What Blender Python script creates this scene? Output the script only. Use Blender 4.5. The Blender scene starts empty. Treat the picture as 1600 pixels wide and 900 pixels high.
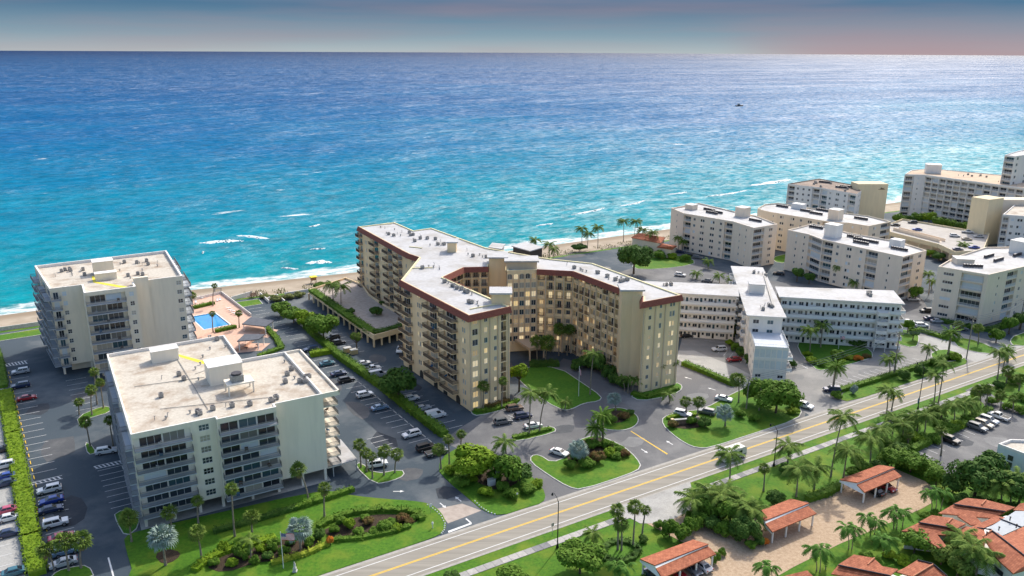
import bpy, math, random
from mathutils import Vector, Matrix
sc = bpy.context.scene
col = sc.collection
R = math.radians

# ------------------------------------------------------------------ camera, sky, sun, exposure
CAM_H, FPX, PITCH, ROLL = 92.0, 1260.0, R(16.32), R(0.26)
cam = bpy.data.cameras.new('camera')
cam.sensor_width = 36.0
cam.lens = 36.0 * FPX / 1600.0
cam.clip_start = 1.0
cam.clip_end = 200000.0
camo = bpy.data.objects.new('camera', cam)
camo.location = (0, 0, CAM_H)
camo.rotation_euler = (Matrix.Rotation(R(90) - PITCH, 3, 'X') @ Matrix.Rotation(ROLL, 3, 'Z')).to_euler()
col.objects.link(camo)
sc.camera = camo

SUN_AZ, SUN_EL = R(63.0), R(43.0)          # azimuth counted from +X towards +Y
world = bpy.data.worlds.new('World')
sc.world = world
world.use_nodes = True
wn, wl = world.node_tree.nodes, world.node_tree.links
bg = wn['Background']
sky = wn.new('ShaderNodeTexSky')
sky.sky_type = 'NISHITA'
sky.sun_disc = False
sky.sun_elevation = SUN_EL
sky.sun_rotation = R(90.0) - SUN_AZ
sky.altitude = 0
sky.air_density = 1.0
sky.dust_density = 3.0
sky.ozone_density = 0.8
# a band of thin evening cloud all round the horizon, over the physical sky
tc = wn.new('ShaderNodeTexCoord')
sep = wn.new('ShaderNodeSeparateXYZ')
wl.new(tc.outputs['Generated'], sep.inputs[0])
ramp = wn.new('ShaderNodeValToRGB')
wl.new(sep.outputs['Z'], ramp.inputs[0])
cr = ramp.color_ramp
cr.elements[0].position = 0.0
cr.elements[0].color = (1.75, 2.0, 2.1, 1)
cr.elements[1].position = 0.16
cr.elements[1].color = (0.55, 1.35, 2.3, 1)
e = cr.elements.new(0.018); e.color = (1.0, 1.45, 1.75, 1)
e = cr.elements.new(0.05); e.color = (0.34, 0.76, 1.24, 1)
mp = wn.new('ShaderNodeMapping')
mp.inputs['Scale'].default_value = (1.1, 1.1, 15.0)
mp.inputs['Rotation'].default_value = (R(2.0), R(-1.5), 0)
wl.new(tc.outputs['Generated'], mp.inputs[0])
nz = wn.new('ShaderNodeTexNoise')
nz.inputs['Scale'].default_value = 2.2
nz.inputs['Detail'].default_value = 5
wl.new(mp.outputs[0], nz.inputs['Vector'])
r2 = wn.new('ShaderNodeValToRGB')
r2.color_ramp.elements[0].position = 0.42
r2.color_ramp.elements[0].color = (0, 0, 0, 1)
r2.color_ramp.elements[1].position = 0.66
r2.color_ramp.elements[1].color = (0.32, 0.32, 0.32, 1)
wl.new(nz.outputs['Fac'], r2.inputs[0])
mixc = wn.new('ShaderNodeMixRGB')
wl.new(r2.outputs[0], mixc.inputs[0])
wl.new(ramp.outputs[0], mixc.inputs[1])
mixc.inputs[2].default_value = (1.75, 1.12, 1.22, 1)
# the band glows pink under the sun
dotn = wn.new('ShaderNodeVectorMath'); dotn.operation = 'DOT_PRODUCT'
wl.new(tc.outputs['Generated'], dotn.inputs[0]); dotn.inputs[1].default_value = (math.cos(SUN_AZ), math.sin(SUN_AZ), 0)
glow = wn.new('ShaderNodeMapRange'); glow.interpolation_type = 'SMOOTHSTEP'
glow.inputs['From Min'].default_value = 0.970; glow.inputs['From Max'].default_value = 1.0; glow.inputs['To Max'].default_value = 1.0
wl.new(dotn.outputs['Value'], glow.inputs['Value'])
low = wn.new('ShaderNodeMapRange'); low.inputs['From Min'].default_value = 0.0; low.inputs['From Max'].default_value = 0.05; low.inputs['To Min'].default_value = 0.6; low.inputs['To Max'].default_value = 0.0
wl.new(sep.outputs['Z'], low.inputs['Value'])
gm = wn.new('ShaderNodeMath'); gm.operation = 'MULTIPLY'; wl.new(glow.outputs[0], gm.inputs[0]); wl.new(low.outputs[0], gm.inputs[1])
mixp = wn.new('ShaderNodeMixRGB'); wl.new(gm.outputs[0], mixp.inputs[0]); wl.new(mixc.outputs[0], mixp.inputs[1]); mixp.inputs[2].default_value = (1.75, 1.0, 1.12, 1)
mr = wn.new('ShaderNodeMapRange')
mr.inputs['From Min'].default_value = 0.06
mr.inputs['From Max'].default_value = 0.30
mr.inputs['To Min'].default_value = 1.0
mr.inputs['To Max'].default_value = 0.0
wl.new(sep.outputs['Z'], mr.inputs['Value'])
mixw = wn.new('ShaderNodeMixRGB')
wl.new(mr.outputs[0], mixw.inputs[0])
wl.new(sky.outputs[0], mixw.inputs[1])
wl.new(mixp.outputs[0], mixw.inputs[2])
wl.new(mixw.outputs[0], bg.inputs['Color'])
bg.inputs['Strength'].default_value = 0.15

sl = bpy.data.lights.new('sun', 'SUN')
sl.energy = 2.2
sl.angle = R(0.53)
sl.color = (1.0, 0.95, 0.86)
so = bpy.data.objects.new('sun', sl)
so.location = (60, 120, 300)
so.rotation_euler = Vector((-math.cos(SUN_AZ) * math.cos(SUN_EL), -math.sin(SUN_AZ) * math.cos(SUN_EL), -math.sin(SUN_EL))).to_track_quat('-Z', 'Y').to_euler()
col.objects.link(so)

sc.view_settings.view_transform = 'Standard'
sc.view_settings.look = 'None'
sc.view_settings.gamma = 1.0
sc.view_settings.use_curve_mapping = False
sc.view_settings.exposure = 0.74

# ------------------------------------------------------------------ survey: photograph pixel -> point on a level at height z
def _ray(px, py):
    x, y = (px - 800) / FPX, -(py - 450) / FPX
    c, s = math.cos(ROLL), math.sin(ROLL)
    x, y = x * c - y * s, x * s + y * c
    return x, math.cos(PITCH) + y * math.sin(PITCH), -math.sin(PITCH) + y * math.cos(PITCH)
def G(px, py, z=0.0):
    d = _ray(px, py)
    t = (z - CAM_H) / d[2]
    return Vector((d[0] * t, d[1] * t, z))
def row_of(X, Y, Z):
    dz = Z - CAM_H
    fw = Y * math.cos(PITCH) - dz * math.sin(PITCH)
    up = Y * math.sin(PITCH) + dz * math.cos(PITCH)
    x, y = X / fw, up / fw
    c, s = math.cos(-ROLL), math.sin(-ROLL)
    return 450 - FPX * (x * s + y * c)
def height_at(base, py):
    lo, hi = 0.0, 80.0
    for _ in range(40):
        m = (lo + hi) / 2
        if row_of(base.x, base.y, base.z + m) > py: lo = m
        else: hi = m
    return lo

ANG = R(31.2)                                   # the avenue runs along U, the sea lies towards V
U = Vector((math.cos(ANG), math.sin(ANG), 0))
V = Vector((-math.sin(ANG), math.cos(ANG), 0))
Z = Vector((0, 0, 1))

# ------------------------------------------------------------------ materials
MATS = {}
def mat(name, rgb, rough=0.8, var=0.0, scale=1.0, bump=0.0, bscale=None, metal=0.0, spec=0.3, rgb2=None, emit=None, detail=4, coat=0.0, stretch=None, lo=0.35, hi=0.65):
    if name in MATS: return MATS[name]
    m = bpy.data.materials.new(name)
    m.use_nodes = True
    nt = m.node_tree
    N, L = nt.nodes, nt.links
    b = N['Principled BSDF']
    b.inputs['Base Color'].default_value = (*rgb, 1)
    b.inputs['Roughness'].default_value = rough
    b.inputs['Metallic'].default_value = metal
    b.inputs['Specular IOR Level'].default_value = spec
    if coat:
        b.inputs['Coat Weight'].default_value = coat
        b.inputs['Coat Roughness'].default_value = 0.06
    if emit:
        b.inputs['Emission Color'].default_value = (*emit[:3], 1)
        b.inputs['Emission Strength'].default_value = emit[3]
    if var or rgb2 or bump:
        t = N.new('ShaderNodeTexCoord')
        src = t.outputs['Object']
        g_ = N.new('ShaderNodeNewGeometry')
        src = g_.outputs['Position']
        if stretch:
            mpn = N.new('ShaderNodeMapping')
            mpn.inputs['Scale'].default_value = stretch
            mpn.inputs['Rotation'].default_value = (0, 0, -ANG)
            L.new(src, mpn.inputs[0]); src = mpn.outputs[0]
        n1 = N.new('ShaderNodeTexNoise')
        n1.inputs['Scale'].default_value = scale
        n1.inputs['Detail'].default_value = detail
        n1.inputs['Roughness'].default_value = 0.6
        L.new(src, n1.inputs['Vector'])
        if var or rgb2:
            rp = N.new('ShaderNodeValToRGB')
            c2 = rgb2 or tuple(min(1, c * (1 + var)) for c in rgb)
            c1 = rgb if rgb2 else tuple(c * (1 - var) for c in rgb)
            rp.color_ramp.elements[0].position = lo
            rp.color_ramp.elements[1].position = hi
            rp.color_ramp.elements[0].color = (*c1, 1)
            rp.color_ramp.elements[1].color = (*c2, 1)
            L.new(n1.outputs['Fac'], rp.inputs[0])
            L.new(rp.outputs[0], b.inputs['Base Color'])
        if bump:
            n2 = N.new('ShaderNodeTexNoise')
            n2.inputs['Scale'].default_value = bscale or scale * 4
            n2.inputs['Detail'].default_value = 3
            L.new(src, n2.inputs['Vector'])
            bp = N.new('ShaderNodeBump')
            bp.inputs['Strength'].default_value = bump
            bp.inputs['Distance'].default_value = 0.1
            L.new(n2.outputs['Fac'], bp.inputs['Height'])
            L.new(bp.outputs[0], b.inputs['Normal'])
    MATS[name] = m
    return m

def two_scale(name, a, b_, big, small, ss=6.0, bs=0.06, rough=0.9, bump=0.25):
    """colour a<->b in fine grain, with broad worn patches of colour big"""
    if name in MATS: return MATS[name]
    m = mat(name, a, rough, rgb2=b_, scale=ss, bump=bump, detail=6)
    nt = m.node_tree; N, L = nt.nodes, nt.links
    bs_ = N['Principled BSDF']
    prev = bs_.inputs['Base Color'].links[0].from_socket
    g_ = N.new('ShaderNodeNewGeometry')
    n = N.new('ShaderNodeTexNoise'); n.inputs['Scale'].default_value = bs; n.inputs['Detail'].default_value = 7
    n.inputs['Roughness'].default_value = 0.65
    L.new(g_.outputs['Position'], n.inputs['Vector'])
    rp = N.new('ShaderNodeValToRGB')
    rp.color_ramp.elements[0].position = 0.47; rp.color_ramp.elements[1].position = 0.68
    rp.color_ramp.elements[1].color = (small, small, small, 1)
    L.new(n.outputs['Fac'], rp.inputs[0])
    mx = N.new('ShaderNodeMixRGB')
    L.new(rp.outputs[0], mx.inputs[0]); L.new(prev, mx.inputs[1]); mx.inputs[2].default_value = (*big, 1)
    L.new(mx.outputs[0], bs_.inputs['Base Color'])
    return m

M_ = {}
M_['lawn'] = two_scale('lawn', (0.040, 0.126, 0.004), (0.076, 0.190, 0.007), (0.150, 0.212, 0.014), 0.9, ss=1.6, bs=0.16, bump=0.5)
M_['lawn_deep'] = two_scale('lawn_deep', (0.042, 0.135, 0.008), (0.07, 0.185, 0.010), (0.095, 0.20, 0.012), 0.8, ss=1.4, bs=0.12, bump=0.5)
M_['soil'] = mat('soil', (0.05, 0.035, 0.022), 0.95, rgb2=(0.10, 0.07, 0.045), scale=3, bump=0.5)
M_['asphalt_dark'] = two_scale('asphalt_dark', (0.046, 0.066, 0.084), (0.070, 0.092, 0.110), (0.165, 0.178, 0.182), 0.9, ss=9, bs=0.045)
M_['asphalt_worn'] = two_scale('asphalt_worn', (0.115, 0.115, 0.118), (0.16, 0.16, 0.16), (0.25, 0.245, 0.235), 0.85, ss=7, bs=0.07)
M_['asphalt_pale'] = two_scale('asphalt_pale', (0.20, 0.195, 0.185), (0.26, 0.255, 0.24), (0.36, 0.345, 0.32), 0.85, ss=7, bs=0.07)
M_['concrete'] = two_scale('concrete', (0.36, 0.35, 0.32), (0.46, 0.45, 0.42), (0.25, 0.245, 0.23), 0.7, ss=3, bs=0.15)
M_['road'] = mat('road', (0.245, 0.225, 0.187), 0.9, rgb2=(0.33, 0.305, 0.256), scale=0.5, stretch=(0.06, 1.6, 1), bump=0.15, bscale=20, detail=7)
M_['shoulder'] = mat('shoulder', (0.33, 0.31, 0.27), 0.9, rgb2=(0.42, 0.395, 0.35), scale=1.2, bump=0.15)
M_['kerb'] = mat('kerb', (0.52, 0.51, 0.47), 0.85, var=0.15, scale=1.5)
M_['paint_white'] = mat('paint_white', (0.66, 0.66, 0.64), 0.7, rgb2=(0.78, 0.78, 0.76), scale=2.0)
M_['paint_yellow'] = mat('paint_yellow', (0.72, 0.44, 0.03), 0.7, rgb2=(0.80, 0.53, 0.07), scale=1.2)
M_['paint_blue'] = mat('paint_blue', (0.03, 0.16, 0.45), 0.7)
M_['sand'] = mat('sand', (0.52, 0.42, 0.29), 0.95, rgb2=(0.62, 0.52, 0.38), scale=0.25, bump=0.4, bscale=1.5)
M_['mulch'] = mat('mulch', (0.03, 0.022, 0.014), 0.95, rgb2=(0.075, 0.05, 0.03), scale=4, bump=0.6)
M_['plaza'] = mat('plaza', (0.36, 0.30, 0.25), 0.85, rgb2=(0.46, 0.39, 0.33), scale=0.8, bump=0.1)
M_['pink_tile'] = mat('pink_tile', (0.60, 0.37, 0.27), 0.8, rgb2=(0.68, 0.45, 0.34), scale=0.9, bump=0.1)

# walls and roofs
def wallmat(name, rgb, var=0.045):
    return mat(name, tuple(c * (1 - var) for c in rgb), 0.88, rgb2=tuple(min(.9, c * (1 + var)) for c in rgb), scale=0.9, stretch=(1.0, 1.0, 0.14), bump=0.05, bscale=8, detail=8, lo=.3, hi=.6)
M_['w_b1'] = wallmat('stucco_pale_green', (0.78, 0.715, 0.60))
M_['w_b2'] = wallmat('stucco_ivory', (0.78, 0.69, 0.54))
M_['w_m'] = wallmat('stucco_sand_yellow', (0.83, 0.63, 0.38))
M_['w_m2'] = wallmat('stucco_taupe', (0.62, 0.48, 0.33))
M_['w_x'] = wallmat('paint_cool_white', (0.74, 0.71, 0.66))
M_['w_g'] = wallmat('stucco_beige', (0.74, 0.63, 0.50))
M_['w_g2'] = wallmat('stucco_warm_beige', (0.68, 0.58, 0.44))
M_['w_y'] = wallmat('stucco_butter', (0.74, 0.62, 0.40))
M_['w_w'] = wallmat('paint_white_wall', (0.74, 0.71, 0.66))
M_['w_t'] = wallmat('townhouse_white', (0.78, 0.77, 0.73))
M_['roof_gravel'] = two_scale('roof_gravel', (0.47, 0.425, 0.35), (0.60, 0.55, 0.465), (0.33, 0.25, 0.18), 0.9, ss=1.6, bs=0.22)
M_['roof_white'] = two_scale('roof_white', (0.415, 0.415, 0.415), (0.50, 0.495, 0.49), (0.29, 0.265, 0.225), 0.7, ss=0.9, bs=0.12, rough=0.75)
M_['roof_brown'] = two_scale('roof_brown', (0.20, 0.15, 0.115), (0.28, 0.22, 0.18), (0.40, 0.31, 0.24), 0.7, ss=1.0, bs=0.15)
M_['roof_tan'] = two_scale('roof_tan', (0.50, 0.38, 0.27), (0.58, 0.46, 0.34), (0.42, 0.30, 0.21), 0.7, ss=1.0, bs=0.15)
M_['mansard'] = mat('mansard_tile', (0.19, 0.055, 0.036), 0.75, rgb2=(0.27, 0.085, 0.055), scale=2.5, bump=0.4, bscale=6)
M_['trim_yellow'] = wallmat('trim_yellow', (0.74, 0.66, 0.40))
M_['frame'] = mat('window_frame_white', (0.70, 0.70, 0.68), 0.5)
M_['frame_dark'] = mat('window_frame_bronze', (0.06, 0.05, 0.045), 0.4)
M_['rail'] = mat('railing_grey', (0.20, 0.20, 0.205), 0.5, metal=0.2)
M_['rail_dark'] = mat('railing_bronze', (0.085, 0.055, 0.045), 0.5)
M_['rail_white'] = mat('railing_white', (0.74, 0.75, 0.75), 0.5)
M_['slab_blue'] = mat('balcony_blue_grey', (0.42, 0.46, 0.50), 0.7, var=0.06, scale=1)
M_['metal'] = mat('galvanised', (0.38, 0.38, 0.38), 0.5, metal=0.6, var=0.2, scale=2)
M_['dark_unit'] = mat('dark_unit', (0.06, 0.055, 0.06), 0.6, var=0.3, scale=2)
M_['grey_unit'] = mat('grey_unit', (0.30, 0.29, 0.27), 0.6, var=0.2, scale=2)
M_['yellow_strip'] = mat('yellow_strip', (0.80, 0.66, 0.05), 0.7)
def glass(name, rgb, rough=0.08, spec=0.6):
    return mat(name, rgb, rough, spec=spec)
GL = [glass('glass_dark', (0.018, 0.022, 0.028)), glass('glass_slate', (0.035, 0.05, 0.065)), glass('glass_teal', (0.04, 0.09, 0.11)),
      mat('glass_blinds', (0.20, 0.19, 0.17), 0.35, spec=0.5), mat('glass_curtain', (0.42, 0.38, 0.31), 0.4, spec=0.5)]
GLIT = [mat('pane_lit_amber', (0.5, 0.36, 0.15), 0.5, emit=(1.0, 0.74, 0.36, 0.36)), mat('pane_lit_warm', (0.5, 0.38, 0.2), 0.5, emit=(1.0, 0.80, 0.46, 0.42)), mat('pane_lit_soft', (0.5, 0.36, 0.18), 0.5, emit=(1.0, 0.72, 0.36, 0.26))]
GLIT += [mat('pane_lit_dim', (0.42, 0.32, 0.18), 0.5, emit=(1.0, 0.70, 0.36, 0.12)), mat('pane_lit_pale', (0.55, 0.45, 0.28), 0.5, emit=(1.0, 0.82, 0.52, 0.3)), mat('pane_lit_curtain', (0.5, 0.40, 0.24), 0.6, emit=(1.0, 0.76, 0.42, 0.2))]
SHUT = mat('storm_shutter', (0.60, 0.65, 0.68), 0.6)

# ------------------------------------------------------------------ mesh builder
class MB:
    def __init__(s): s.v, s.f, s.m = [], [], []
    def quad(s, *p, m=0):
        i = len(s.v); s.v += [tuple(q) for q in p]; s.f.append(tuple(range(i, i + len(p)))); s.m.append(m)
    def box(s, o, x, y, z, m=0):
        """corner o and three edge vectors"""
        o, x, y, z = Vector(o), Vector(x), Vector(y), Vector(z)
        i = len(s.v)
        s.v += [tuple(q) for q in (o, o + x, o + x + y, o + y, o + z, o + x + z, o + x + y + z, o + y + z)]
        for f in ((0, 3, 2, 1), (4, 5, 6, 7), (0, 1, 5, 4), (1, 2, 6, 5), (2, 3, 7, 6), (3, 0, 4, 7)):
            s.f.append(tuple(i + k for k in f)); s.m.append(m)
    def cbox(s, c, sx, sy, sz, rz=0, m=0):
        """box standing on c"""
        x = Vector((math.cos(rz), math.sin(rz), 0)) * sx; y = Vector((-math.sin(rz), math.cos(rz), 0)) * sy
        s.box(Vector(c) - x / 2 - y / 2, x, y, (0, 0, sz), m)
    def prism(s, pts, z0, z1, m=0, mt=None, bottom=False):
        n = len(pts); i = len(s.v)
        s.v += [(p[0], p[1], z0) for p in pts] + [(p[0], p[1], z1) for p in pts]
        for k in range(n):
            a, b = k, (k + 1) % n
            s.f.append((i + a, i + b, i + n + b, i + n + a)); s.m.append(m)
        s.f.append(tuple(i + n + k for k in range(n))); s.m.append(m if mt is None else mt)
        if bottom:
            s.f.append(tuple(i + k for k in reversed(range(n)))); s.m.append(m)
    def tube(s, p0, p1, r0, r1=None, n=6, m=0, caps=True):
        r1 = r0 if r1 is None else r1
        p0, p1 = Vector(p0), Vector(p1)
        d = (p1 - p0).normalized()
        a = d.orthogonal().normalized(); b = d.cross(a)
        i = len(s.v)
        for p, r in ((p0, r0), (p1, r1)):
            for k in range(n):
                t = 2 * math.pi * k / n
                s.v.append(tuple(p + a * (r * math.cos(t)) + b * (r * math.sin(t))))
        for k in range(n):
            s.f.append((i + k, i + (k + 1) % n, i + n + (k + 1) % n, i + n + k)); s.m.append(m)
        if caps:
            s.f.append(tuple(i + n + k for k in range(n))); s.m.append(m)
            s.f.append(tuple(i + k for k in reversed(range(n)))); s.m.append(m)
    def path(s, pts, radii, n=7, m=0):
        i0 = len(s.v)
        for j, (p, r) in enumerate(zip(pts, radii)):
            p = Vector(p)
            d = (Vector(pts[min(j + 1, len(pts) - 1)]) - Vector(pts[max(j - 1, 0)])).normalized()
            a = d.cross(Vector((0.3, 1, 0.1))).normalized(); b = d.cross(a)
            for k in range(n):
                t = 2 * math.pi * k / n
                s.v.append(tuple(p + a * (r * math.cos(t)) + b * (r * math.sin(t))))
        for j in range(len(pts) - 1):
            for k in range(n):
                a, b = i0 + j * n + k, i0 + j * n + (k + 1) % n
                s.f.append((a, b, b + n, a + n)); s.m.append(m)
        s.f.append(tuple(i0 + (len(pts) - 1) * n + k for k in range(n))); s.m.append(m)
    def mesh(s, name, mats, smooth=False):
        me = bpy.data.meshes.new(name)
        me.from_pydata(s.v, [], s.f)
        for m in (mats if isinstance(mats, (list, tuple)) else [mats]): me.materials.append(m)
        if len(me.materials) > 1: me.polygons.foreach_set('material_index', s.m)
        if smooth: me.polygons.foreach_set('use_smooth', [True] * len(s.f))
        me.update()
        return me

def link(name, data, parent=None, loc=None, rz=0.0):
    o = bpy.data.objects.new(name, data)
    col.objects.link(o)
    if parent is not None: o.parent = parent
    if loc is not None: o.location = loc
    if rz: o.rotation_euler = (0, 0, rz)
    return o
def tag(o, label=None, cat=None, group=None, kind=None):
    if label: o['label'] = label
    if cat: o['category'] = cat
    if group: o['group'] = group
    if kind: o['kind'] = kind
    return o
def thing(name, label, cat, loc=(0, 0, 0), rz=0.0, group=None):
    return tag(link(name, None, None, loc, rz), label, cat, group)
def part(name, mb, mats, parent, smooth=False):
    """world-space mesh under a thing whose Empty is only translated"""
    return link(name, mb.mesh(name, mats, smooth), parent, -Vector(parent.location))
def solo(name, mb, mats, label, cat, loc, group=None, smooth=False, kind=None):
    """a one-mesh thing; world-space vertices, origin moved to loc"""
    loc = Vector(loc)
    mb.v = [(x - loc.x, y - loc.y, z - loc.z) for x, y, z in mb.v]
    return tag(link(name, mb.mesh(name, mats, smooth), None, loc), label, cat, group, kind)
def struct(name, mb, mats):
    return tag(link(name, mb.mesh(name, mats)), kind='structure')
def copy_tree(o, parent=None):
    c = o.copy(); col.objects.link(c)
    if parent is not None: c.parent = parent
    for ch in KIDS.get(o.name, ()): copy_tree(ch, c)
    return c
KIDS = {}
ORD = ['', 'first', 'second', 'third', 'fourth', 'fifth', 'sixth', 'seventh', 'eighth', 'ninth', 'tenth', 'eleventh', 'twelfth', 'thirteenth', 'fourteenth', 'fifteenth', 'sixteenth', 'seventeenth', 'eighteenth', 'nineteenth', 'twentieth', 'twenty-first', 'twenty-second', 'twenty-third', 'twenty-fourth', 'twenty-fifth', 'twenty-sixth']

def area2(p): return sum(p[i][0] * p[(i + 1) % len(p)][1] - p[(i + 1) % len(p)][0] * p[i][1] for i in range(len(p)))
def ccw(p): return list(p) if area2(p) > 0 else list(reversed(p))
def inset(p, d):
    """inset a ccw polygon by d (outset when negative)"""
    n = len(p); out = []
    for i in range(n):
        a, b, c = Vector(p[i - 1][:2]), Vector(p[i][:2]), Vector(p[(i + 1) % n][:2])
        e1, e2 = (b - a).normalized(), (c - b).normalized()
        n1, n2 = Vector((-e1.y, e1.x)), Vector((-e2.y, e2.x))
        bis = n1 + n2
        if bis.length < 1e-4: bis = n1
        bis.normalize()
        k = d / max(0.4, bis.dot(n1))
        q = b + bis * k
        out.append(Vector((q.x, q.y, 0)))
    return out
def smoothpoly(p, it=2):
    for _ in range(it):
        q = []
        for i in range(len(p)):
            a, b = Vector(p[i]), Vector(p[(i + 1) % len(p)])
            q += [a * 0.75 + b * 0.25, a * 0.25 + b * 0.75]
        p = q
    return p
def PX(*pts, z=0.0): return [G(a, b, z) for a, b in pts]
# ------------------------------------------------------------------ land, beach and sea
SEA_Z = -2.5
shore = [G(a, b, SEA_Z) for a, b in ((-120, 507), (0, 493), (60, 485), (180, 468), (300, 453), (440, 438), (560, 425), (720, 403), (870, 382), (1045, 358), (1230, 336), (1405, 316), (1500, 306))]
SU = Vector((math.cos(R(28.5)), math.sin(R(28.5)), 0)); SV = Vector((-SU.y, SU.x, 0))
shore = [shore[0] - SU * 60000, shore[0] - SU * 2000, shore[0] - SU * 300] + shore + [shore[-1] + SU * 300, shore[-1] + SU * 2000, shore[-1] + SU * 60000]

def strip(rows, closed=False):
    """rows: list of (offset, z) along the shore normal; returns builder and the offsets per vertex"""
    mb = MB(); dd = []
    for off, z in rows:
        for p in shore:
            q = p + SV * off
            mb.v.append((q.x, q.y, z)); dd.append(off)
    n = len(shore)
    for r in range(len(rows) - 1):
        for k in range(n - 1):
            i = r * n + k
            mb.f.append((i, i + 1, i + 1 + n, i + n)); mb.m.append(0)
    return mb, dd
def with_d(me, dd):
    at = me.attributes.new('shore_distance', 'FLOAT', 'POINT')
    at.data.foreach_set('value', dd)

# beach
mb, dd = strip([(-29, -0.02), (-27, -0.35), (-18, -1.1), (-8, -1.75), (0, -2.5), (12, -3.6), (45, -8)])
sandm = mat('beach_sand', (0.32, 0.26, 0.19), 0.95, rgb2=(0.42, 0.35, 0.265), scale=0.18, bump=0.5, bscale=0.9, detail=7)
nt = sandm.node_tree; N, L = nt.nodes, nt.links; b = N['Principled BSDF']
prev = b.inputs['Base Color'].links[0].from_socket
at = N.new('ShaderNodeAttribute'); at.attribute_name = 'shore_distance'
nn = N.new('ShaderNodeTexNoise'); nn.inputs['Scale'].default_value = 0.05
gg = N.new('ShaderNodeNewGeometry'); L.new(gg.outputs['Position'], nn.inputs['Vector'])
ma = N.new('ShaderNodeMath'); ma.operation = 'MULTIPLY_ADD'; L.new(nn.outputs['Fac'], ma.inputs[0]); ma.inputs[1].default_value = 8; L.new(at.outputs['Fac'], ma.inputs[2])
mr = N.new('ShaderNodeMapRange'); mr.inputs['From Min'].default_value = -7; mr.inputs['From Max'].default_value = -1
L.new(ma.outputs[0], mr.inputs['Value'])
mx = N.new('ShaderNodeMixRGB'); L.new(mr.outputs[0], mx.inputs[0]); L.new(prev, mx.inputs[1]); mx.inputs[2].default_value = (0.26, 0.20, 0.135, 1)
L.new(mx.outputs[0], b.inputs['Base Color'])
me = mb.mesh('beach', sandm); with_d(me, dd)
tag(link('beach', me), kind='structure')

# land sheet
mb = MB()
edge = [p + SV * -28.9 for p in shore]
mb.quad(*([(p.x, p.y, 0.0) for p in edge] + [(53000, -60000, 0), (-53000, -60000, 0)]))
mb.f = [tuple(reversed(mb.f[0]))]
struct('ground', mb, M_['lawn'])

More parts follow.
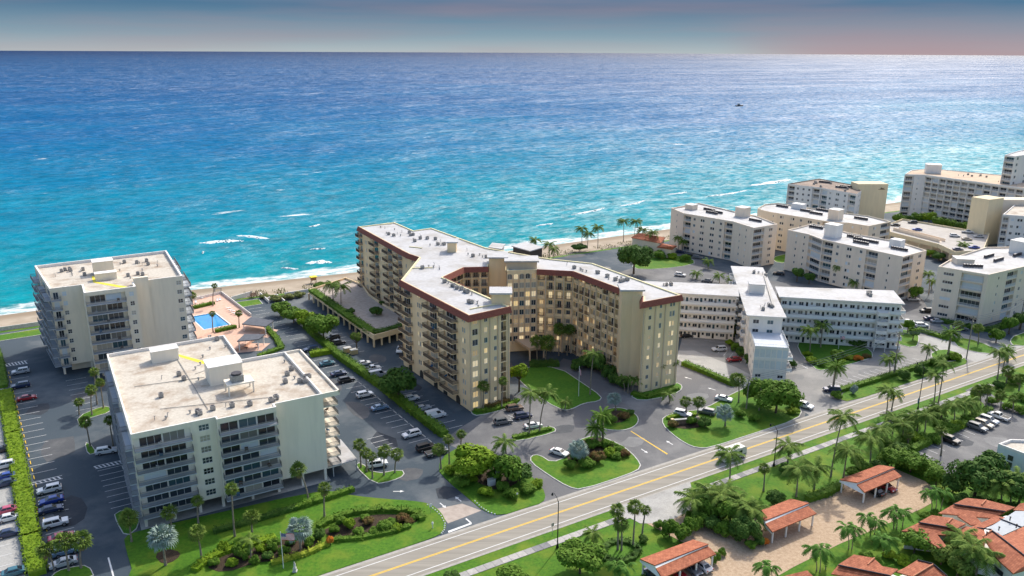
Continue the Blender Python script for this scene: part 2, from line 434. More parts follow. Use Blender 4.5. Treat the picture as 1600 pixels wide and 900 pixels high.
# sea
def sea_material():
    m = bpy.data.materials.new('sea_water'); m.use_nodes = True
    N, L = m.node_tree.nodes, m.node_tree.links
    b = N['Principled BSDF']
    def math_(op, a, c=None, d=None):
        n = N.new('ShaderNodeMath'); n.operation = op
        for i, x in enumerate((a, c, d)):
            if x is None: continue
            if isinstance(x, (int, float)): n.inputs[i].default_value = x
            else: L.new(x, n.inputs[i])
        return n.outputs[0]
    def rng(x, a, c, lo=0.0, hi=1.0, sm=False):
        n = N.new('ShaderNodeMapRange'); n.inputs['From Min'].default_value = a; n.inputs['From Max'].default_value = c
        n.inputs['To Min'].default_value = lo; n.inputs['To Max'].default_value = hi
        if sm: n.interpolation_type = 'SMOOTHSTEP'
        L.new(x, n.inputs['Value']); return n.outputs[0]
    at = N.new('ShaderNodeAttribute'); at.attribute_name = 'shore_distance'; d = at.outputs['Fac']
    g = N.new('ShaderNodeNewGeometry')
    def noise(scale, st, detail=4, rough=0.55, dist=0.0):
        mp = N.new('ShaderNodeMapping'); mp.vector_type = 'TEXTURE'
        mp.inputs['Rotation'].default_value = (0, 0, R(28.5))
        mp.inputs['Scale'].default_value = st
        L.new(g.outputs['Position'], mp.inputs[0])
        n = N.new('ShaderNodeTexNoise'); n.inputs['Scale'].default_value = scale; n.inputs['Detail'].default_value = detail
        n.inputs['Roughness'].default_value = rough; n.inputs['Distortion'].default_value = dist
        L.new(mp.outputs[0], n.inputs['Vector']); return n.outputs['Fac']
    # colour with depth
    big = noise(0.0035, (2.2, 1, 1), 5)
    dj = math_('MULTIPLY', d, rng(big, 0.3, 0.7, 0.55, 1.6))
    lg = math_('DIVIDE', math_('LOGARITHM', math_('MAXIMUM', dj, 1.0), 10.0), 5.0)
    rp = N.new('ShaderNodeValToRGB'); L.new(lg, rp.inputs[0])
    cr = rp.color_ramp
    stops = [(0.0, (0.07, 0.30, 0.295)), (0.24, (0.001, 0.232, 0.268)), (0.43, (0.0003, 0.196, 0.270)), (0.51, (0.0002, 0.146, 0.266)), (0.58, (0.0002, 0.102, 0.245)),
             (0.66, (0.0002, 0.074, 0.205)), (0.76, (0.0005, 0.058, 0.165)), (0.90, (0.0005, 0.026, 0.092))]
    cr.elements[0].position, cr.elements[0].color = stops[0][0], (*stops[0][1], 1)
    cr.elements[1].position, cr.elements[1].color = stops[-1][0], (*stops[-1][1], 1)
    for p, c in stops[1:-1]:
        e = cr.elements.new(p); e.color = (*c, 1)
    # ripple streaks, fine mottling of the water colour
    mot = noise(0.09, (1.3, 1, 1), 8, 0.72)
    hsv = N.new('ShaderNodeHueSaturation'); L.new(rp.outputs[0], hsv.inputs['Color'])
    L.new(rng(mot, 0.3, 0.7, 0.66, 1.34), hsv.inputs['Value'])
    # foam: swash line, small breakers, far whitecaps
    sw = noise(0.06, (1.6, 1, 1), 5, 0.65)
    swash = math_('SUBTRACT', math_('MULTIPLY', sw, 31.0), math_('ADD', d, 3.5))
    swash = rng(swash, -1.0, 3.0, sm=True)
    lace = noise(0.30, (2.2, 1, 1), 7, 0.7)
    swash = math_('MULTIPLY', swash, rng(lace, 0.40, 0.56, 0.12, 1.0))
    wc = noise(0.055, (2.8, 1, 1), 7, 0.62, 0.4)
    thr = rng(d, 20, 900, 0.662, 0.69)
    caps = rng(math_('SUBTRACT', wc, thr), 0.0, 0.03)
    caps = math_('MULTIPLY', caps, rng(lace, 0.42, 0.55))
    caps = math_('MULTIPLY', caps, rng(d, 12, 30))
    foam = math_('MINIMUM', math_('ADD', swash, caps), 1.0)
    mx = N.new('ShaderNodeMixRGB'); L.new(foam, mx.inputs[0]); L.new(hsv.outputs[0], mx.inputs[1]); mx.inputs[2].default_value = (0.62, 0.65, 0.64, 1)
    df = N.new('ShaderNodeBsdfDiffuse'); gs = N.new('ShaderNodeBsdfGlossy'); ms = N.new('ShaderNodeMixShader')
    gs.distribution = 'BECKMANN'; ms.inputs[0].default_value = 0.055
    L.new(mx.outputs[0], df.inputs['Color']); L.new(df.outputs[0], ms.inputs[1]); L.new(gs.outputs[0], ms.inputs[2])
    L.new(ms.outputs[0], N['Material Output'].inputs['Surface'])
    # catspaws: patches of ripples that catch the sun, and smooth water between them
    rip = math_('MULTIPLY', rng(noise(0.17, (1.25, 1, 1), 8, 0.74), 0.40, 0.64, 0.3, 2.1), rng(noise(0.006, (3.0, 1, 1), 5, 0.6), 0.3, 0.7, 0.6, 1.35))
    L.new(math_('MULTIPLY', math_('MULTIPLY', rip, 0.058), rng(d, 250, 2200, 0.85, 1.4)), ms.inputs[0])
    # slicks and wind lanes change the gloss
    lane = noise(0.0016, (9, 1, 1), 4)
    L.new(math_('MAXIMUM', rng(lane, 0.35, 0.65, 0.455, 0.545), math_('MULTIPLY', foam, 0.8)), gs.inputs['Roughness'])
    # waves
    w0 = noise(0.014, (1.3, 1, 1), 11, 0.55, 0.3)
    w2 = noise(0.16, (1.7, 1, 1), 6, 0.6)
    amp = rng(d, 0, 2500, 9.0, 40.0)                     # the sea is rougher away from the beach
    h = math_('ADD', math_('MULTIPLY', w0, amp), math_('MULTIPLY', w2, rng(d, 0, 1500, 0.9, 1.8)))
    bp = N.new('ShaderNodeBump'); bp.inputs['Strength'].default_value = 1.0; bp.inputs['Distance'].default_value = 1.3
    L.new(h, bp.inputs['Height']); L.new(bp.outputs[0], gs.inputs['Normal'])
    bd = N.new('ShaderNodeBump'); bd.inputs['Strength'].default_value = 0.25; bd.inputs['Distance'].default_value = 1.0
    L.new(h, bd.inputs['Height']); L.new(bd.outputs[0], df.inputs['Normal'])
    N.remove(b)
    return m
mb, dd = strip([(o, SEA_Z) for o in (-14, 0, 4, 10, 25, 60, 130, 260, 500, 1000, 2200, 5000, 12000, 30000, 90000)])
me = mb.mesh('sea', sea_material()); with_d(me, dd)
tag(link('sea', me), kind='structure')

# breaking crests near the beach: raised, lumpy ridges of white water
foamm = mat('white_water', (0.50, 0.60, 0.61), 0.8, rgb2=(0.74, 0.77, 0.76), scale=0.8, bump=0.6, bscale=1.5)
rng_ = random.Random(5)
def crest(x0, y0, x1, y1, wid, seed):
    r = random.Random(seed)
    a, b = G(x0, y0, SEA_Z), G(x1, y1, SEA_Z)
    n = 26; mb = MB(); rows = 7
    d = (b - a); nrm = Vector((-d.y, d.x, 0)).normalized()
    ph = r.uniform(0, 6)
    for i in range(n + 1):
        t = i / n
        env = math.sin(math.pi * min(1, max(0, t))) ** 0.6
        cw = wid * env * (0.55 + 0.45 * math.sin(t * 9 + ph) ** 2 + r.uniform(-.15, .15))
        c = a + d * t + nrm * (1.5 * math.sin(t * 4 + ph))
        for j in range(rows):
            k = j / (rows - 1) * 2 - 1
            p = c + nrm * (k * cw + r.uniform(-.25, .25) * env)
            mb.v.append((p.x, p.y, SEA_Z - 0.12 + 0.55 * env * (1 - k * k) + r.uniform(-.08, .12)))
    for i in range(n):
        for j in range(rows - 1):
            q = i * rows + j
            if r.random() < 0.10: continue
            mb.f.append((q, q + 1, q + rows + 1, q + rows)); mb.m.append(0)
    return mb
for i, (x0, y0, x1, y1, w, lab) in enumerate([
    (310, 379, 382, 377, 4.2, 'wide patch of white water breaking off the beach, left of the open sea gap'),
    (366, 369, 425, 372, 3.0, 'curved white crest breaking just right of the widest foam patch'),
    (476, 411, 520, 410, 4.2, 'white breaker close to the sand left of the yellow condominium'),
    (437, 420, 468, 419, 1.6, 'thin white crest beside the nearest breaker to the sand'),
    (486, 391, 507, 387, 1.4, 'short white crest seaward of the nearest breaker'),
    (480, 354, 503, 351, 1.8, 'small white crest farther out, above the nearest breaker'),
    (313, 396, 323, 394, 0.9, 'tiny white crest left of the pool palms, off the beach'),
    (893, 337, 945, 324, 2.0, 'long slanting white crest left of the beachside house palms'),
    (840, 354, 862, 348, 1.5, 'short slanting white crest behind the court of the yellow condominium'),
    (965, 323, 1010, 313, 1.9, 'slanting white crest off the red roofed beach house'),
    (1168, 290, 1240, 280, 5.0, 'broad white breaker left of the butter coloured condominium'),
    (1100, 308, 1170, 297, 2.2, 'long white crest left of the broad breaker on the right'),
    (1040, 304, 1075, 300, 2.0, 'short white crest in the glittering water above the beige condominium')]):
    solo('breaking_wave', crest(x0, y0, x1, y1, w, i), foamm, lab, 'wave', G((x0 + x1) / 2, (y0 + y1) / 2, SEA_Z), 'white crests breaking off the beach', smooth=True)

# ------------------------------------------------------------------ avenue
C0 = G(1000, 758)
A0, A1 = -420.0, 900.0
def along(s, off, z): 
    p = C0 + U * s + V * off
    return (p.x, p.y, z)
def ribbon(off0, off1, z, s0=A0, s1=A1):
    mb = MB(); mb.quad(along(s0, off0, z), along(s1, off0, z), along(s1, off1, z), along(s0, off1, z)); return mb
struct('road', ribbon(-4.3, 4.2, 0.05), M_['road'])
struct('road_shoulder', ribbon(-4.9, 4.95, 0.040), M_['shoulder'])
mb = MB()
for o in (3.25, -3.4): mb.quad(along(A0, o - .08, .062), along(A1, o - .08, .062), along(A1, o + .08, .062), along(A0, o + .08, .062))
struct('road_edge_lines', mb, M_['paint_white'])
mb = MB()
for o in (0.14, -0.14): mb.quad(along(A0, o - .09, .062), along(A1, o - .09, .062), along(A1, o + .09, .062), along(A0, o + .09, .062))
struct('road_centre_lines', mb, M_['paint_yellow'])
# footway of separate slabs
side = MB(); side.quad(along(A0, -9.25, .03), along(A1, -9.25, .03), along(A1, -7.45, .03), along(A0, -7.45, .03))
swk = struct('sidewalk', side, M_['asphalt_worn'])
sm_ = [MB(), MB(), MB()]
for k in range(3): sm_[k].box((0, -0.85, 0), (1.72, 0, 0), (0, 1.7, 0), (0, 0, 0.05))
slabmats = [mat('slab_pale', (0.42, 0.40, 0.37), .9, var=.12, scale=2), mat('slab_mid', (0.34, 0.33, 0.31), .9, var=.12, scale=2), mat('slab_dark', (0.22, 0.22, 0.22), .9, var=.12, scale=2)]
slabs = [sm_[k].mesh('paving_slab', slabmats[k]) for k in range(3)]
rg = random.Random(2)
s_ = -60.0
while s_ < 150:
    if not (-10.5 < s_ < 7.5) and not (113 < s_ < 121):
        p = along(s_, -8.35, .03)
        link('paving_slab', slabs[rg.choices((0, 1, 2), (6, 3, 1.5))[0]], swk, p, ANG)
    s_ += 1.78

# ------------------------------------------------------------------ lots and drives
def sheet(name, pts, z, m):
    mb = MB(); mb.quad(*[(p.x, p.y, z) for p in ccw(pts)]); return struct(name, mb, m)
mb = MB()
land = [C0 + U * -420 + V * 4.9, C0 + U * 900 + V * 4.9] + [p + SV * -31 for p in reversed(shore[2:-2])]
mb.quad(*[(p.x, p.y, 0.02) for p in ccw([q for q in land])])
struct('parking_lot', mb, M_['asphalt_dark'])
sheet('lot_far_left', PX((-60, 560), (4, 600), (46, 899), (60, 960), (-300, 960), (-260, 600)), 0.03, M_['concrete'])
sheet('court_drive', PX((690, 690), (720, 668), (800, 620), (830, 612), (880, 560), (940, 575), (1060, 560), (1180, 608), (1260, 640), (1256, 656), (1110, 707), (1030, 740), (870, 790), (840, 792), (760, 720)), 0.030, M_['asphalt_worn'])
sheet('east_drive', PX((1068, 520), (1180, 500), (1260, 540), (1380, 535), (1440, 505), (1500, 520), (1600, 545), (1600, 556), (1270, 652), (1250, 640), (1190, 600), (1130, 575), (1058, 560)), 0.036, M_['asphalt_pale'])
sheet('east_lane', PX((1060, 548), (1085, 548), (1150, 574), (1185, 592), (1165, 604), (1100, 577), (1058, 562)), 0.042, M_['concrete'])
sheet('side_street', PX((1432, 525), (1460, 525), (1530, 543), (1600, 540), (1600, 556), (1540, 572), (1490, 552), (1440, 540)), 0.042, M_['concrete'])
sheet('rear_lot', PX((1030, 392), (1075, 388), (1110, 420), (1215, 440), (1330, 450), (1440, 465), (1460, 500), (1400, 500), (1250, 470), (1100, 450), (960, 428), (985, 420), (1050, 405)), 0.03, M_['asphalt_worn'])
sheet('lot_entry_pavers', PX((683, 795), (722, 787), (752, 798), (700, 818)), 0.03, M_['plaza'])
# south side
sheet('driveway_apron', [Vector(along((G(953, 798) - C0).dot(U), -4.7, 0)), Vector(along((G(1081, 755) - C0).dot(U), -4.7, 0))] + PX((1083, 772), (1088, 792), (1040, 818), (1000, 818), (978, 806)), 0.047, M_['concrete'])
sheet('south_lot', PX((1420, 704), (1470, 679), (1545, 641), (1530, 624), (1508, 610), (1530, 600), (1562, 626), (1620, 655), (1640, 740), (1560, 735), (1500, 748), (1462, 736)), 0.03, M_['asphalt_worn'])
pav = mat('herringbone_pavers', (0.43, 0.31, 0.20), 0.9, rgb2=(0.56, 0.43, 0.30), scale=1.6, bump=0.2, detail=6)
nt = pav.node_tree; N, L = nt.nodes, nt.links; b = N['Principled BSDF']
prev = b.inputs['Base Color'].links[0].from_socket
bk = N.new('ShaderNodeTexBrick'); g_ = N.new('ShaderNodeNewGeometry'); mp = N.new('ShaderNodeMapping')
mp.inputs['Rotation'].default_value = (0, 0, -ANG - R(45)); L.new(g_.outputs['Position'], mp.inputs[0]); L.new(mp.outputs[0], bk.inputs['Vector'])
bk.inputs['Scale'].default_value = 2.2; bk.inputs['Color1'].default_value = (1, 1, 1, 1); bk.inputs['Color2'].default_value = (.78, .74, .72, 1); bk.inputs['Mortar'].default_value = (.6, .57, .52, 1)
bk.inputs['Mortar Size'].default_value = 0.02
mx = N.new('ShaderNodeMixRGB'); mx.blend_type = 'MULTIPLY'; mx.inputs[0].default_value = 0.8
L.new(prev, mx.inputs[1]); L.new(bk.outputs['Color'], mx.inputs[2]); L.new(mx.outputs[0], b.inputs['Base Color'])
sheet('paver_court', PX((1005, 815), (1082, 777), (1092, 800), (1120, 824), (1150, 842), (1178, 806), (1262, 782), (1312, 764), (1320, 744), (1400, 733), (1445, 752), (1460, 762), (1456, 786), (1440, 795), (1370, 826), (1312, 850), (1240, 886), (1190, 915), (1080, 960), (1000, 960), (1060, 890), (1090, 860)), 0.036, pav)

# raised lawns with kerbs
def lawn(name, pts, m='lawn', kerb=True, h=0.13, sm=1, kw=0.22):
    p = ccw([Vector((q.x, q.y, 0)) for q in pts])
    if sm: p = smoothpoly(p, sm)
    mb = MB(); mb.prism(p, 0.0, h); o = struct(name, mb, M_[m])
    if kerb:
        mb = MB(); out = inset(p, -kw)
        n = len(p)
        for k in range(n):
            a, b, c, d = p[k], p[(k + 1) % n], out[(k + 1) % n], out[k]
            z = h + 0.03
            mb.quad((a.x, a.y, z), (d.x, d.y, z), (c.x, c.y, z), (b.x, b.y, z))
            mb.quad((d.x, d.y, 0), (c.x, c.y, 0), (c.x, c.y, z), (d.x, d.y, z))
            mb.quad((b.x, b.y, h - .02), (a.x, a.y, h - .02), (a.x, a.y, z), (b.x, b.y, z))
        k_ = link('kerb', mb.mesh('kerb', M_['kerb']), o)
    return o
rd = lambda s, o=4.98: C0 + U * s + V * o
def at_road(px, py): 
    p = G(px, py); return rd((p - C0).dot(U))
lawn('front_lawn', PX((120, 1040), (209, 899), (197, 860), (193, 838), (225, 828), (500, 766), (530, 770), (552, 775), (600, 780), (644, 783), (671, 787), (689, 800), (698, 818), (694, 832)) + [at_road(676, 848), at_road(520, 900), rd(-140)], 'lawn', kerb=False, sm=1)
lawn('entrance_lawn', PX((682, 732), (700, 753), (733, 780), (757, 800)) + [at_road(787, 810), at_road(825, 798)] + PX((849, 786), (853, 772), (840, 752), (815, 735), (780, 712), (740, 697), (700, 705)), 'lawn', kerb=False)
lawn('centre_lawn', PX((830, 713), (842, 711), (862, 724), (888, 714), (900, 690), (930, 680), (957, 690), (975, 699), (994, 716), (1002, 731)) + [at_road(985, 745), at_road(913, 769)] + PX((888, 761), (860, 744), (830, 723)))
lawn('round_bed_lawn', PX((935, 668), (950, 672), (975, 673), (993, 666), (998, 655), (990, 645), (970, 637), (945, 640), (930, 655)), sm=2)
lawn('court_lawn', PX((822, 572), (874, 575), (908, 598), (940, 620), (936, 627), (912, 630), (892, 640), (880, 641), (856, 630), (822, 604), (808, 590)), 'lawn_deep')
lawn('wing_foot_bed', PX((737, 641), (738, 647), (747, 650), (792, 639), (813, 629), (808, 622), (798, 627)), 'lawn_deep')
lawn('car_island', PX((797, 686), (810, 690), (866, 676), (868, 670), (856, 666), (818, 678)))
lawn('sign_lawn', PX((1036, 652), (1036, 664), (1050, 678), (1071, 693), (1089, 700)) + [at_road(1114, 703), at_road(1180, 682), at_road(1250, 657)] + PX((1253, 641), (1238, 622), (1215, 602), (1180, 600), (1140, 618), (1100, 640), (1060, 645)))
lawn('wing_end_lawn', PX((984, 618), (1000, 627), (1040, 620), (1062, 612), (1066, 603), (1056, 598), (1005, 611)), 'lawn_deep')
lawn('verge_north', PX((1311, 624)) + [at_road(1336, 632), at_road(1420, 604), at_road(1500, 576)] + PX((1514, 567), (1502, 556), (1452, 567), (1380, 591), (1320, 611)), kerb=False)
lawn('corner_lawn', PX((1488, 531), (1500, 545), (1540, 553), (1560, 551), (1545, 540), (1510, 528)))
lawn('far_corner_lawn', PX((1578, 533), (1586, 524), (1640, 510), (1640, 540), (1584, 541)))
lawn('flower_garden', PX((1246, 546), (1272, 576), (1286, 580), (1352, 563), (1366, 555), (1350, 540), (1250, 530)), 'lawn_deep')
lawn('palm_island', PX((1396, 536), (1430, 545), (1436, 530), (1432, 518), (1402, 515)), 'lawn')
lawn('pole_island', PX((1450, 556), (1476, 566), (1506, 562), (1500, 552), (1470, 545)))
lawn('shaded_garden', PX((1070, 512), (1110, 524), (1176, 530), (1176, 512), (1120, 508)), 'lawn_deep')
lawn('island_bed', PX((120, 652), (126, 668), (133, 665), (134, 656), (148, 651), (170, 645), (173, 637), (160, 635)), kw=.15)
lawn('small_bed', PX((133, 692), (138, 711), (150, 708), (142, 695)), kw=.15)
lawn('side_bed', PX((180, 694), (203, 690), (207, 713), (189, 717)), 'lawn_deep', kw=.15)
lawn('wall_bed', PX((179, 801), (214, 795), (218, 822), (197, 840), (183, 816)), 'lawn_deep', kw=.15)
lawn('lot_end_bed', PX((78, 905), (90, 893), (112, 887), (138, 884), (148, 905)), kw=.15)
lawn('van_island', PX((555, 728), (563, 723), (586, 742), (627, 734), (632, 743), (612, 752), (585, 757)), kw=.2)
lawn('seawall_lawn', PX((-80, 536), (0, 524), (62, 514), (66, 523), (0, 533), (-80, 546)), sm=0)
lawn('beach_corner_lawn', PX((366, 473), (404, 468), (410, 475), (374, 481)), sm=0)
lawn('rear_garden', PX((1010, 402), (1060, 398), (1092, 410), (1060, 418), (1000, 422), (985, 415)), 'lawn')
lawn('yard_between_condos', PX((1205, 403), (1232, 396), (1240, 408), (1216, 412)))
lawn('verge_south_far', [Vector(along(s, o, 0)) for s, o in ((125, -5.6), (200, -5.6), (200, -16), (140, -16), (124, -9))], kerb=False)

# patches of newer and older asphalt, oil-dark parking spots
pr = random.Random(8)
for (x, y, w, h_, m) in ((90, 700, 9, 14, 'asphalt_mid'), (110, 800, 7, 16, 'asphalt_new'), (60, 640, 6, 9, 'asphalt_new'), (130, 620, 6, 10, 'asphalt_mid'), (560, 640, 5, 14, 'asphalt_mid'), (600, 690, 6, 12, 'asphalt_new'), (520, 600, 5, 12, 'asphalt_mid'), (640, 740, 8, 6, 'asphalt_mid'), (700, 770, 6, 6, 'asphalt_new'), (590, 560, 6, 9, 'asphalt_mid'), (640, 600, 5, 12, 'asphalt_new'), (880, 670, 9, 5, 'asphalt_mid'), (990, 690, 7, 5, 'asphalt_grey'), (1090, 620, 7, 6, 'asphalt_grey'), (1240, 590, 9, 6, 'asphalt_grey'), (1360, 580, 10, 5, 'asphalt_grey'), (1500, 690, 7, 6, 'asphalt_mid'), (1560, 690, 7, 6, 'asphalt_grey'), (940, 420, 10, 6, 'asphalt_grey'), (900, 400, 12, 7, 'asphalt_mid')):
    c = G(x, y); pts = []
    for k in range(9):
        t = 2 * math.pi * k / 9; rr = pr.uniform(.75, 1.1); pts.append(c + U * (w / 2 * rr * math.cos(t)) + V * (h_ / 2 * rr * math.sin(t)))
    sheet('asphalt_patch', pts, 0.049, {'asphalt_mid': two_scale('asphalt_mid', (0.075, 0.08, 0.088), (0.10, 0.105, 0.11), (0.15, 0.15, 0.15), .8, ss=9, bs=.2), 'asphalt_new': two_scale('asphalt_new', (0.036, 0.044, 0.056), (0.052, 0.06, 0.07), (0.08, 0.085, 0.09), .8, ss=9, bs=.2), 'asphalt_grey': two_scale('asphalt_grey', (0.17, 0.17, 0.168), (0.22, 0.22, 0.215), (0.28, 0.275, 0.265), .8, ss=7, bs=.2)}[m])
# painted stall lines
def stalls(name, a, b, n, length, ang, both=False, stops=False):
    a, b = G(*a), G(*b)
    mb = MB(); d = Vector((math.cos(ang), math.sin(ang), 0)); w = Vector((-d.y, d.x, 0)) * .06
    for k in range(n + 1):
        p = a + (b - a) * (k / n)
        q = p + d * length
        mb.quad(*[(v.x, v.y, .056) for v in (p - w, q - w, q + w, p + w)])
    o = struct(name, mb, M_['paint_white'])
    if stops:
        e = (b - a) / n; e1 = e.normalized()
        sb = MB(); sb.box((-.9, -.09, 0), (1.8, 0, 0), (0, .18, 0), (0, 0, .13))
        me = sb.mesh('wheel_stop', stops)
        for k in range(n):
            p = a + e * (k + .5) + d * .35
            link('wheel_stop', me, o, (p.x, p.y, .03), math.atan2(e.y, e.x))
    return o
stalls('stall_lines', (11, 580), (79, 868), 27, 5.0, ANG, stops=M_['paint_yellow'])
stalls('stall_lines', (193, 727), (217, 784), 7, 5.4, ANG + math.pi, stops=M_['kerb'])
stalls('stall_lines', (134, 590), (152, 636), 6, 5.2, ANG + math.pi)
stalls('stall_lines', (561, 596), (679, 693), 14, 5.2, ANG + math.pi, stops=M_['kerb'])
stalls('stall_lines', (465, 517), (545, 583), 12, 5.2, ANG + math.pi)
stalls('stall_lines', (410, 480), (452, 512), 7, 5.0, ANG + math.pi)
stalls('stall_lines', (566, 572), (694, 672), 14, 5.2, ANG)
stalls('stall_lines', (505, 520), (545, 553), 6, 5.2, ANG)
stalls('stall_lines', (1322, 607), (1452, 567), 15, 5.2, ANG + R(100))
stalls('stall_lines', (1424, 701), (1545, 641), 13, 5.2, ANG - R(90), stops=M_['kerb'])
stalls('stall_lines', (1070, 523), (1108, 534), 5, 5.0, ANG - R(40))
stalls('stall_lines', (1120, 541), (1172, 563), 6, 5.0, ANG - R(150))
stalls('stall_lines', (600, 680), (628, 706), 4, 4.5, ANG + math.pi)
stalls('stall_lines', (776, 655), (812, 643), 4, 5.0, ANG - R(75))
stalls('stall_lines', (-30, 640), (22, 880), 22, 5.2, ANG + math.pi)
def mark(name, pts, m='paint_white', z=.057):
    mb = MB(); mb.quad(*[(p.x, p.y, z) for p in ccw(PX(*pts))]); return struct(name, mb, M_[m])
mark('stop_bar', ((700, 830), (736, 817), (737.5, 819), (701, 833)))
mark('lane_line', ((727, 811), (729, 810), (737, 817), (735, 818)))
mark('drive_divider', ((985, 674), (986.3, 673.6), (1043.5, 709.4), (1042, 710.4)), 'paint_yellow')
mark('drive_line', ((168, 872), (170.5, 871), (180, 905), (177, 905)))
def arrow(px, py, ang, s=.8):
    c = G(px, py); d = Vector((math.cos(ang), math.sin(ang), 0)); w = Vector((-d.y, d.x, 0))
    mb = MB()
    for pts in (((-1.5, -.15), (.4, -.15), (.4, .15), (-1.5, .15)), ((.4, -.55), (1.5, 0), (.4, .55))):
        mb.quad(*[tuple(c + d * (x * s) + w * (y * s) + Z * .058) for x, y in pts])
    struct('lane_arrow', mb, M_['paint_white'])
arrow(623, 768, R(2)); arrow(692, 790, ANG - R(85)); arrow(716, 780, ANG + R(95)); arrow(1007, 705, ANG - R(90)); arrow(1046, 692, ANG + R(90)); arrow(1075, 591, R(140)); arrow(1112, 608, R(140)); arrow(1258, 574, ANG - R(95))
# hatched bays
def hatch(a, b, c, d, n=7):
    a, b, c, d = G(*a), G(*b), G(*c), G(*d); mb = MB()
    def strp(p, q, w=.08):
        e = (q - p); nn = Vector((-e.y, e.x, 0)).normalized() * w
        mb.quad(*[(v.x, v.y, .057) for v in (p - nn, q - nn, q + nn, p + nn)])
    strp(a, b); strp(d, c)
    for k in range(n):
        t = k / n; u = (k + .6) / n
        strp(a + (b - a) * t, d + (c - d) * u, .16)
    struct('hatched_bay', mb, M_['paint_white'])
hatch((46, 756), (97, 743), (98, 748), (47, 759)); hatch((8, 569), (43, 563), (44, 568), (9, 573)); hatch((147, 729), (192, 719), (194, 724), (149, 733))
# ------------------------------------------------------------------ building kit
CACHE = {}
def cached(key, fn):
    if key not in CACHE: CACHE[key] = fn()
    return CACHE[key]
def q5(x): return round(x * 20) / 20

def ring(mb, w, h, t, y0, y1, m=0, z0=0):
    """rectangular frame, centred on x, standing on z0"""
    mb.box((-w / 2, y0, z0), (w, 0, 0), (0, y1 - y0, 0), (0, 0, t), m)
    mb.box((-w / 2, y0, z0 + h - t), (w, 0, 0), (0, y1 - y0, 0), (0, 0, t), m)
    mb.box((-w / 2, y0, z0 + t), (t, 0, 0), (0, y1 - y0, 0), (0, 0, h - 2 * t), m)
    mb.box((w / 2 - t, y0, z0 + t), (t, 0, 0), (0, y1 - y0, 0), (0, 0, h - 2 * t), m)
def frame_mesh(w, h, fm, mull=1, bar=False):
    def f():
        mb = MB(); t = 0.07
        ring(mb, w, h, t, 0.06, 0.14)
        for k in range(mull):
            x = -w / 2 + w * (k + 1) / (mull + 1)
            mb.box((x - .035, .07, t), (.07, 0, 0), (0, .06, 0), (0, 0, h - 2 * t))
        if bar: mb.box((-w / 2 + t, .075, h / 2 - .03), (w - 2 * t, 0, 0), (0, .05, 0), (0, 0, .06))
        return mb.mesh('window', fm)
    return cached(('fr', w, h, fm.name, mull, bar), f)
def pane_mesh(w, h, gm):
    def f():
        mb = MB(); mb.box((-w / 2 + .05, .11, .05), (w - .1, 0, 0), (0, .06, 0), (0, 0, h - .1)); return mb.mesh('pane', gm)
    return cached(('pa', w, h, gm.name), f)
def simple_window(w, h, fm, gm, mull):
    def f():
        mb = MB(); t = 0.08
        ring(mb, w, h, t, 0.05, 0.14, 0)
        for k in range(mull):
            x = -w / 2 + w * (k + 1) / (mull + 1); mb.box((x - .04, .06, t), (.08, 0, 0), (0, .07, 0), (0, 0, h - 2 * t), 0)
        mb.box((-w / 2 + t, .12, t), (w - 2 * t, 0, 0), (0, .05, 0), (0, 0, h - 2 * t), 1)
        return mb.mesh('window', [fm, gm])
    return cached(('sw', w, h, fm.name, gm.name, mull), f)
def railing_mesh(w, proj, rm, style, sides=True):
    """front at y=-proj, side returns to y=0"""
    def f():
        mb = MB(); h = 1.05
        runs = [((-w / 2, -proj), (w / 2, -proj))]
        if sides and proj > .3: runs += [((-w / 2, 0), (-w / 2, -proj)), ((w / 2, -proj), (w / 2, 0))]
        for (x0, y0), (x1, y1) in runs:
            a, b = Vector((x0, y0, 0)), Vector((x1, y1, 0)); d = b - a; ln = d.length; d.normalize(); n = Vector((-d.y, d.x, 0)) * .05
            mb.box(a - n / 2 + Z * (h - .06), d * ln, n, Z * .06)
            if style == 'solid':
                mb.box(a - n * .4 + Z * .06, d * ln, n * .8, Z * (h - .16))
            else:
                mb.box(a - n / 2 + Z * .1, d * ln, n, Z * .05)
                step = {'bars': .16, 'open': .45}[style]
                k = max(2, int(ln / step))
                for i in range(k + 1):
                    p = a + d * (ln * i / k)
                    mb.box(p - d * .022 - n * .4, d * .044, n * .8, Z * (h - .03))
        return mb.mesh('railing', rm)
    return cached(('ra', w, proj, rm.name, style, sides), f)
def slab_mesh(w, proj, sm):
    def f():
        mb = MB(); mb.box((-w / 2, -proj, -.2), (w, 0, 0), (0, proj, 0), (0, 0, .2)); return mb.mesh('balcony', sm)
    return cached(('sl', w, proj, sm.name), f)
def door_mesh(w, h, fm, gm, leaves):
    def f():
        mb = MB(); ring(mb, w, h, .06, -.07, -.01, 0)
        for k in range(1, leaves):
            x = -w / 2 + w * k / leaves; mb.box((x - .03, -.06, .06), (.06, 0, 0), (0, .05, 0), (0, 0, h - .12), 0)
        mb.box((-w / 2 + .06, -.045, .06), (w - .12, 0, 0), (0, .03, 0), (0, 0, h - .12), 1)
        return mb.mesh('sliding_door', [fm, gm])
    return cached(('do', w, h, fm.name, gm.name, leaves), f)

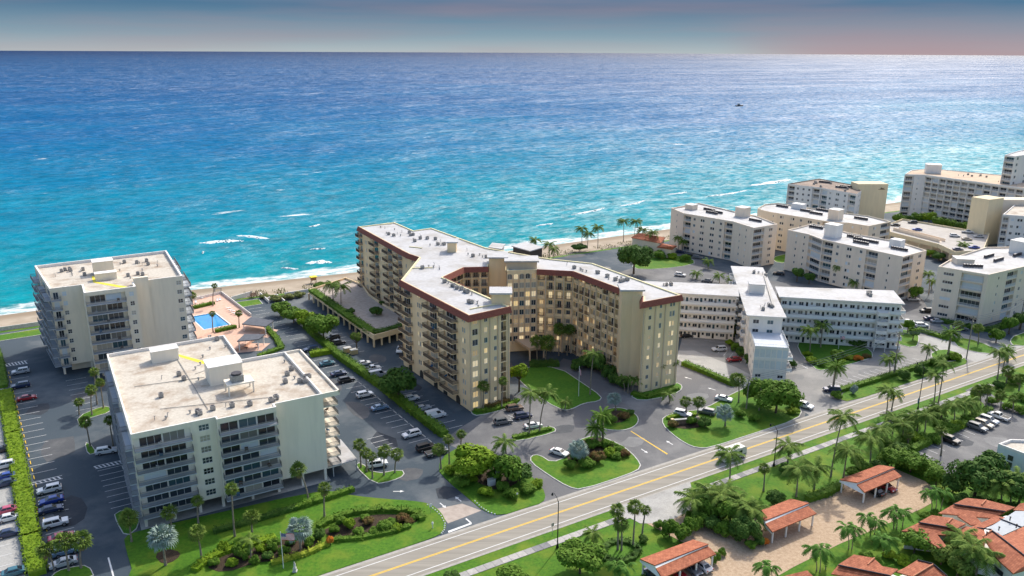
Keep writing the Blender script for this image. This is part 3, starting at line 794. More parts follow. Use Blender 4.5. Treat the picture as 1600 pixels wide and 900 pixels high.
class Bld:
    def __init__(s, name, label, poly, top, wall, seed, cat='building', z0=0.0, near=True, glassw=(5, 4, 2, 2, 1), frame='frame', rail='rail', slab=None, group=None, lit=0.0, style='bars', shut=0.0):
        s.poly = ccw([Vector((p.x, p.y, 0)) for p in poly]); s.top = top; s.z0 = z0; s.wallm = wall; s.near = near
        c = sum(s.poly, Vector()) / len(s.poly)
        s.root = thing(name, label, cat, (c.x, c.y, z0), 0, group)
        s.L = Vector(s.root.location)
        s.wall = MB(); s.rg = random.Random(seed); s.gw = glassw; s.fm = M_[frame]; s.rm = M_[rail]; s.sm = slab or wall; s.lit = lit; s.style = style; s.shut = shut
    def put(s, name, data, p, rz, parent=None):
        return link(name, data, parent or s.root, Vector(p) - s.L, rz)
    def glass(s):
        if s.lit and s.rg.random() < s.lit: return s.rg.choice(GLIT)
        if s.shut and s.rg.random() < s.shut: return SHUT
        return s.rg.choices(GL, s.gw)[0]
    def window(s, p, rz, w, h, mull=1, bar=False, g=None):
        w, h = q5(w), q5(h); g = g or s.glass()
        if s.near:
            o = s.put('window', frame_mesh(w, h, s.fm, mull, bar), p, rz)
            link('pane', pane_mesh(w, h, g), o)
        else:
            o = s.put('window', simple_window(w, h, s.fm, g, mull), p, rz)
        return o
    def facade(s, P0, P1, zs, bays, wallm=None, ztop=None, m=0):
        """zs: floor levels; bays: (kind, width, ...) from left to right as seen from outside"""
        P0, P1 = Vector((P0[0], P0[1], 0)), Vector((P1[0], P1[1], 0))
        d = P1 - P0; ln = d.length; d.normalize(); inn = Vector((-d.y, d.x, 0)); rz = math.atan2(d.y, d.x)
        ztop = s.top if ztop is None else ztop
        tot = sum(b[1] for b in bays); holes = []
        def at(u, z, y=0): return P0 + d * u + inn * y + Z * z
        for fi in range(len(zs) - 1):
            z0, z1 = zs[fi], zs[fi + 1]; u = 0.0
            for b in bays:
                k, bw = b[0], b[1] * ln / tot
                o = b[2] if len(b) > 2 else {}
                c = u + bw / 2; u += bw
                if k == '-' or ('only' in o and not o['only'](fi)): continue
                if k == 'w':
                    n = o.get('n', 1); w, h = min(o.get('w', 1.2), bw / n - .15), o.get('h', 1.35); sill = o.get('sill', .85)
                    for i in range(n):
                        cc = c + (i - (n - 1) / 2) * (w + o.get('gap', .35))
                        g = o['g'](fi) if 'g' in o else None
                        ww, hh = q5(w), q5(h)
                        holes.append((cc - ww / 2, cc + ww / 2, z0 + sill, z0 + sill + hh, .16, o.get('arch') and o['arch'](fi)))
                        s.window(at(cc, z0 + sill), rz, ww, hh, o.get('mull', 1), o.get('bar', False), g)
                elif k == 'L':
                    w = bw - o.get('pier', .4); dep = o.get('depth', .9); a = o.get('arch') and o['arch'](fi)
                    zt = z1 - (.12 if a else .28)
                    holes.append((c - w / 2, c + w / 2, z0 + .02, zt, dep, a))
                    dw = q5(w * o.get('dw', .7)); dh = q5(min(2.1, zt - z0 - .15))
                    g = o['g'](fi) if 'g' in o else s.glass()
                    s.put('sliding_door', door_mesh(dw, dh, s.fm, g, max(2, int(dw / 1.2))), at(c + o.get('dx', 0) * w, z0 + .04, dep), rz)
                    r = o['rail'](fi) if 'rail' in o else s.style
                    s.put('railing', railing_mesh(q5(w), 0.0, s.rm if r != 'panel' else s.wallm, 'solid' if r in ('solid', 'panel') else r, False), at(c, z0 + .03, .12), rz)
                elif k == 'P':
                    w = bw - o.get('pier', .3); pr = o.get('proj', 1.4); dw = q5(w * o.get('dw', .75)); dh = 2.1
                    dep = o.get('depth', .25)
                    holes.append((c - w * .5 + .06, c + w * .5 - .06, z0 + .02, z1 - .3, dep, None))
                    nd = o.get('doors', 1)
                    for i in range(nd):
                        g = o['g'](fi) if 'g' in o else s.glass()
                        di = q5(dw / nd - .2)
                        s.put('sliding_door', door_mesh(di, q5(min(dh, z1 - z0 - .45)), s.fm, g, max(2, int(di / 1.3))), at(c + o.get('dx', 0) * w + (i - (nd - 1) / 2) * (dw / nd), z0 + .04, dep), rz)
                    bo = s.put('balcony', slab_mesh(q5(w), pr, o.get('slab', s.sm)), at(c, z0 + .0), rz)
                    link('railing', railing_mesh(q5(w) - .1, pr - .06, o.get('rm', s.rm), o.get('style', s.style)), bo)
                    if s.near and o.get('furn') and s.rg.random() < o['furn']:
                        link('patio_chair', patio_mesh(s.rg.randrange(3)), bo, (s.rg.uniform(-.3, .3) * w, -pr * .45, 0), s.rg.uniform(-2, 2))
        us = sorted({0.0, ln} | {round(x, 4) for h in holes for x in h[:2]}); zz = sorted({zs[0], ztop} | {round(x, 4) for h in holes for x in h[2:4]})
        us = [x for x in us if -1e-3 <= x <= ln + 1e-3]
        zz = [z for z in zz if zs[0] - 1e-3 <= z <= ztop + 1e-3]
        for i in range(len(us) - 1):
            um = (us[i] + us[i + 1]) / 2
            col_h = [h for h in holes if h[0] < um < h[1]]
            run = None
            for j in range(len(zz) - 1):
                zm = (zz[j] + zz[j + 1]) / 2
                inh = any(h[2] < zm < h[3] for h in col_h)
                if not inh and run is None: run = zz[j]
                if run is not None and (inh or j == len(zz) - 2):
                    e = zz[j] if inh else zz[j + 1]
                    s.wall.quad(at(us[i], run), at(us[i + 1], run), at(us[i + 1], e), at(us[i], e), m=m); run = None
        for u0, u1, z0, z1, dep, arch in holes:
            s.wall.quad(at(u0, z0), at(u1, z0), at(u1, z0, dep), at(u0, z0, dep), m=m)
            s.wall.quad(at(u0, z1), at(u0, z1, dep), at(u1, z1, dep), at(u1, z1), m=m)
            s.wall.quad(at(u0, z0), at(u0, z0, dep), at(u0, z1, dep), at(u0, z1), m=m)
            s.wall.quad(at(u1, z0), at(u1, z1), at(u1, z1, dep), at(u1, z0, dep), m=m)
            s.wall.quad(at(u0, z0, dep), at(u1, z0, dep), at(u1, z1, dep), at(u0, z1, dep), m=m)
            if arch:
                rad = (u1 - u0) / 2; hh = min(rad, z1 - z0 - .2); cx = (u0 + u1) / 2; n = 10; prev = None
                for t in range(n + 1):
                    a = math.pi * t / n; q = (cx - rad * math.cos(a), z1 - hh + hh * math.sin(a))
                    if prev: s.wall.quad(at(prev[0], prev[1], -.012), at(q[0], q[1], -.012), at(q[0], z1 + .02, -.012), at(prev[0], z1 + .02, -.012), m=m)
                    prev = q
    def blank(s, i, z0=None, ztop=None):
        a, b = s.poly[i], s.poly[(i + 1) % len(s.poly)]; z0 = s.z0 if z0 is None else z0
        s.wall.quad((a.x, a.y, z0), (b.x, b.y, z0), (b.x, b.y, ztop or s.top), (a.x, a.y, ztop or s.top))
    def edge(s, i): return s.poly[i], s.poly[(i + 1) % len(s.poly)]
    def finish(s, mats=None): return part('wall', s.wall, mats or s.wallm, s.root)
    def roof(s, m, par=.7, th=.35, parm=None, cap=None):
        inn = inset(s.poly, th); mb = MB()
        mb.quad(*[(p.x, p.y, s.top - par) for p in inn])
        r = part('roof', mb, m, s.root)
        mb = MB(); n = len(inn); z = s.top
        for k in range(n):
            a, b, c, d = s.poly[k], s.poly[(k + 1) % n], inn[(k + 1) % n], inn[k]
            mb.quad((a.x, a.y, z), (b.x, b.y, z), (c.x, c.y, z), (d.x, d.y, z))
            mb.quad((d.x, d.y, z), (c.x, c.y, z), (c.x, c.y, z - par), (d.x, d.y, z - par))
        mb.v = [(x, y, zz) for x, y, zz in mb.v]
        link('parapet', mb.mesh('parapet', parm or s.wallm), r)
        return r
    def sub_box(s, name, p, sx, sy, sz, rz, m, parent=None, cap=None):
        mb = MB(); mb.cbox((0, 0, 0), sx, sy, sz, 0)
        o = s.put(name, mb.mesh(name, m), p, rz)
        if cap:
            mb = MB(); mb.cbox((0, 0, sz), sx + .3, sy + .3, .15); link('cap', mb.mesh('cap', cap), o)
        return o
def patio_mesh(k):
    def f():
        mb = MB(); m = 0
        mb.box((-.35, -.3, .38), (.7, 0, 0), (0, .6, 0), (0, 0, .07)); mb.box((-.35, .24, .45), (.7, 0, 0), (0, .07, 0), (0, 0, .45))
        for x in (-.33, .27):
            for y in (-.28, .22): mb.box((x, y, 0), (.06, 0, 0), (0, .06, 0), (0, 0, .4))
            mb.box((x, -.28, .58), (.06, 0, 0), (0, .56, 0), (0, 0, .05))
        return mb.mesh('patio_chair', [mat('chair_blue', (0.03, 0.16, 0.33), .7), mat('chair_brown', (0.10, 0.06, 0.04), .7), mat('chair_white', (0.6, 0.6, 0.58), .7)][k])
    return cached(('patio', k), f)
def unit_mesh(kind):
    def f():
        mb = MB()
        if kind == 'ac':
            mb.cbox((0, 0, .15), .95, .95, .85); mb.tube((0, 0, 1.0), (0, 0, 1.06), .38, .36, 10, 1)
            for x in (-.38, .38): mb.cbox((x, 0, 0), .1, .9, .15, 0, 1)
        elif kind == 'vent':
            mb.tube((0, 0, 0), (0, 0, .55), .16, .16, 8); mb.tube((0, 0, .55), (0, 0, .75), .32, .22, 8, 1)
        elif kind == 'pipe':
            mb.tube((0, 0, 0), (0, 0, .9), .08, .08, 6)
            mb.tube((0, 0, .9), (.35, 0, 1.0), .08, .08, 6)
        elif kind == 'rack':
            for i in range(7):
                mb.cbox((i * .95 - 2.85, 0, .25), .75, .8, .9, 0, 0); mb.tube((i * .95 - 2.85, 0, 1.15), (i * .95 - 2.85, 0, 1.22), .3, .3, 8, 1)
            mb.box((-3.3, -.5, .1), (6.6, 0, 0), (0, .12, 0), (0, 0, .14), 1); mb.box((-3.3, .38, .1), (6.6, 0, 0), (0, .12, 0), (0, 0, .14), 1)
            for x in (-3.2, 0, 3.1): mb.box((x, -.5, 0), (.12, 0, 0), (0, 1.0, 0), (0, 0, .1), 1)
        return mb.mesh({'ac': 'air_conditioner', 'vent': 'roof_vent', 'pipe': 'vent_pipe', 'rack': 'condenser_rack'}[kind], {'ac': [M_['grey_unit'], M_['dark_unit']], 'vent': [M_['metal'], M_['grey_unit']], 'pipe': [M_['metal']], 'rack': [M_['dark_unit'], M_['metal']]}[kind])
    return cached(('unit', kind), f)
def clutter(b, zone, z, n, kinds, rz0, seed):
    """n roof units inside a quad zone of world points"""
    r = random.Random(seed)
    for i in range(n):
        u, v = r.random(), r.random()
        p = (zone[0] * (1 - u) + zone[1] * u) * (1 - v) + (zone[3] * (1 - u) + zone[2] * u) * v
        k = r.choice(kinds); me = unit_mesh(k)
        b.put(me.name.split('.')[0], me, (p.x, p.y, z), rz0 + (0 if k in ('ac', 'rack') else r.uniform(0, 6)))
def levels(z0, first, fh, n): return [z0 + first + fh * i for i in range(n + 1)]
def frame_of(px, py, z, ang):
    o = G(px, py, z); u = Vector((math.cos(ang), math.sin(ang), 0)); v = Vector((-u.y, u.x, 0))
    return lambda a, b: Vector((o.x, o.y, 0)) + u * a + v * b
def columns(b, pts, z0, z1, w, m):
    me = None
    for p in pts:
        mb = MB(); mb.cbox((0, 0, 0), w, w, z1 - z0); 
        me = me or mb.mesh('column', m)
        b.put('column', me, (p.x, p.y, z0), ANG)

# ------------------------------------------------------------------ front condominium (lower left)
F = frame_of(204, 679, 20.7, R(30.6)); a1 = R(30.6)
b = Bld('front_condominium', 'pale green condominium of seven storeys on open ground floor columns, nearest the avenue', [F(*p) for p in ((0, 0), (15.7, 0), (15.7, -1.3), (27.7, -1.3), (27.7, .4), (38.2, .4), (38.2, 30), (27.7, 30), (27.7, 50), (0, 50))], 20.7, M_['w_b1'], 11, glassw=(7, 4, 3, 2, 1), style='bars', shut=.12, rail='rail')
zs = levels(0, 2.7, 2.45, 7); zs[-1] = 19.9
blu = M_['slab_blue']
b.facade(*b.edge(0), zs, [('P', 11, {'proj': 1.5, 'doors': 2, 'dw': .8, 'furn': .6, 'slab': blu}), ('w', 4.7, {'w': 2.0, 'h': 1.35, 'bar': True, 'mull': 2})])
b.blank(1, 2.7)
b.facade(*b.edge(2), zs, [('P', 12, {'proj': 1.4, 'doors': 3, 'dw': .95, 'furn': .5, 'slab': blu})])
b.blank(3, 2.7)
b.facade(*b.edge(4), zs, [('-', 10)])
b.facade(*b.edge(5), zs, [('P', 7.5, {'proj': 3.3, 'dw': .5, 'style': 'bars', 'furn': .4}), ('-', 1.2), ('P', 7, {'proj': 3.3, 'dw': .5}), ('w', 3, {'w': 1.6}), ('P', 7.5, {'proj': 3.3, 'dw': .5}), ('-', 2)])
for i in (6, 7, 8): b.blank(i, 2.7)
b.facade(*b.edge(9), zs, [('-', 3), ('P', 10, {'proj': 1.3, 'dw': .7, 'slab': blu}), ('P', 10, {'proj': 1.3, 'dw': .7, 'slab': blu}), ('w', 5, {'w': 1.6}), ('P', 10, {'proj': 1.3, 'dw': .7, 'slab': blu}), ('P', 9, {'proj': 1.3, 'dw': .7, 'slab': blu})])
b.finish()
mb = MB(); mb.quad(*[(p.x, p.y, 2.7) for p in reversed(b.poly)]); part('ceiling', mb, M_['concrete'], b.root)
mb = MB(); mb.prism([F(4, 9), F(34, 9), F(34, 26), F(24, 46), F(4, 46)], 0, 2.69); part('ground_floor_core', mb, M_['w_b1'], b.root)
mb = MB(); mb.prism([F(-.5, -.5), F(38.5, -.5), F(38.5, 30), F(27.7, 50), F(-.5, 50)], 0, .06); part('ground_slab', mb, M_['concrete'], b.root)
columns(b, [F(u, v) for v in (.5, 8) for u in (.6, 6, 11, 15.6, 21.6, 27.2, 32.5, 37.6)] + [F(u, v) for u in (.6, 37.6) for v in (15, 22, 29)], .06, 2.7, .55, M_['w_b1'])
r = b.roof(M_['roof_gravel'], par=.75, parm=M_['w_w'])
oh = [F(38.2, .4), F(42.0, .4), F(42.0, 30), F(38.2, 30)]
mb = MB(); mb.prism(oh, 19.6, 20.15, 0, 1, bottom=True)
for p, q in ((oh[0], oh[1]), (oh[1], oh[2]), (oh[2], oh[3])):
    e = q - p; mb.box(Vector((p.x, p.y, 20.15)), e, Vector((-e.y, e.x, 0)).normalized() * .35, Z * .55)
part('roof_overhang', mb, [M_['w_b1'], M_['roof_gravel']], b.root)
zr = 19.95
P = lambda x, y: G(x, y, zr)
o = b.sub_box('stair_penthouse', P(258, 562), 6.0, 3.2, 2.9, a1, M_['w_b1'], cap=M_['w_w'])
o = b.sub_box('lift_penthouse', P(357, 598) + V * 2.6 + U * -.3, 7.2, 5.6, 4.3, a1, M_['w_b1'], cap=M_['w_w'])
# cooling tower on its frame
ct = P(374, 610)
mb = MB()
for u in (-2.6, 2.6):
    for v in (-2.2, 1.2): mb.cbox(ct + U * u + V * v, .28, .28, 2.3, a1)
mb.cbox(ct + V * -.5 + Z * 2.3, 5.8, 4.0, .3, a1)
fr = part('cooling_tower_frame', mb, M_['w_b1'], b.root)
mb = MB(); mb.cbox(ct + V * -.5 + U * -.4 + Z * 2.6, 2.6, 2.2, 1.5, a1, 0); mb.tube(ct + V * -.5 + U * -.4 + Z * 4.1, ct + V * -.5 + U * -.4 + Z * 4.5, 1.15, 1.1, 14, 1)
link('cooling_tower', mb.mesh('cooling_tower', [M_['grey_unit'], M_['dark_unit']]), fr)
mb = MB(); mb.quad(P(277, 553), P(279, 557), P(328, 572), P(328, 567)); 
for i in range(1): pass
mb.v = [(x, y, zr + .03) for x, y, z in mb.v]; part('walkway_strip', mb, M_['yellow_strip'], b.root)
clutter(b, [P(215, 570), P(330, 545), P(340, 590), P(235, 630)], zr, 10, ['ac', 'vent', 'pipe', 'vent'], a1, 3)
clutter(b, [P(240, 655), P(470, 615), P(465, 622), P(240, 662)], zr, 16, ['ac', 'vent', 'pipe'], a1, 4)
clutter(b, [P(400, 575), P(455, 560), P(500, 600), P(420, 605)], zr, 9, ['ac', 'ac', 'vent'], a1, 5)
clutter(b, [P(300, 530), P(345, 523), P(365, 545), P(320, 553)], zr, 6, ['ac', 'vent'], a1, 6)
for pts in (((275, 558), (325, 640)), ((305, 585), (335, 575)), ((210, 605), (320, 590)), ((250, 640), (420, 622))):
    mb = MB(); mb.tube(P(*pts[0]) + Z * .15, P(*pts[1]) + Z * .15, .07, .07, 5); part('pipe_run', mb, M_['grey_unit'], b.root)
# white awning beside the lit balconies
aw = F(41.6, 3.2)
mb = MB(); c = [F(39.4, .5), F(45.2, .5), F(45.2, 12), F(39.4, 12)]
mb.prism(c, 2.75, 2.95, bottom=True)
for q in c: mb.cbox(Vector((q.x, q.y, 0)) * 1 + (F(42, 6) - q) * .06, .2, .2, 2.75, a1)
solo('entrance_canopy', mb, M_['roof_white'], 'flat white canopy beside the sunlit balconies of the pale green condominium', 'canopy', (aw.x, aw.y, 0))

# ------------------------------------------------------------------ rear condominium by the beach (left)
F = frame_of(77, 451, 26.5, R(30.6))
b = Bld('beach_condominium', 'ivory condominium slab with stacked balconies standing over the beach, left edge', [F(*p) for p in ((0, 0), (8.2, 0), (8.2, -9.6), (21.6, -9.6), (21.6, -4.8), (25.6, -4.8), (25.6, -4.0), (35.2, -4.0), (36.0, 33), (-3.2, 31.5))], 26.5, M_['w_b2'], 12, glassw=(6, 4, 3, 3, 1), shut=.1, slab=blu, style='bars')
zs = levels(0, 2.8, 2.88, 8); zs[-1] = 25.7
b.facade(*b.edge(0), zs, [('P', 2.6, {'proj': 1.5, 'dw': .6, 'pier': .1, 'slab': blu}), ('w', 1.8, {'w': 1.1, 'h': 1.3, 'bar': True}), ('-', 3.8)])
b.facade(*b.edge(1), zs, [('-', 5)])
b.facade(*b.edge(2), zs, [('P', 11.6, {'proj': 1.6, 'doors': 2, 'dw': .8, 'depth': .9, 'furn': .8, 'slab': blu}), ('w', 3, {'w': 1.2, 'h': 1.3, 'bar': True})])
b.blank(3, 0)
b.facade(*b.edge(4), zs, [('-', 4.4)])
b.blank(5, 0)
b.facade(*b.edge(6), zs, [('-', 10), ('w', 3.6, {'w': 1.4, 'h': 1.3, 'bar': True})])
b.facade(*b.edge(7), zs, [('P', 7, {'proj': 2.2, 'dw': .6}), ('P', 7, {'proj': 2.2, 'dw': .6}), ('w', 5, {'w': 1.6}), ('P', 7, {'proj': 2.2, 'dw': .6}), ('P', 7, {'proj': 2.2, 'dw': .6})])
b.blank(8, 2.8)
b.facade(*b.edge(9), zs, [('P', 8, {'proj': 1.7, 'dw': .6, 'slab': blu}), ('w', 4, {'w': 1.4}), ('P', 8, {'proj': 1.7, 'dw': .6, 'slab': blu}), ('P', 9, {'proj': 1.7, 'dw': .6, 'slab': blu})])
b.finish()
mb = MB(); mb.quad(*[(p.x, p.y, 2.8) for p in reversed(b.poly)]); part('ceiling', mb, M_['concrete'], b.root)
mb = MB(); mb.prism([F(2.5, 3), F(10, 3), F(10, -7), F(34.2, -3.5), F(34.2, 28), F(2.5, 28)], 0, 2.79); part('ground_floor_core', mb, M_['w_b2'], b.root)
columns(b, [F(.5, .5), F(7.8, .5), F(8.8, -9), F(15, -9), F(21, -9), F(.5, 9), F(.5, 17), F(.5, 25)], 0, 2.8, .6, M_['w_b2'])
b.roof(M_['roof_gravel'], par=.9, th=.5, parm=M_['w_w'])
zr = 25.6; P = lambda x, y: G(x, y, zr)
mb = MB(); mb.prism([F(21.6, -4.82), F(25.6, -4.82), F(25.6, -3.4), F(21.6, -3.4)], 26.5, 27.7); part('shear_wall_head', mb, M_['w_b2'], b.root)
b.sub_box('lift_penthouse', P(163, 428) + V * 1.5, 5.6, 4.2, 4.0, a1, M_['w_b2'], cap=M_['w_w'])
o = b.sub_box('plant_room', P(166, 436), 5.8, 2.6, 2.1, a1, M_['w_b2'], cap=M_['w_w'])
mb = MB(); mb.quad(P(143, 432), P(147, 431), P(150, 440), P(146, 442)); mb.quad(P(147, 442), P(150, 440), P(205, 449), P(203, 452)); mb.v = [(x, y, zr + .03) for x, y, z in mb.v]; part('walkway_strip', mb, M_['yellow_strip'], b.root)
clutter(b, [P(75, 425), P(135, 418), P(135, 438), P(90, 440)], zr, 10, ['ac', 'vent', 'pipe', 'vent'], a1, 7)
clutter(b, [P(185, 410), P(250, 405), P(265, 425), P(185, 440)], zr, 16, ['ac', 'vent', 'pipe', 'vent'], a1, 8)

# ------------------------------------------------------------------ main yellow condominium
MZ = 27.0
ml = M_['w_m']
def mp_(x, y): p = G(x, y, MZ); return Vector((p.x, p.y, 0))
A = [mp_(626, 438), mp_(733, 493), mp_(797, 479), mp_(692, 433), mp_(668, 408), mp_(649, 412)]
a_dir = (A[1] - A[0]).normalized()
cn = [mp_(628, 391), mp_(652, 402)]                              # step on the beach wing
ptsM = [A[0], A[1], A[2], A[3], mp_(724, 418), mp_(763, 417), mp_(763, 413), mp_(792, 413), mp_(792, 423), mp_(839, 421), mp_(896, 424), mp_(972, 452), mp_(972, 459), mp_(1005, 463), mp_(1005, 472), mp_(1065, 461), mp_(926, 411), mp_(858, 404), mp_(760, 387), mp_(674, 356), mp_(646, 360), mp_(616, 347), mp_(560, 354), cn[0], mp_(640, 397), mp_(655, 402)]
b = Bld('arched_condominium', 'sand yellow condominium with red brown tile rim, arched top floor and splayed wings', ptsM, MZ, ml, 21, glassw=(4, 5, 2, 3, 2), rail='rail_dark', style='bars', frame='frame')
def medge(p, q, zs_, bays, **k): b.facade(p, q, zs_, bays, **k)
FH = 2.92
zs = levels(0, .2, FH, 9); zs[-1] = 26.3
litp = lambda pr: (lambda fi: (b.rg.choice(GLIT) if b.rg.random() < pr else b.rg.choices(GL, (4, 5, 2, 3, 1))[0]))
top = lambda fi: fi == 8
up = lambda fi: fi >= 1
# wing towards the lot: long face
medge(A[0], A[1], zs, [('P', 4.2, {'proj': 1.5, 'dw': .6, 'only': up, 'furn': .4}), ('w', 5.2, {'w': .75, 'n': 3, 'gap': .3, 'h': 1.45, 'only': up, 'g': litp(.45)}), ('P', 4.2, {'proj': 1.7, 'dw': .6, 'only': up, 'furn': .4}), ('w', 1.5, {'w': .7, 'h': 1.3, 'only': up, 'g': litp(.2)}), ('P', 4.6, {'proj': 1.9, 'dw': .7, 'only': up, 'furn': .4}), ('w', 3.4, {'w': .65, 'n': 2, 'h': 1.4, 'g': litp(.15)})])
# its end towards the avenue
medge(A[1], A[2], zs, [('w', 3.3, {'w': 1.75, 'h': 1.7, 'sill': .6, 'arch': top, 'g': litp(.85)}), ('w', 2.9, {'w': 1.1, 'h': 1.5, 'sill': .7, 'arch': top, 'g': litp(.55)}), ('w', 2.7, {'w': .9, 'h': 1.2, 'arch': top, 'g': litp(.6)}), ('L', 2.2, {'depth': 1.2, 'pier': .7}), ('-', .8)])
class Pilasters:
    def box(s, *a):
        mb = MB(); mb.box(*a); part('pilaster', mb, M_['w_m2'], b.root)
pil = Pilasters(); d = (A[2] - A[1]); n_ = Vector((d.y, -d.x, 0)).normalized()
for t in (.02, .27, .49, .70, .96):
    p = A[1] + d * t; pil.box(p - d.normalized() * .18, d.normalized() * .36, n_ * .22, Z * 25.2)
arch_g = lambda fi: (b.rg.choice(GLIT) if b.rg.random() < .3 else b.rg.choices(GL, (5, 5, 1, 2, 1))[0])
medge(A[2], A[3], zs, [('L', 4, {'arch': top})] * 7)
medge(A[3], ptsM[4], zs, [('L', 3.6, {'arch': top})] * 3)
medge(ptsM[4], ptsM[5], zs, [('L', 3.4, {'arch': top})] * 3)
medge(ptsM[5], ptsM[6], zs, [('-', 1)], ztop=MZ)
medge(ptsM[6], ptsM[7], zs, [('-', 1)], ztop=MZ)
medge(ptsM[7], ptsM[8], zs, [('-', 1)], ztop=MZ)
gl_mid = lambda fi: (b.rg.choice(GLIT) if b.rg.random() < .42 else b.rg.choices(GL, (4, 5, 1, 3, 1))[0])
medge(ptsM[8], ptsM[9], zs, [('w', 2.0, {'w': 1.45, 'h': 1.75, 'sill': .55, 'arch': top, 'g': gl_mid, 'only': up})] * 5)
medge(ptsM[9], ptsM[10], zs, [('L', 2.9, {'arch': top, 'pier': .55, 'rail': lambda fi: b.rg.choice(['panel', 'bars', 'bars']), 'g': gl_mid, 'dw': .55})] * 4)
dr = lambda fi: b.rg.choice(['panel', 'panel', 'bars'])
medge(ptsM[10], ptsM[11], zs, [('L', 2.75, {'arch': top, 'pier': .5, 'rail': dr, 'dw': .6, 'g': litp(.22)})] * 8)
medge(ptsM[11], ptsM[12], zs, [('-', 1)]); medge(ptsM[12], ptsM[13], zs, [('-', 1)])
medge(ptsM[13], ptsM[14], zs, [('L', 3.0, {'arch': top, 'pier': .6, 'rail': dr})] * 2)
tealg = lambda pr: (lambda fi: GL[2] if fi == 8 else (b.rg.choice(GLIT) if b.rg.random() < pr and fi < 7 else b.rg.choices(GL, (5, 5, 2, 2, 0))[0]))
medge(ptsM[14], ptsM[15], zs, [('-', .6), ('w', 2.6, {'w': .95, 'h': 1.2, 'arch': top, 'g': tealg(.5)}), ('w', 2.6, {'w': .85, 'h': 1.5, 'sill': .7, 'arch': top, 'g': tealg(.6)}), ('w', 3.2, {'w': .8, 'n': 2, 'gap': .25, 'h': 1.6, 'sill': .6, 'arch': top, 'g': tealg(.85)}), ('-', .5)])
d = (ptsM[15] - ptsM[14]); n_ = Vector((d.y, -d.x, 0)).normalized()
for t in (.03, .33, .59, .96):
    p = ptsM[14] + d * t; pil.box(p - d.normalized() * .18, d.normalized() * .36, n_ * .22, Z * 25.2)
d = (ptsM[9] - ptsM[8]); n_ = Vector((d.y, -d.x, 0)).normalized()
for t in range(6):
    p = ptsM[8] + d * (t / 5 * .98 + .01); pil.box(p - d.normalized() * .17 + Z * 2.9, d.normalized() * .34, n_ * .3, Z * 22.6)
d = (ptsM[10] - ptsM[9]); n_ = Vector((d.y, -d.x, 0)).normalized()
for t in range(1, 5):
    p = ptsM[9] + d * (t / 4 * .985); pil.box(p - d.normalized() * .16, d.normalized() * .32, n_ * .2, Z * 24.6)
d = (ptsM[11] - ptsM[10]); n_ = Vector((d.y, -d.x, 0)).normalized()
for t in range(1, 8):
    p = ptsM[10] + d * (t / 8); pil.box(p - d.normalized() * .15, d.normalized() * .30, n_ * .2, Z * 24.6)
for i in range(15, 21): b.blank(i, 0)
lf = litp(.4)
medge(ptsM[21], ptsM[22], zs, [('P', 5, {'proj': 1.8, 'dw': .6, 'only': up}), ('-', 5), ('P', 5, {'proj': 1.8, 'dw': .6, 'only': up})])
medge(ptsM[22], ptsM[23], zs, [('P', 3.2, {'proj': 1.6, 'dw': .6, 'only': up}), ('w', 5.5, {'w': .8, 'n': 2, 'gap': .4, 'h': 1.5, 'g': litp(.45)}), ('w', 3.4, {'w': .7, 'n': 2, 'h': 1.4, 'g': litp(.2)}), ('P', 4.6, {'proj': 1.9, 'dw': .7, 'only': up}), ('w', 3, {'w': .7, 'n': 2, 'h': 1.4, 'g': litp(.6)}), ('w', 3, {'w': .7, 'n': 2, 'h': 1.4, 'g': litp(.3)}), ('P', 4.6, {'proj': 1.9, 'dw': .7, 'only': up}), ('w', 3, {'w': .7, 'n': 2, 'h': 1.4, 'g': litp(.25)}), ('P', 4, {'proj': 1.7, 'dw': .7, 'only': up})])
medge(ptsM[23], ptsM[24], zs, [('w', 3, {'w': .8, 'h': 1.4})]); medge(ptsM[24], ptsM[25], zs, [('w', 3, {'w': .8, 'h': 1.4}), ('w', 3, {'w': .8, 'h': 1.4})]); medge(ptsM[25], ptsM[0], zs, [('w', 3, {'w': .8, 'h': 1.4})] * 5)
b.finish()
# dark arched garage doors at the foot of the long face
d = (A[1] - A[0]); L_ = d.length; d.normalize(); n_ = Vector((d.y, -d.x, 0)); rz = math.atan2(d.y, d.x)
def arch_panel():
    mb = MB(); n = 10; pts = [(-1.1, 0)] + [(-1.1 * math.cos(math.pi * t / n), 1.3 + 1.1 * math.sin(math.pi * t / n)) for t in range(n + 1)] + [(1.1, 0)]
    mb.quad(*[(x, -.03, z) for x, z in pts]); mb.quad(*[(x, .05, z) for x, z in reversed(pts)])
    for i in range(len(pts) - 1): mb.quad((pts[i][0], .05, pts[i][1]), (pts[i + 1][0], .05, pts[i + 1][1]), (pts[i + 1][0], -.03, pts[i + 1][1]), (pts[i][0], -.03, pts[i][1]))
    return mb.mesh('garage_arch', mat('arch_gate_dark', (0.05, 0.045, 0.04), .7))  # gate panel in one even dark brown
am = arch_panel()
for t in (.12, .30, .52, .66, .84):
    p = A[0] + d * (L_ * t); b.put('garage_arch', am, (p.x, p.y, .1), rz)
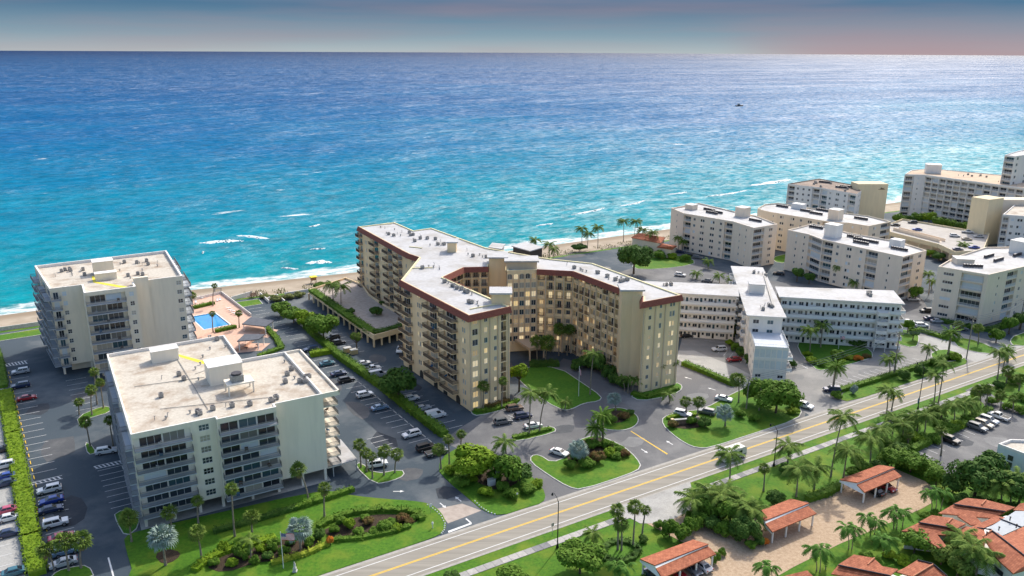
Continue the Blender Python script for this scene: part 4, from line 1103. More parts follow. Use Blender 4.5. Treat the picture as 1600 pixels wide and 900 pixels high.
# roof, rim
inn = inset(b.poly, .5); mb = MB(); mb.quad(*[(p.x, p.y, MZ - .35) for p in inn]); rf = part('roof', mb, M_['roof_white'], b.root)
mb = MB(); n = len(inn)
for k in range(n):
    a_, b_, c_, d_ = b.poly[k], b.poly[(k + 1) % n], inn[(k + 1) % n], inn[k]
    mb.quad((a_.x, a_.y, MZ), (b_.x, b_.y, MZ), (c_.x, c_.y, MZ), (d_.x, d_.y, MZ)); mb.quad((d_.x, d_.y, MZ), (c_.x, c_.y, MZ), (c_.x, c_.y, MZ - .35), (d_.x, d_.y, MZ - .35))
link('parapet', mb.mesh('parapet', M_['trim_yellow']), rf)
def rim(pts):
    """tile skirt along an open run of wall corners, mitred, outward on the right-hand side"""
    offs = []
    for i, p in enumerate(pts):
        e1 = (pts[i] - pts[i - 1]).normalized() if i else None; e2 = (pts[i + 1] - pts[i]).normalized() if i < len(pts) - 1 else None
        n1 = Vector((e1.y, -e1.x, 0)) if e1 else None; n2 = Vector((e2.y, -e2.x, 0)) if e2 else None
        if n1 is None: o = n2
        elif n2 is None: o = n1
        else:
            o = (n1 + n2).normalized(); o = o / max(.45, o.dot(n1))
        offs.append(o)
    mb = MB()
    for i in range(len(pts) - 1):
        p, q, o1, o2 = pts[i], pts[i + 1], offs[i], offs[i + 1]
        t0, t1 = p + o1 * .25 + Z * (MZ + .12), q + o2 * .25 + Z * (MZ + .12)
        u0, u1 = p + o1 * .95 + Z * (MZ - 1.45), q + o2 * .95 + Z * (MZ - 1.45)
        w0, w1 = p + o1 * .01 + Z * (MZ - 1.45), q + o2 * .01 + Z * (MZ - 1.45)
        i0, i1 = p - o1 * .05 + Z * (MZ + .12), q - o2 * .05 + Z * (MZ + .12)
        mb.quad(u0, u1, t1, t0); mb.quad(w0, w1, u1, u0); mb.quad(t0, t1, i1, i0)
    part('tile_rim', mb, M_['mansard'], b.root)
rim([A[0], A[1], A[2]]); rim([ptsM[2] + (ptsM[3] - ptsM[2]) * .55, ptsM[3], ptsM[4], ptsM[5]]); rim([ptsM[9], ptsM[10], ptsM[11]]); rim([ptsM[13], ptsM[14], ptsM[15]]); rim([ptsM[22], ptsM[23], ptsM[24], ptsM[25]])
# central tower
tw = [mp_(757, 412), mp_(843, 412), mp_(843, 403), mp_(757, 403)]
def tower(z0, z1, x0, x1, yb, dep, m, name, cap=True):
    p, q = G(x0, yb, MZ), G(x1, yb, MZ); e = (q - p); nn = Vector((-e.y, e.x, 0)).normalized() * dep
    mb = MB(); mb.prism([p, q, q + nn, p + nn], z0, z1); o = part(name, mb, m, b.root)
    if cap:
        c = inset(ccw([p, q, q + nn, p + nn]), -.6); mb = MB(); mb.prism(c, z1, z1 + .45, bottom=True); link('cap', mb.mesh('cap', M_['roof_white']), o)
    return o
tower(0, 29.2, 764, 791, 414, 7, ml, 'stair_tower')
tower(26, 29.0, 791, 839, 419, 6, M_['w_m2'], 'centre_attic')
p, q = G(791, 422, 26.6), G(839, 421, 26.6); mb = MB(); e = q - p
for i in range(6):
    c = p + e * ((i + .5) / 6); c.z = 26.3
    n2 = 8; w = e.length / 6 * .36; pts = [(-w, 0)] + [(-w * math.cos(math.pi * t / n2), .9 + w * math.sin(math.pi * t / n2)) for t in range(n2 + 1)] + [(w, 0)]
    en = e.normalized(); o_ = Vector((en.y, -en.x, 0)) * .06
    mb.quad(*[c + en * x + Z * z + o_ + V * 1.0 for x, z in pts])
part('attic_arches', mb, GLIT[1], b.root)
tower(20, 30.0, 699, 713, 393, 4.5, ml, 'lift_tower')
tower(0, 29.6, 768, 797, 474, 5.0, ml, 'wing_stair_tower')
tower(0, 28.2, 972, 1004, 461, 5.0, M_['w_m'], 'end_stair_tower')
# entrance canopy under the centre
pc = [G(795, 525, 4.2), G(828, 545, 4.2), G(850, 540, 4.2), G(838, 520, 4.2)]
mb = MB(); mb.prism(ccw(pc), 3.4, 4.3, bottom=True)
for q in pc[:3]: mb.cbox((q.x, q.y + .5, 0), .5, .5, 3.4)
part('porte_cochere', mb, M_['w_m2'], b.root)
zr = MZ - .35; P = lambda x, y: G(x, y, zr)
for zone, n, sd in (([P(650, 412), P(685, 415), P(700, 425), P(670, 428)], 8, 1), ([P(690, 437), P(740, 462), P(747, 466), P(697, 445)], 16, 2), ([P(735, 468), P(755, 476), P(748, 482), P(730, 474)], 6, 3), ([P(590, 355), P(640, 362), P(660, 380), P(610, 372)], 14, 4), ([P(640, 365), P(690, 375), P(720, 390), P(670, 388)], 18, 5), ([P(870, 412), P(920, 415), P(1000, 445), P(960, 440)], 18, 6), ([P(725, 390), P(760, 400), P(765, 408), P(730, 400)], 6, 7)):
    clutter(b, zone, zr, n, ['ac', 'vent', 'pipe', 'vent', 'ac'], ANG, 60 + sd)
for pts in (((642, 420), (676, 419)), ((735, 484), (782, 475)), ((612, 350), (585, 352)), ((660, 388), (640, 386))):
    mb = MB(); p, q = P(*pts[0]), P(*pts[1]); e = (q - p); nn = Vector((-e.y, e.x, 0)).normalized() * .35
    mb.box(p, e, nn, Z * .3); part('roof_kerb', mb, M_['trim_yellow'], b.root)
MAIN = b

# raised pool deck over a garage beside the beach wing
dk = [G(x, y, 3.6) for x, y in ((482, 455), (584, 527), (632, 514), (640, 500), (600, 478), (577, 462), (566, 446), (540, 436))]
dr_ = ccw([Vector((p.x, p.y, 0)) for p in dk]); cc = sum(dr_, Vector()) / len(dr_)
root = thing('raised_terrace', 'raised concrete terrace over a parking deck, beside the beach wing', 'terrace', (cc.x, cc.y, 0))
mb = MB(); mb.prism(dr_, 2.6, 3.6, 0, 1, bottom=True); part('deck', mb, [M_['w_m'], M_['plaza']], root)
mb = MB(); inn = inset(dr_, .3); n = len(inn)
for k in range(n):
    a_, b_, c_, d_ = dr_[k], dr_[(k + 1) % n], inn[(k + 1) % n], inn[k]
    mb.quad(*[(p.x, p.y, 4.35) for p in (a_, b_, c_, d_)]); mb.quad((d_.x, d_.y, 4.35), (c_.x, c_.y, 4.35), (c_.x, c_.y, 3.6), (d_.x, d_.y, 3.6)); mb.quad((a_.x, a_.y, 3.6), (b_.x, b_.y, 3.6), (b_.x, b_.y, 4.35), (a_.x, a_.y, 4.35))
part('parapet', mb, M_['w_m'], root)
p0, p1, p2 = [G(x, y, 3.6) for x, y in ((482, 455), (584, 527), (632, 514))]
mb0 = MB(); mb0.cbox((0, 0, 0), .5, .5, 2.6); cm = mb0.mesh('column', M_['w_m'])
inw = (cc - Vector((p1.x, p1.y, 0))).normalized() * .6
for k in range(13):
    p = p0 + (p1 - p0) * (k / 12) ; link('column', cm, root, Vector((p.x, p.y, 0)) + inw - Vector((cc.x, cc.y, 0)), ANG)
for k in range(1, 4):
    p = p1 + (p2 - p1) * (k / 4); link('column', cm, root, Vector((p.x, p.y, 0)) + inw - Vector((cc.x, cc.y, 0)), ANG)
mb = MB(); pb = inset(dr_, 6.5); mb.prism(pb, 0, 2.59); part('garage_wall', mb, M_['w_m2'], root)
# ------------------------------------------------------------------ white X-shaped apartment house
wx = M_['w_x']
def gallery(b, P0, P1, zs, nb, wide=1.25, lit=0, rail='rail_white'):
    """open walkways at every floor in front of a windowed wall"""
    P0, P1 = Vector((P0.x, P0.y, 0)), Vector((P1.x, P1.y, 0)); d = P1 - P0; ln = d.length
    bays = []
    for i in range(nb):
        bays += [('w', 2.2, {'w': 1.5, 'h': 1.2, 'mull': 1}), ('w', 1.2, {'w': .85, 'h': 2.05, 'sill': .06, 'mull': 0}), ('w', 1.6, {'w': .8, 'h': 1.0, 'sill': 1.1, 'mull': 0})]
    b.facade(P0, P1, zs, bays)
    rz = math.atan2(d.y, d.x); m = (P0 + P1) / 2
    for z in zs[1:-1]:
        o = b.put('walkway', slab_mesh(q5(ln), wide, wx), (m.x, m.y, z), rz)
        link('railing', railing_mesh(q5(ln) - .1, wide - .08, M_[rail], 'solid'), o)
def roof_slab(b, poly, z, over=.9, th=.35, m=None):
    p = inset(ccw([Vector((q.x, q.y, 0)) for q in poly]), -over); mb = MB(); mb.prism(p, z - th, z, 1, 0, bottom=True)
    return part('roof', mb, [m or M_['roof_white'], M_['w_w']], b.root)
XZ = 15.4
F = frame_of(1171, 493, XZ, R(-10)); ax = R(-10)
sp = [F(0, 0), F(9.8, 0), F(9.8, 58), F(0, 58)]
b = Bld('white_apartment_house', 'white cross shaped apartment house with open walkways and flat overhanging roofs', sp, XZ, wx, 31, glassw=(6, 5, 2, 3, 1))
zx = levels(0, .1, 3.0, 5)
b.facade(sp[0], sp[1], zx, [('w', 3, {'w': 1.8, 'h': 1.3}), ('w', 3, {'w': 1.8, 'h': 1.3}), ('-', 1)])
b.facade(sp[1], sp[2], zx, [('w', 3, {'w': 1.4})] * 14); b.blank(2)
b.facade(sp[3], sp[0], zx, [('P', 4, {'proj': 1.2, 'dw': .5, 'rm': M_['rail_white'], 'style': 'solid'}), ('w', 3, {'w': 1.4}), ('w', 3, {'w': 1.4})] * 5)
# lower front block with glazed porches
fz = 10.6; fo = [F(.6, -13.5), F(10.0, -13.5), F(10.0, 0), F(.6, 0)]
zf = [.1, 3.2, 6.7, 10.2]
P0, P1 = fo[0], fo[1]
b.facade(P0, P1, zf[:2], [('w', 3, {'w': 1.6, 'h': 1.0}), ('-', 3), ('w', 3, {'w': 1.6, 'h': 1.0})], ztop=3.2)
por = [mat('porch_screen', (0.62, 0.64, 0.64), .6, var=.05, scale=1)]
b.facade(P0, P1, zf[1:], [('w', 1, {'w': 1.45, 'h': 2.6, 'sill': .45, 'mull': 0, 'g': lambda fi: b.rg.choice([por[0], por[0], SHUT])})] * 6, ztop=fz)
b.facade(fo[1], fo[2], zf, [('P', 4, {'proj': 1.5, 'dw': .5, 'rm': M_['rail_white'], 'style': 'solid', 'only': up})] * 3, ztop=fz)
b.facade(fo[3], fo[0], zf, [('w', 3, {'w': 1.5})] * 3, ztop=fz)
mb = MB(); mb.quad(*[(p.x, p.y, fz - .3) for p in fo]); part('terrace_floor', mb, mat('terrace_blue_grey', (0.55, 0.58, 0.62), .8, var=.06, scale=1), b.root)
for i in (0, 1, 3):
    p, q = fo[i], fo[(i + 1) % 4]; m = (p + q) / 2; e = q - p
    b.put('railing', railing_mesh(q5(e.length), 0.0, M_['rail_white'], 'open', False), (m.x, m.y, fz - .3), math.atan2(e.y, e.x))
# wings
lw = [F(-25, 21), F(0, 21), F(0, 30), F(-31, 30)]
lw = [Vector((q.x, q.y, 0)) for q in (G(1040, 457, XZ), G(1151, 463, XZ), G(1149, 447, XZ), G(1000, 441, XZ))]
gallery(b, lw[0], lw[1], zx, 5)
b.wall.quad(*[(p.x, p.y, z) for p, z in ((lw[2], 0), (lw[3], 0), (lw[3], XZ), (lw[2], XZ))]); b.wall.quad(*[(p.x, p.y, z) for p, z in ((lw[3], 0), (lw[0], 0), (lw[0], XZ), (lw[3], XZ))])
rw = [Vector((q.x, q.y, 0)) for q in (G(1221, 464, XZ), G(1409, 475, XZ), G(1393, 456, XZ), G(1215, 450, XZ))]
gallery(b, rw[0], rw[1], zx, 7)
b.facade(rw[1], rw[2], zx, [('P', 4, {'proj': 1.6, 'dw': .5, 'rm': M_['rail_white'], 'style': 'solid'})] * 2); b.wall.quad(*[(p.x, p.y, z) for p, z in ((rw[2], 0), (rw[3], 0), (rw[3], XZ), (rw[2], XZ))])
b.finish()
for k, pl in enumerate((sp, lw, rw)): roof_slab(b, pl, XZ + (.35, .3, .3)[k], over=(.9, .8, .8)[k])
zr = XZ + .35; P = lambda x, y: G(x, y, zr)
clutter(b, [P(1185, 476), P(1208, 476), P(1212, 486), P(1190, 486)], zr, 7, ['ac', 'pipe', 'vent'], ax, 1); clutter(b, [P(1175, 424), P(1195, 424), P(1197, 432), P(1178, 432)], zr, 7, ['ac', 'pipe', 'vent'], ax, 2)
clutter(b, [P(1030, 442), P(1050, 442), P(1052, 450), P(1035, 448)], zr - .05, 5, ['ac', 'vent'], ax, 3); clutter(b, [P(1353, 458), P(1366, 458), P(1368, 463), P(1355, 463)], zr - .05, 4, ['ac', 'ac', 'vent'], ax, 4)
mb = MB(); p, q = P(1193, 432), P(1207, 480); e = q - p; mb.box(p, e, Vector((-e.y, e.x, 0)).normalized() * .6, Z * .45); part('roof_duct', mb, M_['grey_unit'], b.root)
b.sub_box('lift_penthouse', P(1181, 456), 5.0, 4.2, 3.0, ax, wx, cap=M_['roof_white'])
# external stair stacks on the right wing
e = (rw[1] - rw[0]); en = e.normalized(); on = Vector((en.y, -en.x, 0))
st = rw[0] + e * .80
mb = MB()
for k, z in enumerate(zx[1:-1]):
    mb.box(st + on * 1.3 + Z * (z - .2), en * 3.4, on * 2.2, Z * .2)
    z0 = zx[k]; a = st + on * 1.4 + en * .2; 
    for j in range(8):
        mb.box(a + en * (j * .38) + Z * (z0 + (j + 1) * .34), en * .4, on * 1.0, Z * .08)
    mb.box(st + on * 3.4 + Z * z, en * 3.4, on * .06, Z * 1.0); mb.box(st + on * 1.3 + Z * z, en * .06, on * 2.1, Z * 1.0); mb.box(st + on * 1.3 + en * 3.34 + Z * z, en * .06, on * 2.1, Z * 1.0)
for x in (0, 3.25): mb.box(st + on * 3.35 + en * x, en * .15, on * .15, Z * 13.2)
part('stair_stack', mb, M_['w_w'], b.root)

# ------------------------------------------------------------------ beige condominiums on the right
def pxb(name, label, pts, top, wallm, seed, **k):
    return Bld(name, label, [G(x, y, top) for x, y in pts], top, wallm, seed, near=False, **k)
def edges_front(b):
    """indices of edges whose outward normal faces the camera"""
    out = []
    for i in range(len(b.poly)):
        p, q = b.edge(i); d = q - p; n = Vector((d.y, -d.x)); m = (p + q) / 2
        out.append(n.dot(Vector((-m.x, -m.y))) > 0)
    return out
def dress(b, zs, specs, z0=0.0):
    vis = edges_front(b)
    for i in range(len(b.poly)):
        if i in specs: b.facade(*b.edge(i), zs, specs[i])
        elif vis[i]:
            ln = (b.edge(i)[1] - b.edge(i)[0]).length; k = max(1, int(ln / 4))
            b.facade(*b.edge(i), zs, [('w', 4, {'w': 1.5, 'h': 1.25})] * k)
        else: b.blank(i, zs[0])
    b.finish()
W2 = ('w', 4.2, {'w': 1.0, 'n': 2, 'gap': .12, 'h': 1.3, 'mull': 0}); W1 = ('w', 2.6, {'w': 1.2, 'h': 1.25}); BL = ('L', 3.6, {'depth': 1.1, 'pier': .5, 'dw': .8})
SMW = ('w', 3.0, {'w': .7, 'h': 1.1, 'mull': 0})
gk = dict(glassw=(6, 4, 1, 2, 1), rail='rail_white', shut=.12)
zg = levels(0, .3, 2.95, 6)
b = pxb('beige_condominium', 'beige condominium nearest the sea with stepped end, behind the red roofed house', [(1049, 325), (1068, 333), (1146, 346), (1178, 356), (1215, 350), (1182, 337), (1156, 332), (1092, 317)], 18.6, M_['w_g'], 41, **gk)
dress(b, zg, {0: [SMW], 1: [BL, W1, W2, W2, W1, BL], 2: [('-', 2), SMW, SMW, ('-', 2)], 3: [BL, W2]})
b.roof(M_['roof_white'], par=.6); zr = 18.0; P = lambda x, y: G(x, y, zr)
rk = unit_mesh('rack')
for x, y in ((1108, 329), (1120, 333), (1112, 334), (1180, 346)): b.put('condenser_rack', rk, P(x, y), R(-52))
b.sub_box('lift_penthouse', P(1160, 338), 5, 5, 4.4, R(-52), M_['w_g'], cap=M_['w_w']); b.sub_box('stair_penthouse', P(1080, 327), 4.5, 4, 2.4, R(-52), M_['w_g'], cap=M_['w_w'])

b = pxb('round_ended_condominium', 'warm beige condominium with a rounded seaward end in the second row', [(1184, 325), (1190, 328), (1203, 331), (1300, 347), (1326, 348), (1358, 353), (1392, 346), (1357, 337), (1300, 330), (1216, 317), (1195, 319)], 18.2, M_['w_g2'], 42, **gk)
dress(b, zg, {0: [('-', 1)], 1: [('-', 1)], 2: [SMW, W2, W2, W1, W2, W1, BL], 3: [('-', 1)], 4: [SMW, SMW, ('-', 1)], 5: [W2, BL]})
b.roof(M_['roof_white'], par=.6); zr = 17.6; P = lambda x, y: G(x, y, zr)
for x, y in ((1222, 324), (1260, 331), (1275, 335), (1285, 330), (1345, 343)): b.put('condenser_rack', rk, P(x, y), R(-50))
b.sub_box('lift_penthouse', P(1305, 343), 5, 5, 4.8, R(-50), M_['w_g'], cap=M_['w_w']); b.sub_box('stair_penthouse', P(1248, 326), 6, 4, 2.6, R(-50), M_['w_w'])

b = pxb('stepped_condominium', 'beige condominium with a tall lift block, standing directly behind the white walkways', [(1231, 359), (1264, 366), (1285, 374), (1411, 401), (1448, 391), (1404, 377), (1325, 363), (1271, 349)], 18.2, M_['w_g'], 43, **gk)
dress(b, zg, {0: [('-', 2), SMW, SMW], 1: [BL], 2: [BL, W1, W2, W1, BL, ('-', 1.5), SMW, ('-', 2)], 3: [BL, W2]})
b.roof(M_['roof_white'], par=.6); zr = 17.6; P = lambda x, y: G(x, y, zr)
for x, y in ((1335, 372), (1345, 376), (1360, 379), (1345, 381), (1275, 357), (1405, 391)): b.put('condenser_rack', rk, P(x, y), R(-50))
b.sub_box('lift_penthouse', P(1301, 370), 5.5, 5, 5.4, R(-50), M_['w_w'], cap=M_['w_w']); b.sub_box('stair_penthouse', P(1401, 385), 4.5, 4, 3.0, R(-50), M_['w_w'])

b = pxb('corner_condominium', 'beige corner condominium with deep balconies above the right end of the avenue', [(1466, 416), (1545, 429), (1680, 398), (1650, 384), (1540, 386), (1490, 402)], 19.0, M_['w_g'], 44, **gk)
zg2 = levels(0, .3, 3.02, 6)
dress(b, zg2, {0: [('-', .5), ('w', 5, {'w': 3.4, 'h': 1.1, 'mull': 3}), ('-', .6), ('L', 6, {'depth': 1.4, 'dw': .9}), ('-', .8)], 1: [('-', 2), SMW, ('-', 1), BL, W1, W2, W1, BL, W2, W1]})
b.roof(M_['roof_white'], par=.6); zr = 18.4; P = lambda x, y: G(x, y, zr)
for x, y, a in ((1520, 418, -10), (1545, 402, 35), (1560, 408, 35), (1590, 400, 35)): b.put('condenser_rack', rk, P(x, y), R(a))
b.sub_box('lift_penthouse', P(1598, 396), 7, 7, 5, R(30), M_['w_w'], cap=M_['w_w']); b.sub_box('stair_penthouse', P(1504, 412), 6, 5, 2.2, R(-10), M_['w_g'], cap=M_['w_w'])

b = pxb('brown_roofed_condominium', 'cream condominium with a brown flat roof and a tall blank butter coloured tower', [(1231, 287), (1282, 293), (1338, 303), (1346, 298), (1330, 288), (1280, 279)], 21.5, M_['w_w'], 45, **gk)
zy = levels(0, .3, 2.95, 7)
dress(b, zy, {0: [BL, W1, W1, W1, BL], 1: [BL, W1, W2, W1, BL]})
b.roof(M_['roof_brown'], par=.4, parm=M_['roof_brown']); zr = 21.1
clutter(b, [G(x, y, zr) for x, y in ((1250, 286), (1290, 284), (1335, 296), (1320, 300))], zr, 14, ['ac', 'vent', 'rack'], R(-40), 5)
p, q = G(1341, 289, 24), G(1388, 289, 24); e = q - p; nn = Vector((-e.y, e.x, 0)).normalized() * 9
mb = MB(); mb.prism([p, q, q + nn, p + nn], 0, 24.5); tw_ = part('tower', mb, M_['w_y'], b.root)
# leaf-like emblem on the tower face
mb = MB(); en = e.normalized(); on = Vector((en.y, -en.x, 0)) * .05; c = p + e * .80; c.z = 21.6
for k in range(7):
    a0 = R(15 + k * 24); l_ = 1.5 + .5 * math.sin(k * 2.0); d_ = en * math.cos(a0) + Z * math.sin(a0) * .75; w_ = (en * -math.sin(a0) + Z * math.cos(a0)) * .16
    mb.quad(c + on - w_ * .4, c + on + d_ * l_ * .5 - w_, c + on + d_ * l_, c + on + d_ * l_ * .5 + w_)
mb.quad(c + on - en * 1.9 - Z * .1, c + on + en * 1.9 - Z * .1, c + on + en * 1.9 + Z * .12, c + on - en * 1.9 + Z * .12)
link('emblem', mb.mesh('emblem', mat('emblem_brown', (0.12, 0.07, 0.03), .6)), tw_)

b = pxb('long_condominium', 'long white condominium with rows of grey balconies and a tan roof, far right', [(1414, 272), (1446, 273), (1640, 299), (1640, 280), (1452, 263), (1424, 266)], 25.0, M_['w_w'], 46, **gk)
zw = levels(0, .3, 3.0, 8)
dress(b, zw, {0: [('L', 4, {'depth': 1.2}), SMW, ('-', 1)], 1: [('L', 4.4, {'depth': 1.2, 'pier': .35, 'dw': .92})] * 16})
b.roof(M_['roof_tan'], par=.35, parm=M_['w_w']); zr = 24.65
b.sub_box('lift_penthouse', G(1457, 270, zr), 8, 7, 5, R(-20), M_['w_w'], cap=M_['w_w'])
clutter(b, [G(x, y, zr) for x, y in ((1480, 272), (1520, 272), (1620, 288), (1600, 292))], zr, 16, ['ac', 'vent'], R(-20), 6)

b = pxb('glazed_tower', 'white tower with green glass balconies at the far right horizon', [(1570, 242), (1586, 244), (1660, 234), (1630, 228), (1590, 236)], 40, M_['w_w'], 47, glassw=(1, 2, 6, 0, 0), rail='rail_white')
zt = levels(0, .5, 3.3, 12); zt[-1] = 39.4
dress(b, zt, {0: [('L', 6, {'depth': 1.5, 'pier': .5, 'dw': .95})], 1: [('w', 4, {'w': 2, 'h': 1.6}), ('-', 2)] * 5})
b.roof(M_['roof_white'], par=.5)

b = pxb('cream_tower_condominium', 'white condominium with a blank cream stair tower beside the parking deck', [(1567, 335), (1660, 342), (1660, 318), (1590, 316)], 20, M_['w_w'], 48, **gk)
dress(b, levels(0, .3, 3.2, 6), {0: [BL, W1, W2, W1, BL, W2, W1, BL]})
b.roof(M_['roof_gravel'], par=.5)
p, q = G(1546, 312, 23.5), G(1569, 309, 23.5); e = q - p; nn = Vector((-e.y, e.x, 0)).normalized() * 9
mb = MB(); mb.prism([p, q, q + nn, p + nn], 0, 23.5); part('stair_tower', mb, M_['w_y'], b.root)
mb = MB(); q2 = G(1640, 314, 22); mb.prism([q, q2, q2 + nn, q + nn], 0, 22.5); part('rear_wing', mb, M_['w_g'], b.root)

# parking deck
dk = ccw([Vector((p.x, p.y, 0)) for p in [G(x, y, 6) for x, y in ((1387, 353), (1410, 344), (1546, 367), (1536, 394), (1492, 396), (1466, 384), (1391, 365))]]); cc = sum(dk, Vector()) / len(dk)
root = thing('parking_deck', 'open parking deck with a pale concrete roof level between the condominiums', 'parking deck', (cc.x, cc.y, 0))
mb = MB(); mb.prism(dk, 4.9, 6.0, 0, 1, bottom=True); part('deck', mb, [M_['w_y'], mat('deck_concrete', (0.40, 0.37, 0.33), .9, rgb2=(.48, .45, .41), scale=.3)], root)
mb = MB(); inn = inset(dk, .25); n = len(dk)
for k in range(n):
    a_, b_, c_, d_ = dk[k], dk[(k + 1) % n], inn[(k + 1) % n], inn[k]
    mb.quad(*[(p.x, p.y, 6.9) for p in (a_, b_, c_, d_)]); mb.quad((d_.x, d_.y, 6.9), (c_.x, c_.y, 6.9), (c_.x, c_.y, 6), (d_.x, d_.y, 6)); mb.quad((a_.x, a_.y, 6), (b_.x, b_.y, 6), (b_.x, b_.y, 6.9), (a_.x, a_.y, 6.9))
part('parapet', mb, M_['w_y'], root)
mb = MB(); mb.prism(inset(dk, 4), 0, 4.9); part('inner_wall', mb, M_['w_g'], root)
mb0 = MB(); mb0.cbox((0, 0, 0), .6, .6, 4.9); cm = mb0.mesh('column', M_['w_y'])
for k in range(n):
    p, q = inn[k], inn[(k + 1) % n]; m = max(1, int((q - p).length / 6))
    for j in range(m): r_ = p + (q - p) * ((j + .5) / m); link('column', cm, root, r_ - cc)
mb = MB(); p, q = G(1393, 360, 6), G(1465, 379, 6); e = q - p; nn = Vector((-e.y, e.x, 0)).normalized()
mb.box(Vector((p.x, p.y, 6)) + nn * 1.0, e, nn * 3.5, Z * .05); mb.box(Vector((p.x, p.y, 6)) + nn * 1.0, e, nn * .2, Z * 1.5); mb.box(Vector((p.x, p.y, 6)) + nn * 4.5, e, nn * .2, Z * 1.5)
part('ramp', mb, M_['w_g'], root)

# ------------------------------------------------------------------ houses
tile = mat('clay_tile', (0.36, 0.110, 0.052), 0.8, rgb2=(0.53, 0.195, 0.10), scale=1.3, bump=0.1, detail=6)
def tile_mat(name, ang, rowc=.36, colc=.30):
    m = tile.copy(); m.name = name; nt = m.node_tree; N, L = nt.nodes, nt.links; b_ = N['Principled BSDF']
    prev = b_.inputs['Base Color'].links[0].from_socket
    g_ = N.new('ShaderNodeNewGeometry'); mp = N.new('ShaderNodeMapping'); mp.inputs['Rotation'].default_value = (0, 0, -ang); L.new(g_.outputs['Position'], mp.inputs[0])
    bk = N.new('ShaderNodeTexBrick'); L.new(mp.outputs[0], bk.inputs['Vector']); bk.inputs['Scale'].default_value = 1.0; bk.inputs['Brick Width'].default_value = colc * 2; bk.inputs['Row Height'].default_value = rowc; bk.inputs['Mortar Size'].default_value = .03
    bk.inputs['Color1'].default_value = (1.0, .95, .9, 1); bk.inputs['Color2'].default_value = (.72, .62, .6, 1); bk.inputs['Mortar'].default_value = (.55, .45, .42, 1)
    mx = N.new('ShaderNodeMixRGB'); mx.blend_type = 'MULTIPLY'; mx.inputs[0].default_value = .85; L.new(prev, mx.inputs[1]); L.new(bk.outputs['Color'], mx.inputs[2]); L.new(mx.outputs[0], b_.inputs['Base Color'])
    return m
TILE = tile_mat('clay_tile_roof', ANG)
dkm = mat('flashing_dark', (0.04, 0.04, 0.05), .6)
def slab3(mb, pts, th=.22, m=0):
    """tilted slab from 3D points (top face), thickness downwards"""
    top_ = [Vector(p) for p in pts]; nrm = (top_[1] - top_[0]).cross(top_[2] - top_[0])
    if nrm.z < 0: top_.reverse()
    bot = [p - Z * th for p in top_]; n = len(top_)
    mb.quad(*top_, m=m); mb.quad(*reversed(bot), m=m)
    for k in range(n): mb.quad(bot[k], bot[(k + 1) % n], top_[(k + 1) % n], top_[k], m=m)
def plane(parent, pts, name='roof_slope', m=None, th=.22):
    mb = MB(); slab3(mb, pts, th); return part(name, mb, m or TILE, parent)
def cap_tiles(parent, p, q, n, nm='ridge_tile'):
    """row of half-round ridge tiles"""
    p, q = Vector(p), Vector(q); e = (q - p); l_ = e.length / n
    def f():
        mb = MB(); mb.tube((-.28, 0, 0), (.28, 0, 0.03), .13, .11, 8); return mb.mesh('ridge_tile', mat('ridge_tile_clay', (.62, .26, .14), .8))
    me = cached(('ridge',), f)
    for i in range(n):
        o = link(nm, me, parent, p + e * ((i + .5) / n) - Vector(parent.location))
        o.rotation_euler = (0, -math.atan2(e.z, math.hypot(e.x, e.y)), math.atan2(e.y, e.x))
def carport(label, up_, lo, zu, zl, posts, nb):
    """two staggered tiled shed roofs on white posts"""
    U4 = [G(x, y, z) for (x, y), z in zip(up_, zu)]; L4 = [G(x, y, z) for (x, y), z in zip(lo, zl)]
    c = sum(U4 + L4, Vector()) / 8
    root = thing('carport', label, 'carport', (c.x, c.y, 0), 0, 'tile roofed carports')
    plane(root, U4); plane(root, L4)
    # clerestory between the two roofs
    mb = MB(); a, b_ = U4[1] - Z * .22, U4[2] - Z * .22; s0, s1 = L4[0] + Z * .02, L4[3] + Z * .02
    mb.quad(s0, s1, b_, a); part('clerestory', mb, M_['w_t'], root)
    mb = MB(); mb.quad(U4[0] - Z * .25, U4[1] - Z * .25, L4[0] - Z * .3, L4[1] - Z * .3, L4[1] - Z * .62, U4[0] - Z * .62); mb.quad(U4[3] - Z * .25, U4[2] - Z * .25, L4[3] - Z * .3, L4[2] - Z * .3, L4[2] - Z * .62, U4[3] - Z * .62)
    part('gable_board', mb, M_['w_t'], root)
    pm = None
    for p, z in posts:
        mb = MB(); mb.cbox((0, 0, 0), .26, .26, z)
        link('post', cached(('post', round(z, 2)), lambda: mb.mesh('post', M_['w_t'])), root, Vector((p.x, p.y, .03)) - Vector((c.x, c.y, 0)), ANG)
    return root, U4, L4
def cp(label, up_, lo):
    zu, zl = (3.2, 3.9, 3.9, 3.2), (3.5, 2.9, 2.9, 3.5)
    U4 = [G(x, y, z) for (x, y), z in zip(up_, zu)]; L4 = [G(x, y, z) for (x, y), z in zip(lo, zl)]
    posts = []
    for i in range(4):
        t = i / 3 * .92 + .04
        p = L4[1] + (L4[2] - L4[1]) * t; q = U4[0] + (U4[3] - U4[0]) * t
        posts += [(p + (q - p) * .06, 2.65), (q + (p - q) * .06, 2.95)]
    return carport(label, up_, lo, zu, zl, posts, 4)
cp('tile roofed carport beside the tall leaning palm, farthest from the viewer', ((1312, 749), (1340, 754), (1398, 730), (1374, 726)), ((1339, 757), (1351, 769), (1409, 744), (1396, 733)))
cp('tile roofed carport in the middle of the paved court, with an empty sunlit bay', ((1177, 802), (1196, 813), (1264, 786), (1236, 779)), ((1196, 818), (1207, 831), (1276, 802), (1262, 790)))
cp('tile roofed carport with parked cars at the bottom edge near the round tree', ((1000, 873), (1023, 883), (1107, 850), (1083, 843)), ((1025, 888), (1035, 903), (1119, 865), (1106, 853)))

